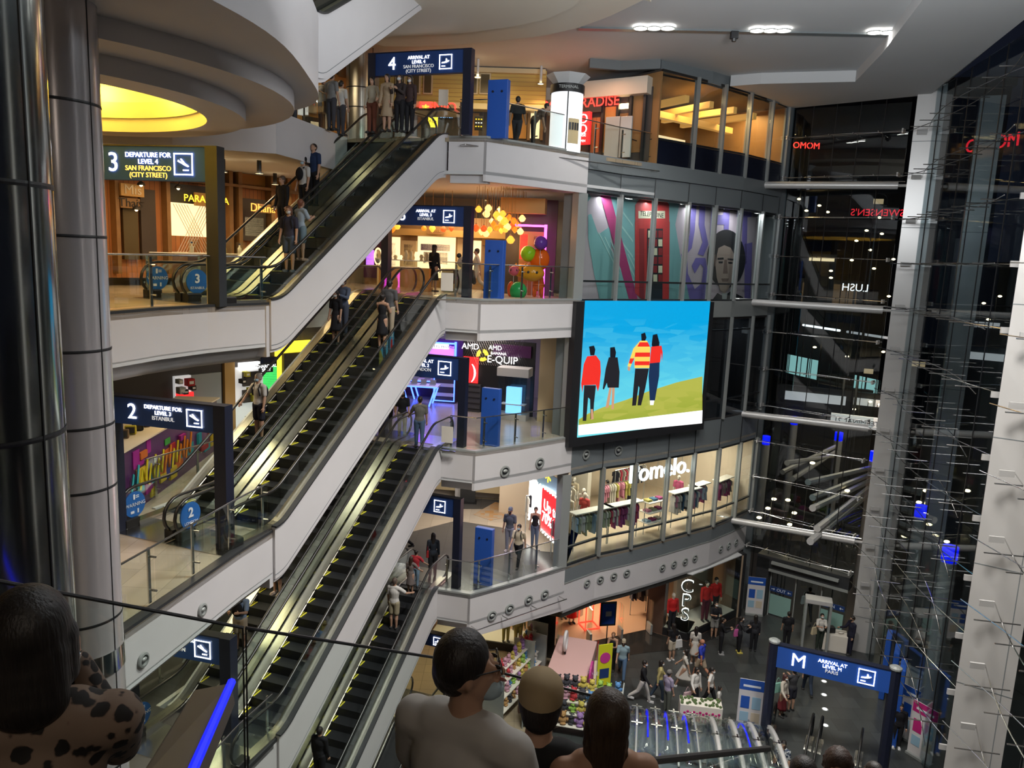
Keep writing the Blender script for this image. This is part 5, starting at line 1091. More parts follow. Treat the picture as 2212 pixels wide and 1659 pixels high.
p=Z(1219,330,20); t=T('advertising_pillar','round lit advertising pillar with a tram picture and dark top band','pillar',tuple(p)); hp=H(1217,204,p)-20; ht=H(1217,186,p)-20
mat('pillarlit',(.7,.72,.75),.5,emit=.9); B().lathe([(0,0),(.54,0),(.54,hp),(0,hp)],32).out('lit_drum','pillarlit',t,auto=40); B().lathe([(.54,hp),(.58,hp),(.58,ht),(0,ht)],32).out('top_band','black',t,auto=40); B().lathe([(.45,ht),(.5,ht+.06),(.75,ht+.32),(0,ht+.34)],8).out('flared_head','ceil',t)
B().box(-.02,-.56,.0,.02,-.53,hp).out('seam','black',t); 
tr=B()
for i in range(8): a0=-PI/2+.1+i*.09; a1=a0+.09; tr.hexa([(.55*math.cos(a),.55*math.sin(a),z) for z in (.25,1.05) for a in (a0,a1)][:2]*1+[(.57*math.cos(a1),.57*math.sin(a1),.25),(.57*math.cos(a0),.57*math.sin(a0),.25),(.55*math.cos(a0),.55*math.sin(a0),1.05),(.55*math.cos(a1),.55*math.sin(a1),1.05),(.57*math.cos(a1),.57*math.sin(a1),1.05),(.57*math.cos(a0),.57*math.sin(a0),1.05)])
tr.out('tram_picture',mat('tram',(.5,.4,.22),.5),t)
for i in range(4): a=-PI/2+.2+i*.17; B().cbox((.575*math.cos(a),.575*math.sin(a),.8),(.01,.07,.24),a).out('tram_window','darkframe',t)
text('TERMINAL',0,-.6,(hp+ht)/2,.14,'frame',t,ext=.003)
# left food shop on the fourth floor
f4=S('storefront','bright food shop with white menu boards above the climbing escalator','facade'); wbox(f4,P4l,(600,150,745,300),.1,'orangewall','wall')
wbox(f4,P4l,(598,196,745,212),.8,'warmwhite','bulkhead',.1)
for r,m_ in (((664,192,700,222),'whitelit'),((640,205,660,250),'dimlit'),((656,212,678,245),'cream_'),((665,265,690,278),'creamlit'),((702,205,742,262),'hotpanel'),((612,225,636,262),'darkwall'),((650,255,700,295),'darkwall')): wbox(f4,P4l,r,.12,m_,'lit_panel',.1)
wbox(f4,P4l,(722,140,742,170),.2,'woodpanel','hanging_box',.3)
# ---- third floor: jewellery counters, lanterns, balloon shop ----
P3=((-5.5,33.0),(2.2,31.6))
j=S('storefront','cream jewellery shop front with purple posters and lit niches','facade')
wbox(j,P3,(790,470,1175,650),.1,'woodpanel','wall'); wbox(j,P3,(832,498,1105,512),.5,'goldsign','fascia',.1)
for r,m_ in (((830,512,866,600),'creamlit'),((842,525,858,580),'purpleposter'),((870,520,902,598),'housetrim'),((876,528,896,572),'purpleposter'),((905,512,985,600),'creamlit'),((912,528,975,542),'purpleposter'),((918,545,970,570),'darkwall'),((990,512,1010,600),'housetrim'),((1014,520,1040,600),'creamlit'),((1044,500,1100,530),'goldsign'),((1060,540,1100,600),'bluelit'),((790,500,828,600),'purpleposter'),((795,540,812,575),'violetlit')): wbox(j,P3,r,.12,m_,'lit_panel',.1)
sign('name_board','small brown name board over the jewellery shop',P3,(935,492,970,508),.06,'hotpanel',(('JEWEL',.16,'goldsign',0),),.8)
def counter(lab,x0,x1,y,dz,d,m='woodpanel',pl=P3,z=15):
    a=Z(x0,y,z) if 0 else onwall(*pl,x0,y,d); b=onwall(*pl,x1,y,d); t=T('display_counter',lab,'counter',(a.x,a.y,z),math.atan2(b.y-a.y,b.x-a.x)); L=(b.xy-a.xy).length
    B().box(0,-.3,0,L,.3,.85).out('base',m,t,bevel=.01); B().box(0.01,-.29,.85,L-.01,.29,1.1).out('glass_case','railglass',t); B().box(0,-.3,1.1,L,.3,1.13).out('top','whiteboard',t); return t,a,b
counter('lit jewellery counter with a glass case, behind the escalator top',888,985,600,15,3.6,'orangewall'); counter('cream jewellery counter beside the white bear statue',995,1040,600,15,2.6,'housetrim')
rnd=random.Random(2)
for i in range(9): 
    p=onwall(*P3,895+i*10,600,3.6); t=T('display_bust','cream jewellery display stand on the lit counter, number %s from the round mirror'%('one','two','three','four','five','six','seven','eight','nine')[i],'stand',(p.x,p.y,16.13),0,'jewellery stands on the counter'); hh=rnd.uniform(.15,.4); B().lathe([(0,0),(.07,0),(.05,hh*.3),(.08,hh*.6),(.045,hh),(0,hh)],12).out('bust','creamlit' if i%3==0 else 'housetrim',t,smooth=True)
p=onwall(*P3,856,578,2.2); t=T('round_mirror','round cream framed mirror standing on the jewellery counter','mirror',(p.x,p.y,16.2),.3); t.scale=(.75,.75,.75); B().lathe([(.28,-.03),(.36,-.03),(.36,.03),(.28,.03),(.28,-.03)],28).rot(0,PI/2,'X').out('frame','creamlit',t).scale=(.6,1,1.3); B().lathe([(0,0),(.28,0),(.28,.01),(0,.01)],24).rot(0,PI/2,'X').out('glass','chrome',t).scale=(.6,1,1.3); B().tube([(0,0,-1.57),(0,0,-.4)],.05,8).out('foot','housetrim',t)
p=Z(972,640,15); p=V((-1.9,28.0,15)); t=T('bear_statue','white and black bear figure standing beside the counter','statue',tuple(p),.2)
b=B(); b.ball((0,0,.55),.33,(1,.8,1.25),14); b.ball((-.14,0,.12),.13,(1,1.2,1),10).ball((.14,0,.12),.13,(1,1.2,1),10); o=vox(b.out('body','whiteboard',t),.03); b=B(); b.ball((0,-.02,1.15),.25,(1.1,.95,.9),14).ball((0,-.24,1.08),.09,(1.2,.8,.8),8); o=vox(b.out('head','whiteboard',t),.03)
for s in (-1,1): B().ball((s*.2,0,1.38),.09,(1,.6,1),8).out('ear','black',t,smooth=True); B().ball((s*.09,-.22,1.2),.04,(1,.5,1.2),8).out('eye','black',t,smooth=True); cap(B(),(s*.3,0,.8),(s*.36,-.1,.45),.1,.08).out('arm','black',t,smooth=True)
B().ball((0,-.32,1.1),.03,(1,.6,.8),6).out('nose','black',t,smooth=True)
# hanging lanterns
rnd=random.Random(21); LC=[('orange','lanorange',(1,.17,.01)),('amber','lanamber',(1,.4,.04)),('red','lanred',(1,.07,.01)),('cream','lancream',(1,.62,.2))]
for n_,m_,c_ in LC: mat(m_,c_,.5,emit=1.25,ecol=c_)
mats=[]
lan=[(1034,452),(1055,450),(1051,462),(1078,458),(1086,462),(1073,465),(1100,470),(1062,478),(1090,478),(1110,478),(1128,472),(1085,485),(1096,490),(1105,488),(1118,486),(1130,490),(1045,494),(1058,496),(1072,492),(1083,498),(1092,496),(1112,496),(1124,500),(1133,505),(1103,518),(1040,500),(1050,505),(1129,462),(1080,472),(1066,484),(833,492),(848,494),(858,489),(1028,492)]
lan+=[(916,493),(934,493),(958,495),(975,493)]
pls={0:28.0,1:28.6,2:29.3,3:30.0}
for i,(x,y) in enumerate(lan):
    p=AZ(x,y,(28.0,28.7,29.4,30.1)[i%4] if x>1000 else 31.0); k_=rnd.randrange(4); nm_,m_,_=LC[k_]; near=('near the pillar end','in the middle of the cluster','at the balloon shop end','over the jewellery counter')[3 if x<1000 else (0 if x<1065 else 1 if x<1105 else 2)]
    t=T('hanging_lantern','%s mosaic lantern hanging %s'%(nm_,near),'lantern',tuple(p),0,'%s lanterns %s'%(nm_,near)); r=.12*rnd.uniform(.8,1.25)
    q=[(0,-r*1.3),(r*.3,-r*1.1),(r,-r*.2),(r*.95,r*.3),(r*.4,r),(0,r*1.05)] if i%2 else [(0,-r),(r*.6,-r*.85),(r*1.1,0),(r*.6,r*.7),(.25*r,r),(0,r)]
    B().lathe(q,12).out('shade',m_,t,smooth=True); B().lathe([(0,r),(r*.35,r),(r*.2,r*1.35),(0,r*1.5)],8).out('cap','goldsign',t); B().tube([(0,0,r*1.3),(0,0,max(.3,18.87-p.z))],.008,4).out('chain','goldsign',t)
light('POINT',(-.2,29,16.9),35,(1,.55,.2),.5)
for i in range(9):
    p=AZ(1032+i*12,482,32.3); t=T('spot_bulb','small white bulb in the row behind the lanterns','bulb',(p.x,p.y,p.z),0,'small white bulbs behind the lanterns'); B().ball((0,0,0),.045,(1,1,1),6).out('bulb','lamp',t); B().tube([(0,0,.03),(0,0,.4)],.012,4).out('stem','darkframe',t)
# balloon shop
P3b=((1.0,30.6),(2.1,29.2)); pn=S('neon_doorway','shop doorway edged with bright pink neon beside the balloons','doorway')
wbox(pn,P3,(1112,440,1215,648),.1,'darkwall','wall',2.0)
for r in ((1138,492,1200,496),(1193,492,1198,646)): wbox(pn,P3,r,.06,'pinkneon','neon_strip',2.6)
for r,m_ in (((1142,505,1190,640),'hotpanel'),((1172,515,1190,560),'woodpanel'),((1145,510,1160,560),'redbox')): wbox(pn,P3,r,.06,m_,'panel',2.3)
wbox(pn,P3,(1112,440,1200,470),.5,'goldsign','awning_board',2.4)
for nm_,x,y,r,c,sc in (('orange balloon alien with an oval head',1166,560,.36,(.75,.13,.01),(1,.7,1.15)),('lime green see-through balloon',1142,548,.3,(.3,.6,.02),(1,1,1)),('purple round balloon near the top',1168,525,.25,(.15,.05,.35),(1,1,1)),('green round balloon on the floor',1119,628,.33,(.02,.3,.08),(1,1,1)),('orange cat-faced balloon, larger',1150,590,.34,(.7,.3,.02),(1.3,.8,.9)),('orange cat-faced balloon, smaller',1127,585,.27,(.75,.3,.02),(1.1,.8,.9)),('pink small balloon beside the cat balloons',1110,585,.18,(.6,.1,.15),(1,1,1)),('red small bottle-shaped balloon',1104,625,.18,(.6,.08,.02),(.8,.8,1.6))):
    p=AZ(x,y,27.9+.25*(x%3)); cn_=cm(c,.12); t=T('balloon',nm_,'balloon',tuple(p),0,'foil balloons by the neon doorway'); B().ball((0,0,0),r,sc,20).out('skin',cn_,t,smooth=True)
    if 'alien' in nm_:
        cap(B(),(0,0,-.3),(0,0,-.95),.1,.22).out('torso',cn_,t,smooth=True)
        for s in(-1,1): cap(B(),(s*.1,0,-.95),(s*.13,0,15.05-p.z),.1,.07).out('leg',cn_,t,smooth=True)
    elif 'floor' not in nm_: B().tube([(0,0,-r*sc[2]),(0,0,15.02-p.z)],.008,4).out('string','white',t)
    if 'cat' in nm_:
        for s in(-1,1): B().ball((s*r*.45,-r*.75,r*.1),.05,(1,.4,1),8).out('eye','black',t,smooth=True); B().lathe([(r*.25,0),(0,r*.4)],8,(s*r*.8,0,r*.65)).out('ear',cn_,t)
# ---- second floor: blue neon tables, E-QUIP ----
P2=((-6,34.6),(-1.3,34.0)); P2b=((-1.9,31.6),(1.5,30.7))
g=S('storefront','blue-lit electronics shop interior behind the gate sign','facade'); wbox(g,P2,(860,730,1000,880),.1,'purpleposter','wall'); 
for r,m_,nm_ in (((982,738,986,880),'bluneon','neon_strip'),((905,738,984,741),'bluneon','neon_strip'),((938,742,972,752),'whitelit','sign'),((905,745,982,790),'violetlit','lit_panel')): wbox(g,P2,r,.1,m_,nm_,.12+1*(m_=='whitelit')*.1)
wtext(g,P2,955,747,'TABLETS  PHONES',.16,'black',.35)
def ntable(lab,x,y,w_,rz):
    p=Z(x,y,10); t=T('display_table',lab,'table',tuple(p),R_(rz)); B().box(-w_/2,-.4,.82,w_/2,.4,.88).out('top','whiteboard',t); 
    for s in (-1,1): B().tube([(s*(w_/2-.1),-.38,.82),(s*(w_/2-.35),-.38,.02)],.035,6).out('neon_leg','bluneon',t); B().tube([(s*(w_/2-.1),.38,.82),(s*(w_/2-.35),.38,.02)],.035,6).out('neon_leg','bluneon',t)
    B().tube([(-w_/2,-.42,.85),(w_/2,-.42,.85)],.03,6).out('neon_edge','bluneon',t)
    for i in range(4):
        o=B().box(-.13,-.1,0,.13,.1,.02).hexa([(-.13,.1,.01),(.13,.1,.01),(.13,.11,.01),(-.13,.11,.01),(-.13,.14,.2),(.13,.14,.2),(.13,.15,.2),(-.13,.15,.2)]).out('tablet','frame',None); q=V(p)+Matrix.Rotation(R_(rz),3,'Z')@V((-w_/2+.3+i*(w_-.6)/3,0,.885)); o.location=q; o.rotation_euler=(0,0,R_(rz)); tag(o,'open laptop on the %s'%lab.split(' with')[0],'laptop','laptops on the %s'%lab.split(' with')[0])
ntable('neon-legged display table with slanting legs, nearest the gate sign',935,862,2.2,-5); ntable('neon-legged display table with laptops, farther back in the shop',903,874,1.8,-5)
p=Z(962,868,10); t=T('display_cabinet','blue neon edged glass cabinet at the shop corner','cabinet',tuple(p),R_(-8)); B().box(-.5,-.3,0,.5,.3,1.9).out('cabinet_body','darkwall',t)
B().tube([(-.45,-.32,.1),(.45,-.32,.1),(.45,-.32,1.3),(-.45,-.32,1.3),(-.45,-.32,.1)],.03,6).out('neon_outline','bluneon',t)
for i in range(3): B().box(-.42,-.31,.3+.42*i,.42,-.3,.45+.42*i).out('shelf_goods','whiteboard',t)
light('AREA',(-2.9,32.5,13.3),70,(.45,.4,1),1.6)
e=S('storefront','dark electronics shop with a rolling grille and a yellow emblem sign','facade'); wbox(e,P2b,(1000,735,1155,900),.1,'black','wall')
wbox(e,P2b,(1002,828,1040,895),.12,'rollgrey','low_wall',.1); wbox(e,P2b,(1068,745,1150,770),.1,'purpleposter','lit_panel',.1)
for i in range(5): wbox(e,P2b,(1003,832+i*12,1040,834+i*12),.03,'black','slat_joint',.23)
for r in ((1003,770,1035,826),): wbox(e,P2b,r,.05,'redbox','red_image',.1)
for (x,y,s_,sz,m_) in ((1022,747,'AMD',.34,'whitelit'),(1075,750,'AMD',.26,'whitelit'),(1082,762,'BANANA',.16,'whitelit'),(1090,776,'E-QUIP',.42,'whitelit'),(1018,800,'( )',.8,'whitelit')): wtext(e,P2b,x,y,s_,sz,m_,.35)
p=onwall(*P2b,1048,765,.4); t=T('round_emblem','yellow swirl emblem beside the electronics shop name','sign',tuple(p),wallframe(*P2b))
for k_ in range(3):
    a=[V((.25*math.cos(x_),0,.25*math.sin(x_))) for x_ in [k_*2.1+j*.2 for j in range(8)]]; b=B(); b.slab(a+[v*.45 for v in a[::-1]],None,(0,.05,0)); b.out('blade','yellowlit',t)
me=bpy.data.meshes.new('net'); 
nb_=B(); 
c0=onwall(*P2b,1003,740,.55); c1=onwall(*P2b,1152,740,.55); zb_=12.05; zt_=13.6; Ln=(c1.xy-c0.xy).length; u_=(c1-c0).normalized(); u_.z=0
for i in range(34):
    for s in (-1,1):
        x0=i*Ln/30; x1=x0+s*(zt_-zb_)*.5; 
        if 0<=x1<=Ln*1.02 and x0<=Ln: nb_.tube([c0*1+V((0,0,zt_-c0.z))+u_*x0,c0+V((0,0,zb_-c0.z))+u_*x1],.006,3,False)
o=nb_.out('grille_mesh','steel',e); o['kind']='stuff'
for k_,(x0,x1,y0,y1) in enumerate(((1080,1140,800,825),)): 
    p=Z(1108,905,10); t=T('display_showcase','tall glass showcase with a white header in front of the electronics shop','showcase',tuple(p),R_(-15)); 
    B().box(-.6,-.3,0,.6,.3,.25).out('base','column',t); B().box(-.58,-.28,.25,.58,.28,1.75).out('glass_box','railglass',t); B().box(-.65,-.35,1.75,.65,.35,2.1).out('header','ceil',t,bevel=.02); B().box(-.5,-.2,.6,.5,.2,.63).out('shelf','whiteboard',t); B().box(-.3,-.1,.25,.3,.1,1.3).out('poster','bluelit',t)
# beige pier beside
trim(B().band([(1.05,30.0),(1.75,29.9)],10,13.7,.3),'housetrim'); trim(B().band([(1.75,29.3),(2.05,28.3)],10,13.7,.2),'spandrel')
# ---- first floor: patterned paving, far tiles, doors ----
st(B().prism([tuple(Z(x,y,5).xy) for x,y in ((885,1150),(985,1125),(1085,1140),(1160,1190),(1218,1195),(1140,1100),(900,1100))],5.002,5.008).out('floor','floorcream'))
tile('check',(.5,.26,.1),(.42,.36,.3),(.4,.3,.2),2.6,.3,.0,.5,.5); st(B().prism([tuple(Z(x,y,5).xy) for x,y in ((1022,1112),(1070,1085),(1128,1098),(1095,1118),(1060,1125))],5.012,5.016).out('floor','check'))
st(B().prism([tuple(Z(x,y,5).xy) for x,y in ((905,1070),(1145,1085),(1135,1050),(900,1045))],5.012,5.016).out('floor','floorwarm'))
t=S('folding_sign','dark folding board standing on the far side of the first floor','sign'); p=Z(1010,1085,5); B().box(-.35,-.1,0,.35,.1,1.5).out('board','darkframe',t).location=p; B().box(-.42,-.25,0,.42,.25,.05).out('base','black',t).location=p
P1=((-6,35.4),(1.4,34.6)); s1=S('storefront','pale shop front with sale banner at the back of the first floor','facade'); wbox(s1,P1,(860,985,1150,1060),.1,'housetrim','wall'); wbox(s1,P1,(985,1010,1000,1085),.2,'white','pier')
sign('hanging_banner','colourful hanging banner with a flower picture above the lit sale board',((.9,31.0),(2.0,28.6)),(1165,1022,1214,1060),.04,'paleblue',(('*',1.2,'yellowlit',0),),.1)
light('AREA',(-1.5,31,8.4),130,(1,.9,.75),3); light('AREA',(.3,27.6,8.3),30,(.8,.75,1),1)
light('AREA',(-1,30,13.4),45,(1,.85,.75),2.5); light('AREA',(-1.5,30.5,18.3),75,(1,.75,.42),2.5); light('AREA',(-3,31,18.2),60,(1,.72,.4),2); light('AREA',(-1,29.5,23.2),80,(1,.68,.32),2.5); light('AREA',(2.6,29.0,23.1),30,(1,.5,.3),1.5); light('AREA',(-8,26,23),70,(1,.8,.5),2)
# ---- left side, third floor: brick shop fronts ----
L3=((-14.5,21.5),(-7.2,31.5))
f=S('storefront','row of brick and timber shop fronts behind the teal gate','facade'); wbox(f,L3,(200,385,640,600),.1,'brick','wall')
wbox(f,L3,(200,330,660,392),.1,'orangewall','upper_wall'); wbox(f,L3,(200,390,640,396),.4,'woodpanel','beam',.1)
for x in (235,345,480,500,570,605): wbox(f,L3,(x,335,x+8,590),.35,'woodpanel','timber_post',.1)
for r,m_ in (((258,440,290,560),'housewin'),((296,410,328,560),'darkwall'),((358,400,440,440),'shutter'),((358,440,440,510),'creamlit'),((510,430,565,520),'darkwall'),((520,470,560,510),'creamlit'),((250,425,285,438),'hotpanel')): wbox(f,L3,r,.16,m_,'shop_opening',.1)
nb_=B(); q0=onwall(*L3,356,440,.5); q1=onwall(*L3,442,440,.5); zt_=q0.z; zb_=onwall(*L3,400,560,.5).z; Ln=(q1.xy-q0.xy).length; u_=(q1-q0); u_.z=0; u_.normalize()
for i in range(16):
    for s in (-1,1):
        x0=i*Ln/15; x1=x0+s*(zt_-zb_)*.55
        if -.1<=x1<=Ln+.1: nb_.tube([q0+V((0,0,zt_-q0.z))+u_*x0,q0+V((0,0,zb_-q0.z))+u_*x1],.012,3,False)
nb_.out('lattice','whiteboard',f)
sign('shop_sign','brown wooden sign PARATCHA with gold letters and frame',L3,(400,418,448,446),.1,'goldsign',(('PARATCHA',.32,'yellowlit',0),),.6)
sign('shop_sign','brown sign Dhana in orange handwriting',L3,(520,441,556,460),.08,'woodpanel',(('Dhana',.4,'orangelit',0),),.8)
sign('shop_sign','framed wooden sign board half hidden by the steel column',L3,(240,398,290,425),.1,'goldsign',(('Mis',.4,'cream_',0),),.6)
sign('shop_sign','dark sign Thais under the framed wooden board',L3,(243,428,285,450),.06,'woodpanel',(('Thais',.36,'black',0),),.5)
for i,(x,y) in enumerate(((272,398),(262,450),(537,520),(560,447),(352,405))):
    p=onwall(*L3,x,y,.9); t=T('goose_lamp','small black gooseneck lamp over the brick shop fronts, %s'%('above the framed board','beside the dark sign','low by the white lattice','beside the orange handwriting','by the timber post')[i],'lamp',tuple(p),0,'gooseneck lamps on the shop fronts'); B().lathe([(.12,-.05),(.1,.02),(.02,.08),(0,.08)],12).out('shade','black',t); B().ball((0,0,-.04),.05,(1,1,1),8).out('bulb','warmlamp',t); B().tube([(0,0,.08),(0,.15,.2),(0,.5,.2)],.012,5).out('arm','black',t)
p0=onwall(*L3,250,520,3.6); p1=onwall(*L3,445,520,3.6); t=T('long_counter','pink fronted counter with clear screens on the third floor','counter',(p0.x,p0.y,15.0),math.atan2(p1.y-p0.y,p1.x-p0.x)); Ln=(p1.xy-p0.xy).length; mat('dustypink',(.3,.17,.17),.5); B().box(0,-.4,0,Ln,.4,1.1).out('front','dustypink',t); B().box(0,-.42,1.1,Ln,.42,1.15).out('top','whiteboard',t)
for i in range(6): B().box(Ln*i/6+.05,-.35,1.15,Ln*(i+1)/6-.1,-.33,1.5).out('clear_screen','railglass',t)
for i in range(5):
    p=p0.lerp(p1,.12+.17*i); t=T('counter_bottle','%s on the pink fronted counter'%('white bottle','clear drink cup','yellow notice card','white cup stack','silver dispenser')[i],'bottle' if i!=2 else 'card',(p.x,p.y,16.155)); B().lathe([(0,0),(.06,0),(.06,.16),(.025,.2),(.025,.26),(0,.26)],10).out('body',('whiteboard','railglass','yellow','whiteboard','steel')[i],t,smooth=True); B().lathe([(0,.26),(.03,.26),(.03,.3),(0,.3)],8).out('cap','signblue',t)
light('AREA',(-9.5,23.5,18.3),70,(1,.62,.28),2.5); light('AREA',(-11.5,21,18.3),55,(1,.62,.28),2)
light('AREA',(-7.5,28.0,18.3),30,(1,.62,.28),1.5)
# ---- left side, second floor: gadget shops ----
L2=((-12.5,22.5),(-7.0,29.5))
f=S('storefront','white lit bag shop and yellow gadget shop behind the escalator','facade'); wbox(f,L2,(240,700,700,960),.1,'darkwall','wall')
for r,m_,nm_ in (((370,810,405,870),'dimlit','lit_shelf'),((405,805,470,880),'frame','grey_panel'),((478,780,500,930),'goldsign','timber_post'),((500,790,560,920),'dimlit','lit_shelf'),((505,780,548,795),'whitelit','light_box'),((560,770,590,900),'signnavy','post'),((590,735,690,880),'yellowlit','yellow_wall'),((600,760,640,860),'darkwall','goods_wall'),((655,770,690,850),'darkwall','goods_wall'),((560,790,590,880),'greenlit','green_panel')): wbox(f,L2,r,.14,m_,nm_,.1+.15*(nm_ in('light_box','goods_wall')))
wbox(f,L2,(370,845,405,872),.1,'redbox','red_goods',.3); wbox(f,L2,(512,800,545,830),.1,'darkwall','dark_goods',.3); wbox(f,L2,(512,838,545,865),.1,'darkwall','dark_goods',.3)
sign('shop_sign','yellow sign REMAX over the gadget shop',L2,(632,740,676,758),.08,'yellowlit',(('REMAX',.3,'black',0),),.8)
sign('lit_sign','round white lit sign with a black number 2',L2,(648,724,684,741),.1,'whitelit',(('2',.3,'black',0),),1.0)
sign('shop_sign','black sign CHARCOAL SPOT beside the white light box',L2,(524,778,554,797),.06,'black',(('CHARCOAL',.15,'whitelit',.2),('SPOT',.15,'whitelit',-.2)),1.0)
sign('shop_sign','red sign with white letters beside the climbing escalator',L2,(497,880,545,915),.06,'whitelit',(('ham',.5,'redlit',0),),1.6)
GA=Z(262,975,10); L2c=((-10.6,18.6),(-8.7,22.8))
p0=AZ(262,1030,19.2); p1=AZ(470,960,25.5); p0.z=p1.z=10; t=T('gadget_counter','counter with a bright graffiti front and small speakers on top','counter',(p0.x,p0.y,10),math.atan2(p1.y-p0.y,p1.x-p0.x)); Ln=(p1.xy-p0.xy).length; zt_=H(265,978,p0)-10
B().box(0,0,0,Ln,1.1,zt_).out('counter_body','purpleposter',t); B().box(-.05,-.1,zt_,Ln,1.2,zt_+.04).out('top','creamtop' if 'creamtop' in M else (mat('creamtop',(.8,.66,.45),.4) and 'creamtop'),t)
rnd=random.Random(8); GC=[(.3,.02,.2),(.02,.03,.2),(.05,.3,.05),(.5,.35,.02),(.5,.12,.02),(.02,.25,.3),(.35,.02,.03)]
for i in range(30):
    x=Ln*rnd.random()*.92; z=zt_*rnd.random()*.75+.05; w_=rnd.uniform(.2,.6); h_=rnd.uniform(.12,.5); B().box(x,-.012-.002*i,z,x+w_,-.0,min(z+h_,zt_-.02)).out('painted_shape',cm(rnd.choice(GC)),t)
for i in range(8): B().tube([(.3+i*.5,-.08,zt_*.3),(.45+i*.5,-.08,zt_*.6),(.6+i*.5,-.08,zt_*.35),(.75+i*.5,-.08,zt_*.7)],.03,4).out('painted_line',cm(rnd.choice([(.6,.5,.02),(.05,.4,.4),(.6,.2,.02)])),t)
for i,(c,s_) in enumerate((('brown',(.1,.06,.03)),('dark brown',(.05,.03,.02)),('tan',(.2,.13,.07)),('yellow',(.6,.5,.05)),('black',(.01,.01,.01)),('grey brown',(.15,.1,.08)),('red',(.3,.05,.02)),('olive',(.1,.1,.04)))):
    q=V((p0.x,p0.y,10+zt_+.045))+Matrix.Rotation(math.atan2(p1.y-p0.y,p1.x-p0.x),3,'Z')@V((.35+.42*i,.45,0)); tt=T('portable_speaker','%s portable speaker on the graffiti counter'%c,'speaker',tuple(q),.3,'portable speakers on the counter'); B().box(-.13,-.06,0,.13,.06,.22).out('case',cm(s_),tt,bevel=.02); B().box(-.1,-.065,.03,.1,-.06,.19).out('grille','darkframe',tt)
light('AREA',(-8.2,20.2,13.5),40,(1,.8,.5),1.2); light('AREA',(-6.6,24.5,13.4),40,(1,.9,.7),1.5); light('AREA',(-9,14,13.3),25,(1,.8,.55),1.5)
light('AREA',(-8.5,15,8.4),60,(1,.82,.5),2); light('AREA',(-8,20,8.4),50,(1,.82,.5),2); light('AREA',(-7,13,18.3) if 0 else (-10,16,18.0),20,(1,.8,.6),1.5)
light('AREA',(-3.5,28,3.3),60,(1,.75,.45),2); light('AREA',(-8,17,3.3),40,(1,.75,.45),2)
# first floor, lower left: wall, notices
L1=((-12.0,16.5),(-8.0,26)); f=S('storefront','tinted shop wall behind the lowest visible flight','facade'); wbox(f,L1,(250,1390,620,1659),.1,'housetrim','wall'); 
for i in range(6): wbox(f,L1,(280+i*55,1400,286+i*55,1650),.1,'darkframe','mullion',.1)

# beams of the restaurant behind the fourth floor glass, warm lamplight added as emission
RB=[fp(2.1+i*.9,1.6) for i in range(5)]
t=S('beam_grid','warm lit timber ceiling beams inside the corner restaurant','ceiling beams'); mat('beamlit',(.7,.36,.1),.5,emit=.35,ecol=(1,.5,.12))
for i in range(5):
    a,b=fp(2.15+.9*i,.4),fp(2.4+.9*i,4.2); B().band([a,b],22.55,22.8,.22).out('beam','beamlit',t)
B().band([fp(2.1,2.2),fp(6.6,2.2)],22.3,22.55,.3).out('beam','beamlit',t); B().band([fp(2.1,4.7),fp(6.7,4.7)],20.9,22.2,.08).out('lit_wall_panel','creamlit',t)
for i in range(6):
    x,y=fp(2.3+.75*i,3.0); t=T('dining_table','dark dining table inside the corner restaurant behind the glass','table',(x,y,20),.6,'dining tables in the corner restaurant'); B().box(-.5,-.35,.7,.5,.35,.75).out('tabletop','woodpanel',t); B().box(-.06,-.06,0,.06,.06,.7).out('leg','darkframe',t)
for k,(x,y,z) in enumerate(((972,652,15),(972,985,10))):
    p=Z(x,y,z); p.x-=.15; p.y+=.55; t=T('notice_stand','small clear notice stand with a pale poster by the escalator top, %s floor'%('third','second')[k],'stand',(p.x,p.y,z),R_(-15)); B().box(-.3,-.05,0,.3,.05,.04).out('base','steel',t); B().box(-.27,-.01,.04,.27,.01,1.0).out('clear_panel','railglass',t); B().box(-.2,-.016,.3,.2,-.011,.85).out('poster','whiteboard',t)

# goods on the lit shelves of the second floor shops
rnd=random.Random(31)
for i in range(26):
    x=372+rnd.random()*30 if i<8 else 506+rnd.random()*50 if i<16 else 600+rnd.random()*85; y=(815+rnd.random()*45) if i<8 else (800+rnd.random()*110) if i<16 else (765+rnd.random()*80)
    p=onwall(*L2,x,y,.5); c=rnd.choice([((.4,.02,.02),'red'),((.02,.02,.02),'black'),((.5,.45,.05),'yellow'),((.4,.4,.38),'grey'),((.05,.1,.3),'blue')]); w_=rnd.uniform(.12,.3)
    t=T('packaged_item','%s packaged item on the %s'%(c[1],'lit bag shop shelf' if i<8 else 'shelf beside the white light box' if i<16 else 'yellow gadget shop wall'),'package',tuple(p),wallframe(*L2),'packaged items in the second floor shops: %s %d'%(c[1],0 if i<8 else 1 if i<16 else 2)); B().box(-w_/2,-.05,-w_/2,w_/2,.2,w_/2).out('carton',cm(c[0]),t,bevel=.01); B().box(-w_*.3,-.055,-w_*.2,w_*.3,-.05,w_*.2).out('printed_label','whiteboard',t)
# ================= people =================
def onfloor(x,y,z): return Z(x,y,z)
BLK=(.012,.012,.015); WHT=(.55,.54,.52); NAVY=(.02,.03,.07); MASK=(.6,.62,.63); BMASK=(.35,.5,.6)
UPD=R_(0)
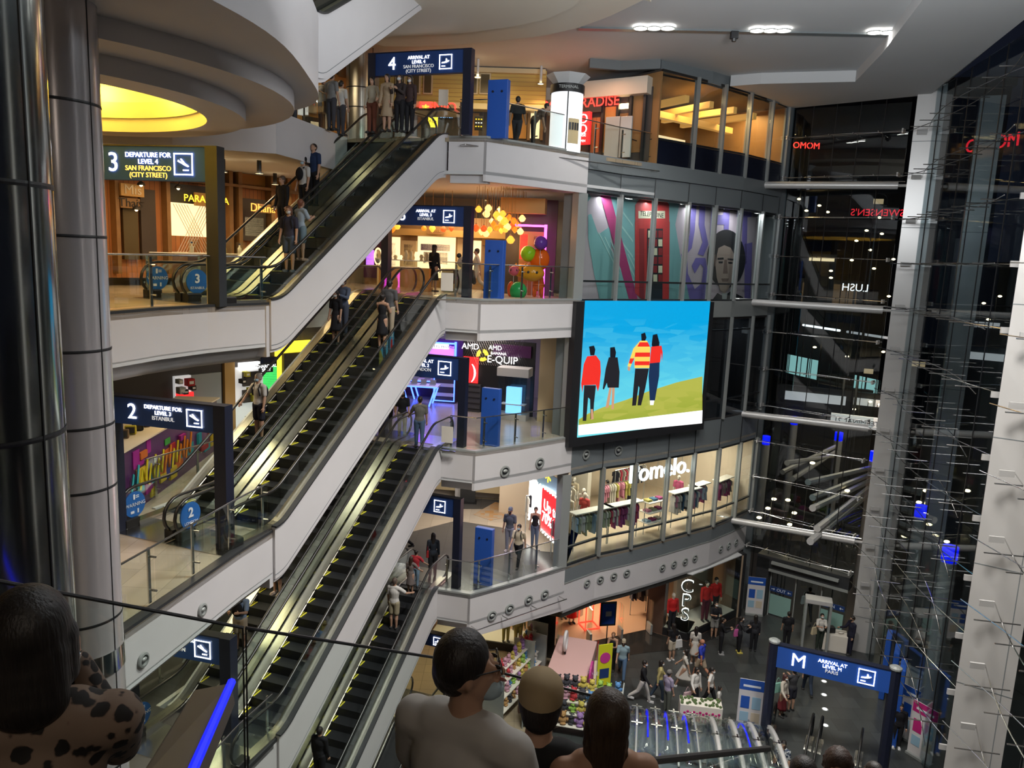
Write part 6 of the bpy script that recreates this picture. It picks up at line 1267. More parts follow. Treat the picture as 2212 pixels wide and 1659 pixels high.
# facing on a flight: up = along the flight, down = against it
def fd(z0,up=True): a=math.degrees(FLI[z0][4]); return a if up else a+180
def onE(lab,x,y,z0,lane,up,**k):
    p,a=onesc(z0,x,y,lane); return person(lab,p,fd(z0,up)+k.pop('turn',0),**k)
onE('person in a dark floral shirt and shorts turned back on the escalator',619,543,15,0,True,turn=200,h=1.72,hair='bob',hc=(.1,.04,.02),top=(.03,.03,.05),bot=(.05,.07,.11),style='shorts',mask=MASK,shoe=(.1,.1,.1),pack=('back',BLK),pose=dict(hy=.2))
onE('woman in a pale floral top and shorts with a long braid',650,543,15,0,True,h=1.62,g='f',hair='braid',hc=(.12,.04,.02),top=(.3,.36,.42),bot=(.14,.2,.24),style='shorts',pose=PHONE,shoe=(.3,.2,.15))
onE('person in a black jacket over a white shirt riding down, below the capped rider',622,478,15,1,False,h=1.7,top=BLK,sleeve='long',bot=BLK,hc=(.06,.04,.03),prn=None)
onE('person in a black cap, white shirt and blue mask riding down',652,452,15,1,False,h=1.68,top=WHT,bot=BLK,hat=BLK,mask=BMASK,pack=('front',BLK))
onE('tall person in a navy T-shirt looking down, highest of the riders going down',682,428,15,1,False,h=1.82,top=(.015,.03,.08),bot=BLK,pose=dict(hp=-.5,hy=.4))
tp4=[('woman in a cream cardigan touching the handrail at the escalator top',803,288,'long',(.4,.36,.28),(.15,.05,.03),'f',RAILL),('woman in a beige dress at the escalator top',835,284,'long',(.36,.27,.18),(.3,.2,.12),'f',{}),('woman in dark clothes and a mask behind the escalator glass, left one of two',862,285,'long',(.04,.03,.03),BLK,'f',PHONE),('woman in dark clothes and a mask at the escalator top, nearest the sushi sign',884,287,'bob',(.05,.03,.03),BLK,'f',{})]
for l,x,y,hr,c,bc,g,ps in tp4: 
    p=Z(x,y,20.0); p.z=20.0; person(l,p,250,h=1.66,g=g,hair=hr,top=c,bot=bc,style='dress' if 'dress' in l else 'pants',mask=MASK if 'mask' in l else None,pose=ps,sleeve='long')
for l,x,y,c in (('person in a white shirt and dark cap by the food shop',736,292,WHT),('person in a pale shirt standing by the food shop guard',697,286,(.4,.4,.38)),('person in dark clothes near the menu boards of the food shop',632,262,(.05,.04,.04)),('person in a grey top at the food shop counter',716,280,(.2,.2,.2))): person(l,Z(x,y,20),60,top=c,bot=(.05,.05,.06))
person('person in dark clothes walking behind the fourth floor guard',Z(1115,318,20),80,top=BLK,bot=(.04,.04,.05),pose=WALK); 
person('person bending low behind the guard near the round pillar',Z(1150,322,20),0,top=(.12,.08,.06),bot=BLK,pose=dict(lean=.7))
onE('balding man in a white polo, shorts and blue mask riding down with a backpack',551,925,10,1,False,turn=-8,h=1.76,top=(.5,.46,.42),bot=(.02,.02,.03),style='shorts',hair='short',hc=(.2,.17,.15),mask=BMASK,pack=('back',BLK),pose=dict(ra=.3,re=.3,rab=.5))
onE('woman in a black dress with a white mask riding down beside her partner',722,768,10,1,False,h=1.62,g='f',hair='long',top=BLK,style='dress',mask=MASK)
onE('man in a blue shirt with a white mask and crossed arms riding down',738,778,10,1,False,h=1.74,top=(.08,.1,.15),sleeve='long',bot=(.06,.07,.1),mask=MASK,pose=ARMSX)
onE('woman in a long black dress seen from behind near the escalator top',818,755,10,0,True,h=1.62,g='f',hair='bun',top=BLK,style='dress',sleeve='none',pose=PHONE)
onE('man in a grey T-shirt and beige trousers seen from behind',842,742,10,0,True,h=1.76,top=(.08,.08,.085),bot=(.4,.33,.24))
onE('woman in a lilac top and black skirt riding at the edge of the white landing',594,1286,5,1,False,h=1.64,g='f',hair='bun',hc=(.03,.02,.015),top=(.3,.24,.34),bot=BLK,style='skirt',shoe=(.5,.4,.35),pose=PHONE)
onE('man in a blue T-shirt and beige shorts with a bag worn in front',521,1425,5,1,False,turn=15,h=1.76,top=(.22,.3,.45),bot=(.42,.35,.26),style='shorts',pack=('front',BLK),hat=BLK,pose=PHONE)
person('man in a grey T-shirt and jeans stepping off at the second floor',V((*Z(905,966,10).xy,10.0)),100,h=1.74,top=(.12,.115,.1),bot=(.06,.1,.17),pose=dict(la=.5,le=.5,lab=.35,stride=.15,kb=.2))
person('person in a black polo and cream trousers waiting at the second floor',V((*Z(868,944,10).xy,10.0)),280,h=1.68,hair='bob',top=BLK,bot=(.36,.3,.22),mask=BLK,pose=dict(stride=.1))
person('person in black half hidden behind the handrail at the second floor',V((*Z(838,930,10).xy,10.0)),280,h=1.66,top=BLK,bot=BLK)
onE('child in a red T-shirt near the top of the first floor escalator',893,1292,0,0,True,h=1.35,top=(.4,.03,.04),bot=(.2,.3,.4),pose=RAIL)
onE('girl in a patterned dress holding the rail, behind the child in red',880,1325,0,0,True,h=1.35,g='f',hair='long',hc=(.03,.015,.01),top=(.16,.13,.12),style='dress',pose=RAIL)
onE('man in a white T-shirt and khaki shorts holding the handrail',846,1412,0,0,True,h=1.76,top=(.6,.58,.55),bot=(.3,.26,.17),style='shorts',hc=(.07,.05,.04),pose=dict(ra=.7,re=.6,rab=.6))
onE('person in pale clothes with brown hair on the lower escalator behind the glass',668,1545,0,1,True,h=1.7,g='f',hair='long',hc=(.12,.06,.03),top=(.3,.25,.22),bot=BLK)
onE('person in a pale pink shirt reaching for the handrail on the lower escalator',640,1635,0,1,True,h=1.7,g='f',hair='bob',top=(.4,.33,.33),bot=BLK,pose=RAIL)
onE('man in a black long-sleeved top seen from behind on the lower escalator',693,1672,0,0,True,h=1.76,top=BLK,sleeve='long',bot=BLK)
person('woman in dark clothes with a red shoulder bag seen from behind',V((*Z(934,1246,5).xy,5.0)),95,h=1.66,g='f',hair='long',top=(.02,.025,.035),bot=BLK,sleeve='long')
bag('red bag at the hip of the long-haired woman',V((*Z(926,1246,5).xy,5.75))+V((-.05,0,0)),(.3,.02,.02),.22,.25,.1,1.5,.35)
person('man in a grey cap, grey shirt and pale trousers standing by the lit board',Z(1099,1190,5),250,h=1.78,top=(.1,.11,.13),bot=(.3,.31,.36),hat=(.15,.17,.2),mask=BLK,shoe=(.5,.45,.45))
person('young man in a cream shirt and black trousers walking by the guard',Z(1118,1222,5),250,h=1.68,top=(.5,.42,.3),bot=BLK,mask=BMASK,pose=WALK,pack=('back',(.03,.03,.03)))
person('person in dark clothes with legs apart, half hidden by the white side panel',V((*Z(868,1190,5).xy,5.0)),200,top=BLK,bot=BLK,pose=WALK)
person('person in black with a pale bag at the back of the first floor',Z(1112,1076,5),270,h=1.65,top=BLK,bot=BLK,shoe=(.5,.5,.5)); bag('pale tote bag held low at the back of the first floor',Z(1106,1078,5)+V((0,-.35,.35)),(.5,.4,.25),.3,.35)
person('person in dark clothes farther left at the back of the first floor',Z(1085,1070,5),270,h=1.65,top=BLK,bot=BLK)
person('woman in a black hat and black dress at the jewellery counter',V((-3.1,29.0,15.0)),60,h=1.72,g='f',hair='long',top=BLK,style='dress',hat=BLK,sleeve='long')
person('man in white shirt and cream trousers walking past the jewellery counter',V((-.9,27.9,15.0)) if 0 else V((*AZ(1030,560,29.2).xy,15.0)),190,h=1.72,top=(.5,.45,.38),bot=(.5,.44,.34),pose=WALK)
# ground floor
GF=[('woman in a black top and trousers walking close beside a friend with a white bag',1320,1448,250,dict(g='f',hair='pony',hc=(.15,.07,.03),top=BLK,bot=BLK,sleeve='none',pose=PHONE)),
('person in a beige cap, pale top and blue jeans carrying a black and white bag',1342,1465,260,dict(h=1.7,hat=(.4,.34,.25),top=(.25,.35,.4),bot=(.08,.14,.24),mask=BLK,pose=WALK)),
('man in a black jacket and white trousers striding',1386,1516,340,dict(h=1.74,top=BLK,sleeve='long',bot=(.55,.53,.5),mask=MASK,shoe=(.5,.5,.5),pose=WALK)),
('person in a yellow shirt and dark jeans walking behind the man in black jacket',1422,1512,350,dict(hair='bob',top=(.45,.38,.16),sleeve='long',bot=(.04,.06,.09),mask=MASK,shoe=(.5,.5,.5),pose=WALK2)),
('old man in a lilac T-shirt and grey cap near the planter',1439,1538,30,dict(h=1.66,top=(.32,.28,.38),bot=(.1,.11,.09),hat=(.18,.17,.16))),
('woman in a white dress striding with a dark crossbody bag',1476,1484,160,dict(g='f',hair='long',top=(.6,.57,.52),style='dress',mask=MASK,shoe=(.6,.6,.6),pose=dict(stride=.45,kb=.5,la=-.5,ra=.5,re=.3,le=.2))),
('bald man in a blue polo and beige shorts walking to the shop window',1511,1466,140,dict(h=1.74,hair='bald',top=(.03,.05,.4),bot=(.35,.28,.2),style='shorts',shoe=(.3,.2,.12),skin=(.45,.2,.12),pose=WALK)),
('woman in a white blouse and black skirt carrying a pink bag',1498,1530,300,dict(g='f',hair='long',top=(.58,.56,.53),sleeve='long',bot=BLK,style='longskirt',mask=BLK,pose=RAIL)),
('woman in a white T-shirt and black trousers pointing to the side',1531,1528,330,dict(g='f',hair='pony',top=(.6,.58,.55),bot=BLK,mask=MASK,pose=dict(ra=.2,re=.05,rab=1.2,stride=.35,kb=.3))),
('small child in a white T-shirt and shorts beside the planter',1549,1547,340,dict(h=1.2,hair='bob',top=(.6,.58,.55),bot=(.1,.12,.18),style='shorts',shoe=(.6,.6,.6))),
('woman in a black T-shirt and cream shorts holding a white shopping bag',1450,1427,110,dict(g='f',hair='long',top=BLK,bot=(.48,.42,.33),style='shorts',shoe=(.6,.6,.6))),
('woman in a white dress looking into the shop window',1498,1434,80,dict(g='f',hair='long',top=(.55,.52,.48),style='dress',shoe=(.6,.6,.6))),
('man in a black shirt and grey shorts looking at his phone by the shop window',1541,1378,270,dict(h=1.72,top=BLK,bot=(.25,.25,.24),style='shorts',mask=MASK,pose=PHONE)),
('woman in black looking at her phone, left of the queue of three',1555,1412,350,dict(g='f',hair='pony',top=BLK,sleeve='long',bot=BLK,pose=PHONE,shoe=(.3,.3,.3))),
('woman in black with an orange scarf and pink bag, middle of the queue of three',1594,1409,0,dict(g='f',hair='pony',top=(.03,.03,.035),sleeve='long',bot=BLK,mask=MASK,pose=PHONE,shoe=(.6,.5,.1))),
('woman in a dark suit seen from behind, right end of the queue of three',1626,1406,80,dict(g='f',hair='long',top=(.025,.025,.03),sleeve='long',bot=BLK)),
('woman in a white T-shirt with a tote bag standing at the metal detector',1768,1402,262,dict(g='f',hair='short',top=(.6,.58,.54),bot=(.03,.04,.03),mask=MASK,pose=PHONE)),
('guard in a dark suit and white collar at the security table',1833,1413,190,dict(h=1.76,top=(.015,.015,.03),sleeve='long',bot=(.015,.015,.03),mask=BLK,pose=dict(ra=.5,re=1.0))),
('person in dark clothes behind the letter M of the big gate',1697,1398,80,dict(top=BLK,bot=BLK)),
('woman in a cream shawl and dark red skirt carrying a green bag',1687,1546,310,dict(g='f',hair='long',hc=(.05,.02,.02),top=(.5,.45,.38),sleeve='long',bot=(.14,.02,.025),style='longskirt',mask=MASK,pose=RAIL)),
('man in a dark grey T-shirt and black shorts beside the woman in a red skirt',1707,1535,110,dict(h=1.74,top=(.05,.05,.055),bot=(.02,.02,.03),style='shorts',shoe=(.02,.02,.02),pose=PHONE)),
('person in dark trousers walking under the letters of the big gate',1742,1497,80,dict(top=BLK,bot=(.02,.03,.05),pose=WALK)),
('person in a dark coat outside the glass doors with a white bag',1743,1338,80,dict(top=BLK,sleeve='long',bot=BLK,pose=WALK)),
('person in black with white shoes behind the right post of the big gate',1935,1614,250,dict(top=BLK,sleeve='long',bot=BLK,shoe=(.6,.6,.6)))]
for l,x,y,f_,k in GF: person(l,V((*Z(x,y,0).xy,.012)),f_,**k)
for l,x,y,z_,c,w_ in (('white shopping bag held by the woman in cream shorts',1463,1427,.6,(.6,.6,.6),.35),('pink backpack hanging at the side of the queue woman',1588,1409,.75,(.5,.1,.3),.32),('black bag with white print carried by the person in a beige cap',1347,1455,.55,BLK,.45),('cream tote bag of the woman at the metal detector',1755,1402,.7,(.5,.42,.28),.34),('pale green bag of the woman in a dark red skirt',1674,1540,.85,(.2,.4,.33),.38),('pink bag carried low by the woman in a white blouse',1482,1532,.35,(.5,.35,.38),.36),('white tote bag outside the glass doors',1733,1340,.85,(.5,.5,.48),.4),('black handbag of the woman at the right end of the queue',1614,1406,.85,BLK,.28)):
    p=Z(x,y,0); bag(l,(p.x,p.y,z_),c,w_,w_,.12,.4,.2)
for l,t_,d,f_,k in (('woman in white bending over clothes inside the clothes shop',3.15,3.6,200,dict(g='f',hair='long',top=(.5,.48,.4),bot=BLK,sleeve='long')),('man in a dark T-shirt inside the clothes shop',3.75,3.0,100,dict(top=(.03,.03,.035),bot=BLK)),('woman in black by the clothes shop entrance beside the red dresses',.28,2.2,260,dict(g='f',hair='pony',top=BLK,bot=(.1,.14,.2),sleeve='none')),('shopper in a grey dress deep in the clothes shop',2.0,3.7,240,dict(g='f',hair='long',top=(.25,.25,.27),style='dress'))):
    x_,y_=fp(t_,d); person(l,(x_,y_,5.0),f_,**k)
for i,(t_,d,tc,bc) in enumerate(((1.25,2.5,(.6,.55,.48),(.5,.42,.3)),(1.7,2.4,(.55,.08,.08),(.6,.55,.5)),(2.0,2.9,(.55,.5,.45),(.4,.05,.06)),(5.3,2.2,(.5,.1,.2),(.5,.1,.2)),(2.4,4.4,(.5,.42,.3),(.5,.42,.3)))):
    x_,y_=fp(t_,d); person('mannequin in %s in the clothes shop'%('a cream blouse','a red top and white trousers','a white top and red skirt','a pink dress near the far end','beige linen at the back')[i],(x_,y_,5.0),240,h=1.78,g='f',hair='bald',skin=(.6,.55,.48),top=tc,bot=bc,style=('pants','pants','skirt','dress','pants')[i],name='mannequin',cat='mannequin',group='mannequins in the clothes shop',v=.016)
# riders on the short flight down beyond the big gate
# ================= onlookers close to the camera, on the flight going down =================
def leopard():
    m=mat('leopard',(.22,.15,.1),.8); nt=m.node_tree; b=nt.nodes['Principled BSDF']; tc=nt.nodes.new('ShaderNodeTexCoord'); v=nt.nodes.new('ShaderNodeTexVoronoi'); v.inputs['Scale'].default_value=24; v.inputs['Randomness'].default_value=.9
    n=nt.nodes.new('ShaderNodeTexNoise'); n.inputs['Scale'].default_value=30; mx=nt.nodes.new('ShaderNodeVectorMath'); mx.operation='MULTIPLY_ADD'; mx.inputs[1].default_value=(.03,.03,.03)
    r=nt.nodes.new('ShaderNodeValToRGB'); e=r.color_ramp.elements; e[0].position=.0; e[0].color=(.006,.005,.004,1); e[1].position=.5; e[1].color=(.2,.14,.1,1); a=r.color_ramp.elements.new(.40); a.color=(.008,.006,.005,1); a=r.color_ramp.elements.new(.46); a.color=(.18,.12,.085,1)
    nt.links.new(tc.outputs['Object'],mx.inputs[2]); nt.links.new(tc.outputs['Object'],n.inputs['Vector']); nt.links.new(n.outputs['Color'],mx.inputs[0]); nt.links.new(mx.outputs[0],v.inputs['Vector']); nt.links.new(v.outputs['Distance'],r.inputs['Fac'])
    nt.links.new(r.outputs[0],b.inputs['Base Color']); return 'leopard'
def floral(name,c0,c1,sc):
    m=mat(name,c0,.8); nt=m.node_tree; b=nt.nodes['Principled BSDF']; tc=nt.nodes.new('ShaderNodeTexCoord'); v=nt.nodes.new('ShaderNodeTexNoise'); v.inputs['Scale'].default_value=sc; v.inputs['Detail'].default_value=2; r=nt.nodes.new('ShaderNodeValToRGB'); e=r.color_ramp.elements; e[0].position=.48; e[0].color=(*c0,1); e[1].position=.54; e[1].color=(*c1,1)
    nt.links.new(tc.outputs['Object'],v.inputs['Vector']); nt.links.new(v.outputs['Fac'],r.inputs['Fac']); nt.links.new(r.outputs[0],b.inputs['Base Color']); return name
floral('blueleaf',(.03,.05,.09),(.5,.52,.52),16)
def near(lab,x,y,depth,face,h,**k):
    d=ray(x,y); hd=CAM+d*depth            # d has unit length along the view axis
    return person(lab,(hd.x,hd.y,hd.z-.925*h),face,h=h,v=.0075,**k)
def glasses(t,J,h):
    hm=Matrix.Rotation(J['P']['hy'],3,'Z')@Matrix.Rotation(-J['P']['hp'],3,'X'); f=lambda x,y,z: J['hd']+hm@V((x*h,y*h,z*h)); b=B()
    for s in (-1,1): b.tube([f(s*.021+.015*math.cos(a*PI/6),.058,.005+.012*math.sin(a*PI/6)) for a in range(13)],.0012*h,5,False); b.tube([f(s*.036,.056,.008),f(s*.048,-.008,.008)],.0012*h,5)
    b.tube([f(-.006,.06,.008),f(.006,.06,.008)],.0012*h,5); b.out('glasses','darkframe',t)
    B().ball(f(0,.035,-.045),.03*h,(.95,.9,.7),14).out('chin_mask',cm((.35,.45,.5)),t,smooth=True)
near('man in a plain grey T-shirt with glasses and a mask on his chin',1004,1450,2.45,62,1.74,top=(.46,.44,.41),bot=(.03,.03,.04),pose=dict(hy=R_(-52),hp=-.1,la=.35,le=.8,lab=.25,ra=.3,re=.9),extra=glasses,sk=0)
def blackprint(t,J,h):
    c=J['chest']; 
    for i,(dx,dz,w_,hh_,c_) in enumerate(((-.05,.0,.055,.018,(.35,.33,.3)),(.05,-.008,.055,.018,(.35,.33,.3)),(-.045,-.045,.06,.045,(.09,.015,.015)),(.05,-.05,.05,.04,(.12,.02,.02)),(-.04,-.085,.06,.018,(.3,.28,.26)),(.05,-.09,.06,.018,(.3,.28,.26)))):
        p=c+V((dx*h,-.0695*h,dz*h)); B().cbox(p,(w_*h,.004,hh_*h)).out('shirt_print',cm(c_),t)
    for i,s_ in enumerate(('POWER','HUSTLE')): o=text(s_,c.x+(-.05+.1*i)*h,c.y-.0725*h,c.z-.002*h-.008*h*i,.026,'black',t,ext=.001)
near('person in a beige cap worn backwards and a black printed T-shirt, seen from behind',1166,1532,2.9,86,1.68,top=(.01,.01,.01),bot=BLK,hat=(.3,.22,.12),hair='short',pose=dict(hy=.05),extra=blackprint)
near('woman in a black tank top with long brown hair, seen from behind',1312,1556,2.85,95,1.62,g='f',hair='long',hc=(.03,.017,.009),top=(.012,.012,.014),sleeve='none',bot=BLK,pose=dict(hp=-.1,la=.3,ra=.3,re=.6,le=.6),sk=2)
def earring(t,J,h): B().ball(J['hd']+V((.052*h,-.004*h,-.03*h)),.006*h,(1,1,1.4),8).out('earring','chrome',t,smooth=True)
near('woman in a leopard print blouse with dark hair, seen from behind at the steel column',62,1392,1.62,112,1.62,g='f',hair='bob',hc=(.01,.008,.007),prn=leopard(),sleeve='long',bot=BLK,pose=dict(la=.3,ra=.8,re=2.0,rab=-.05,rin=.45,le=.5,hp=.1),extra=earring)
# the flight they stand on, below the frame
for i in range(9): st(B().box(-2.3,-1.0+.62*i,14.6-.42*i-(.0),2.2,-1.0+.62*(i+1)+.02,15.0-.42*i).out('floor','step'))
# ---- near glass balustrade ----
gp=[AZ(-60,1245,2.9),AZ(529,1357,3.5),AZ(970,1426,4.1),AZ(1282,1504,4.3)]
t=T('glass_balustrade','clear glass balustrade with a thin dark top edge in front of the onlookers','railing',tuple(gp[1]))
for a,b in zip(gp,gp[1:]):
    a=a-gp[1]; b=b-gp[1]; e=(b-a)*.006; a2,b2=a+e,b-e; n=V((-(b-a).y,(b-a).x,0)).normalized()*.012; dn=V((0,0,-1.25)); B().hexa([a2+dn,b2+dn,b2+dn+n,a2+dn+n,a2,b2,b2+n,a2+n]).out('glass_panel','glass',t); B().tube([a2+n*.5,b2+n*.5],.008,6).out('top_edge','darkframe',t)
    for q in (a2,b2): B().tube([q+n*.5,q+dn+n*.5],.004,5).out('panel_edge','darkframe',t)
# brown side beam with a blue light strip
def onray(x,y,dp): return CAM+ray(x,y)*dp
a0,a1,a2,a3=onray(418,1490,6.2),onray(500,1474,6.2),onray(400,1700,4.4),onray(285,1700,4.4)
t=T('lit_beam','dark brown sloping beam edged with a glowing blue strip at the foot of the escalators','beam',tuple(a1)); mat('brownbeam',(.05,.035,.028),.5)
nn=(a1-a0).cross(a2-a1).normalized()*.18
B().hexa([a3-a1,a2-a1,a2-a1+nn,a3-a1+nn,a0-a1,V((0,0,0)),nn,a0-a1+nn]).out('beam_body','brownbeam',t,bevel=.02)
B().tube([V((0,0,0)),a2-a1],.035,8).out('blue_light_strip','blueled',t)
# bottom right rail
a,b=onray(1385,1646,6.5),onray(1660,1617,9); t=T('rail_bar','dark handrail crossing in front of the glass canopy','bar',tuple(a)); B().tube([V((0,0,0)),b-a],.035,8).out('bar','rubber',t); B().hexa([V((0,0,-.9)),b-a+V((0,0,-.9)),b-a+V((0,.01,-.9)),V((0,.01,-.9)),V((0,0,0)),b-a,b-a+V((0,.01,0)),V((0,.01,0))]).out('glass_panel','glass',t)
# ---- short pair of escalators going down beyond the big gate ----
uu=V((.47,.883)); Bt=Z(1864,1642,0).xy; At=Bt-uu*9
a=escalator(-5,tuple(At),tuple(Bt),5,0,'escalator going down from the paved ground floor, beside the right gate post',et=.3,eb=.3); FLI[-5]=(tuple(At),tuple(Bt),a[1],a[2],a[3])
escalator(-5,tuple(At),tuple(Bt),5,1.6,'escalator going down from the paved ground floor, beside the yellow edged steps',et=.3,eb=.3)
yw=Z(1660,1655,0); t=T('lit_steps','pale steps with yellow edges beside the escalator going down','steps',(yw.x,yw.y,0),math.atan2(uu.y,uu.x)-PI/2)
for i in range(4): o=B().box(-.55,-.35*i-.35,-.15*i-.1,.45,-.35*i,-.15*i+.02).out('step','mintglass',t); B().box(-.55,-.35*i-.35,-.15*i+.02,.45,-.35*i-.31,-.15*i+.03).out('yellow_edge','yellow',o)
def riderM(lab,x,y,lane,**k):     # head under pixel
    A,Bq,P,L,ang=FLI[-5]; w_=.78+1.6*lane; n=V((-math.sin(ang),math.cos(ang))); a=V(A)+n*w_; b=V(Bq)+n*w_
    h=k.get('h',1.66)
    for it in range(60):
        s=L+.8-it*.15; q=a+(b-a).normalized()*s; z=-5+at_prof(P,s)+.925*h
        d=V((q.x,q.y,z))-CAM; yy=CY-FPX*d.dot(_u)/d.dot(_f)
        if yy>=y: break
    return person(lab,(q.x,q.y,z-.925*h),k.pop('face',240),**k)
riderM('man in a blue and white leaf-patterned shirt at the top of the escalator going down',1704,1600,1,h=1.76,prn='blueleaf',bot=BLK,face=235)
riderM('woman in a white top beside the man in the leaf-patterned shirt',1722,1612,1,h=1.6,g='f',hair='long',top=(.55,.55,.53),bot=BLK,face=235)
riderM('woman in a mask near the bottom edge on the far escalator lane',1850,1652,0,h=1.62,g='f',hair='long',top=BLK,bot=BLK,mask=MASK,face=60)
for lab,x,y,dp,f_,k in (('curly dark-haired man seen only as a head at the bottom edge',1810,1658,5.2,250,dict(h=1.76,hair='curly',hc=(.03,.015,.01),top=(.3,.28,.26),extra=None)),('dark-haired head at the bottom edge in front of the leaf-patterned shirt',1735,1676,5.0,80,dict(h=1.72,top=BLK)),('dark-haired head at the bottom edge near the right gate post',1888,1672,7.5,100,dict(h=1.6,g='f',hair='long',top=BLK))):
    hd=CAM+ray(x,y)*dp; h=k['h']; person(lab,(hd.x,hd.y,hd.z-.925*h),f_,**k); st(B().cbox((hd.x,hd.y,hd.z-.925*h-.06),(.9,.9,.1)).out('floor','step'))
# ================= the street outside the glass at night =================
st(B().prism([(12,36.6),(16.4,32.9),(14.1,19.4),(11.5,0),(40,-30),(160,-30),(160,200),(-40,200),(-40,60),(11,60)],-.6,-.5).out('ground','asphalt' if 'asphalt' in M else (mat('asphalt',(.03,.03,.032),.5,var=.3,bscale=.4) and 'asphalt')))
def citymat(name,base,e,sc,thr):
    m=mat(name,base,.7); nt=m.node_tree; b=nt.nodes['Principled BSDF']; tc=nt.nodes.new('ShaderNodeTexCoord'); mp=nt.nodes.new('ShaderNodeVectorMath'); mp.operation='MULTIPLY'; mp.inputs[1].default_value=(1/sc[0],1/sc[0],1/sc[1])
    fl=nt.nodes.new('ShaderNodeVectorMath'); fl.operation='FLOOR'; fr=nt.nodes.new('ShaderNodeVectorMath'); fr.operation='FRACTION'; wn_=nt.nodes.new('ShaderNodeTexWhiteNoise'); wn_.noise_dimensions='3D'
    g=nt.nodes.new('ShaderNodeMath'); g.operation='GREATER_THAN'; g.inputs[1].default_value=thr; sp=nt.nodes.new('ShaderNodeSeparateXYZ'); h=nt.nodes.new('ShaderNodeMath'); h.operation='COMPARE'; h.inputs[1].default_value=.5; h.inputs[2].default_value=.22
    mu_=nt.nodes.new('ShaderNodeMath'); mu_.operation='MULTIPLY'; m2=nt.nodes.new('ShaderNodeMath'); m2.operation='MULTIPLY'; m2.inputs[1].default_value=e
    L=nt.links.new; L(tc.outputs['Object'],mp.inputs[0]); L(mp.outputs[0],fl.inputs[0]); L(mp.outputs[0],fr.inputs[0]); L(fl.outputs[0],wn_.inputs['Vector']); L(wn_.outputs['Value'],g.inputs[0]); L(fr.outputs[0],sp.inputs[0]); L(sp.outputs['Z'],h.inputs[0]); L(g.outputs[0],mu_.inputs[0]); L(h.outputs[0],mu_.inputs[1]); L(mu_.outputs[0],m2.inputs[0]); b.inputs['Emission Color'].default_value=(1,.72,.4,1); L(m2.outputs[0],b.inputs['Emission Strength']); m.cycles.emission_sampling='NONE'; return name
citymat('city1',(.015,.015,.02),.35,(.9,1.1),.985); citymat('city2',(.02,.02,.02),.25,(.8,1.0),.985)
def bld(lab,x,y,w_,d,h,rz,m):
    t=T('office_building',lab,'building',(x,y,-.5),R_(rz),'dark buildings across the street'); B().box(-w_/2,-d/2,0,w_/2,d/2,h).out('walls',m,t); B().box(-w_/2-.3,-d/2-.3,h,w_/2+.3,d/2+.3,h+.8).out('parapet','darkwall',t); return t
bld('dark office block with a few lit windows straight beyond the entrance glass',34,84,26,14,34,-20,'city1'); bld('dark tower with scattered lights beyond the pier',58,66,18,18,46,-30,'city2'); bld('low dark building behind the walkway roof',46,108,40,12,18,-20,'city2')
def P_(x,y,d): return AZ(x,y,d)
def litsign(nm,lab,x,y,d,s,size,m,mir=True,ang=None,board=None):  # reversed glowing letters outside stand in for reflections in the glass
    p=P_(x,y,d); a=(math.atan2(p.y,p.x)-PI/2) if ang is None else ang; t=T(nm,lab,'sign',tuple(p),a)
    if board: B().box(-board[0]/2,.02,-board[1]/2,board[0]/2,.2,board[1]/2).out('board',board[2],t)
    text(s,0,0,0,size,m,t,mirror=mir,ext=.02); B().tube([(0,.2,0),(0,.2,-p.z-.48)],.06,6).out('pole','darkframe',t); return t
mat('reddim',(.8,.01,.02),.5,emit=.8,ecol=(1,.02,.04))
litsign('reflected_sign','red handwritten SWENSENS letters imitating a reflection in the glass',1895,460,50,"SWENSEN'S",.55,'reddim'); litsign('reflected_sign','white lit LUSH letters imitating a reflection in the glass',1847,622,50,'LUSH',.62,'whitelit')
litsign('reflected_sign','red reversed letters imitating a reflection high in the upper right glass',2142,310,40,'MO MO',.8,'reddim',ang=R_(-75)); litsign('reflected_sign','tall red letters imitating a reflection in the glass near the ceiling edge',1742,315,60,'MOMO',.6,'redlit').rotation_euler=(0,0,0)
litsign('reflected_sign','white lit board TERMINAL 21 imitating a reflection by the second white tube',1850,912,50,'TERMINAL 21',.42,'black',board=(2.9,.75,'dimlit'))
# walkway roof: posts with blue lamps and fans of white struts
for i,(x,y,d,yb) in enumerate(((1890,985,44,1230),(1812,942,52,1130),(1716,908,56,1080),(1655,950,50,1090),(1990,1104,36,1330),(2052,1195,29,1390))):
    p=P_(x,y,d); zb=-.5; t=T('lamp_post','white post topped by a glowing blue lamp, %s'%('holding the wide fan of struts','behind the white lit board','farthest left beyond the clothes shop','just beyond the facade end','right of the big pier','nearest the yellow car')[i],'lamp',(p.x,p.y,zb),0,'posts with blue lamps outside')
    B().lathe([(0,0),(.26,0),(.26,p.z-zb-.3),(0,p.z-zb-.3)],16).out('post','column',t,smooth=False,auto=40); B().lathe([(0,p.z-zb-.25),(.25,p.z-zb-.25),(.25,p.z-zb+.25),(0,p.z-zb+.25)],12).out('lamp_head','blueled',t,auto=40)
    if i in (0,1):
        L=(((1745,1042),(1755,1075),(1755,1098),(1765,1142),(1750,1170)),((1690,1020),(1712,1035),(1700,1000)))[i]
        for k_,(a,b) in enumerate(L): q=P_(a,b,d-6-k_)-V((p.x,p.y,zb)); B().tube([V((0,0,p.z-zb-.6-.35*k_)),q],.12,8,r2=.16).out('strut','column',t)
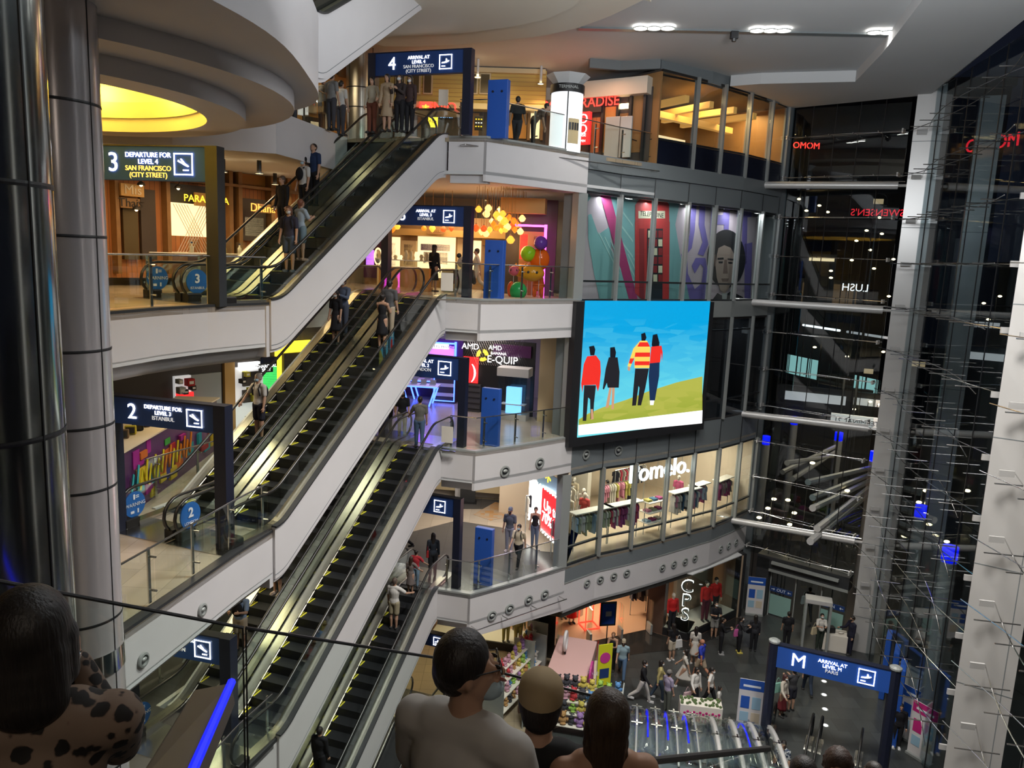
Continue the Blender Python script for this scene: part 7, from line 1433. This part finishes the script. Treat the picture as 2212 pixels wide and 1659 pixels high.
# skywalk with lit glass
a,b=P_(1700,790,70),P_(1960,850,62); t=T('skywalk','raised walkway with pale green lit glass panels across the street','bridge',tuple(a)); 
B().hexa([V((0,0,-1.2)),b-a+V((0,0,-1.2)),b-a+V((0,3,-1.2)),V((0,3,-1.2)),V((0,0,-.6)),b-a+V((0,0,-.6)),b-a+V((0,3,-.6)),V((0,3,-.6))]).out('deck','spandrel',t)
mat('aqualit',(.4,.8,.75),.5,emit=.5,ecol=(.45,.85,.8))
for i in range(10):
    q=(b-a)*(i/10); r=(b-a)*((i+.85)/10); B().hexa([q+V((0,0,-.6)),r+V((0,0,-.6)),r+V((0,.05,-.6)),q+V((0,.05,-.6)),q+V((0,0,.5+.5*(i<4))),r+V((0,0,.5+.5*(i<4))),r+V((0,.05,.5+.5*(i<4))),q+V((0,.05,.5+.5*(i<4)))]).out('side_panel','aqualit' if i<3 or i in (6,7) else 'railglass',t)
a,b=P_(1735,702,72),P_(1950,735,60); t=T('light_strip','pair of long pale light strips over the skywalk','lamp',tuple(a)); B().tube([V((0,0,0)),(b-a)*.42],.1,6).out('tube_lamp','whitelit',t); B().tube([(b-a)*.5,b-a],.1,6).out('tube_lamp','dimlit',t)
# cars
def car(lab,x,y,d,rz,c,lit=True):
    p=P_(x,y,d); p.z=-.5; t=T('car',lab,'car',tuple(p),R_(rz),'cars on the street outside')
    def sec(pts,w_): return [(0,0)]
    b=B(); b.slab([(x_,-.85,z_) for x_,z_ in ((-2.2,.3),(2.2,.3),(2.25,.75),(1.3,.95),(-1.9,1.0),(-2.25,.8))],None,(0,1.7,0)); b.out('car_body',cm(c,.25),t,bevel=.12)
    b=B(); b.hexa([(-1.75,-.78,.98),(1.2,-.78,.93),(1.2,.78,.93),(-1.75,.78,.98),(-1.2,-.6,1.42),(.5,-.6,1.42),(.5,.6,1.42),(-1.2,.6,1.42)]); b.out('cabin',cm((.01,.01,.012),.15),t,bevel=.05)
    B().box(-1.15,-.58,1.41,.45,.58,1.45).out('roof',cm(c,.25),t,bevel=.02)
    for x_ in (-1.35,1.35):
        for s in (-1,1): B().lathe([(0,-.1),(.32,-.1),(.34,0),(.32,.1),(0,.1)],18).rot(0,PI/2,'X').out('wheel','rubber',t,auto=40).location=(x_,s*.8,.33)
    for s in (-1,1): B().box(-2.3,s*.6-.18,.62,-2.2,s*.6+.18,.78).out('tail_lamp','redlit',t); B().box(2.18,s*.6-.15,.55,2.28,s*.6+.15,.7).out('head_lamp','whitelit',t)
p=P_(2075,1168,38); z_=H(2075,1185,(p.x,p.y))
def carz(lab,x,y,rz,c): 
    q=Z(x,y,-.5); d=math.hypot(q.x,q.y); car(lab,x,y,d,rz,c)
carz('yellow taxi seen from behind beyond the glass street wall',2065,1182,60,(.6,.5,.01)); carz('dark car with white lights beyond the walkway posts',1790,872,-20,(.03,.03,.035)); carz('dark car far off at the left of the street',1700,866,-20,(.05,.02,.02)); carz('grey car waiting behind the dark car',1860,876,-20,(.1,.1,.1))
# far lights, one bulb each; some stand in for ceiling lamp reflections
rnd=random.Random(4)
FLT=[(1672,1078),(1702,1080),(1659,1098),(1716,1108),(1640,1118),(1706,1133),(1920,640),(1985,1085),(1742,455),(1726,430),(1770,444),(1788,458),(1850,520),(1872,498),(1900,470),(1905,505),(1795,600),(1888,580),(1795,585),(1930,560),(1940,700),(2045,1170),(2120,560),(2110,622),(2135,690),(2100,780),(2150,800),(1840,562),(1760,750),(1830,770),(1908,760),(1880,540),(1755,1000),(1830,1060),(1760,930),(1700,940),(1690,960),(1738,866),(1765,872),(1812,880),(1880,868),(1900,874),(1845,884),(2075,640),(2125,655),(2160,640),(2090,1060),(2000,1060),(2135,935),(2165,1010)]
for i,(x,y) in enumerate(FLT):
    p=P_(x,y,60 if y<1000 else 40); r=.075*(1 if y<1000 else 1); t=T('light_dot','small warm dot of light in the dark glass','lamp',tuple(p),0,'small warm street lights beyond the glass'); B().ball((0,0,0),r*1.3,(1.4,1,.7),8).out('bulb','warmlamp',t); B().tube([(0,0,0),(0,.3,0),(0,.3,-p.z-.45)],.03,4).out('pole','darkframe',t)
for i,(x,y,w_,hh) in enumerate(((1790,640,5,2.4),(1760,860,4,.6),(1830,865,5,.5),(1880,862,3,.5),(2100,700,3.5,.4),(2120,930,.5,3),(2060,905,.4,2.4))):
    p=P_(x,y,82 if i==0 else 54+3.2*i); t=T('lit_window','%s'%('large dim amber window across the street','pale lit shop strip over the dark car','pale lit shop strip, middle one','pale lit shop strip, nearest the pier','thin pale strip beyond the right glass','tall pale lit window beyond the right glass','narrow pale lit window left of the tall one')[i],'window',tuple(p),math.atan2(p.y,p.x)-PI/2); B().box(-w_/2,0,-hh/2,w_/2,.2,hh/2).out('pane',('amberdim' if 'amberdim' in M else (mat('amberdim',(.2,.12,.05),.5,emit=.06,ecol=(1,.6,.3)) and 'amberdim')) if i==0 else 'dimlit',t); B().box(-w_/2-.5,.22,-p.z-.48,w_/2+.5,.6,hh/2+.4).out('dark_wall','darkframe',t)
st(B().prism([(17.5,33.5),(19,32),(17,19),(15.5,19.5)],-.5,-.35).out('floor','spandrel'))
light('AREA',(22,45,10),260,(1,.8,.55),6); light('AREA',(30,28,12),260,(1,.8,.55),6)

# extra street life: pale facade frames and a lit stair seen through the right glass
for i,(x,y,w_,h_,d) in enumerate(((1775,560,2.2,.35,78),(2112,860,.9,3.4,46),(2070,640,.5,5,44),(2122,770,2.6,.35,45))):
    p=P_(x,y,d); t=T('facade_panel',('dim cream lit panel far off above the LUSH lettering','tall cream lit facade strip right of the big pier','very thin pale strip high beyond the right glass','low pale strip above the seated crowd outside')[i],'panel',tuple(p),math.atan2(p.y,p.x)-PI/2)
    B().box(-w_/2,0,-h_/2,w_/2,.2,h_/2).out('lit_face','creamlit' if i<2 else 'dimlit',t); B().box(-w_/2-.2,.2,-p.z-.48,w_/2+.2,.5,h_/2+.3).out('wall','darkframe',t)
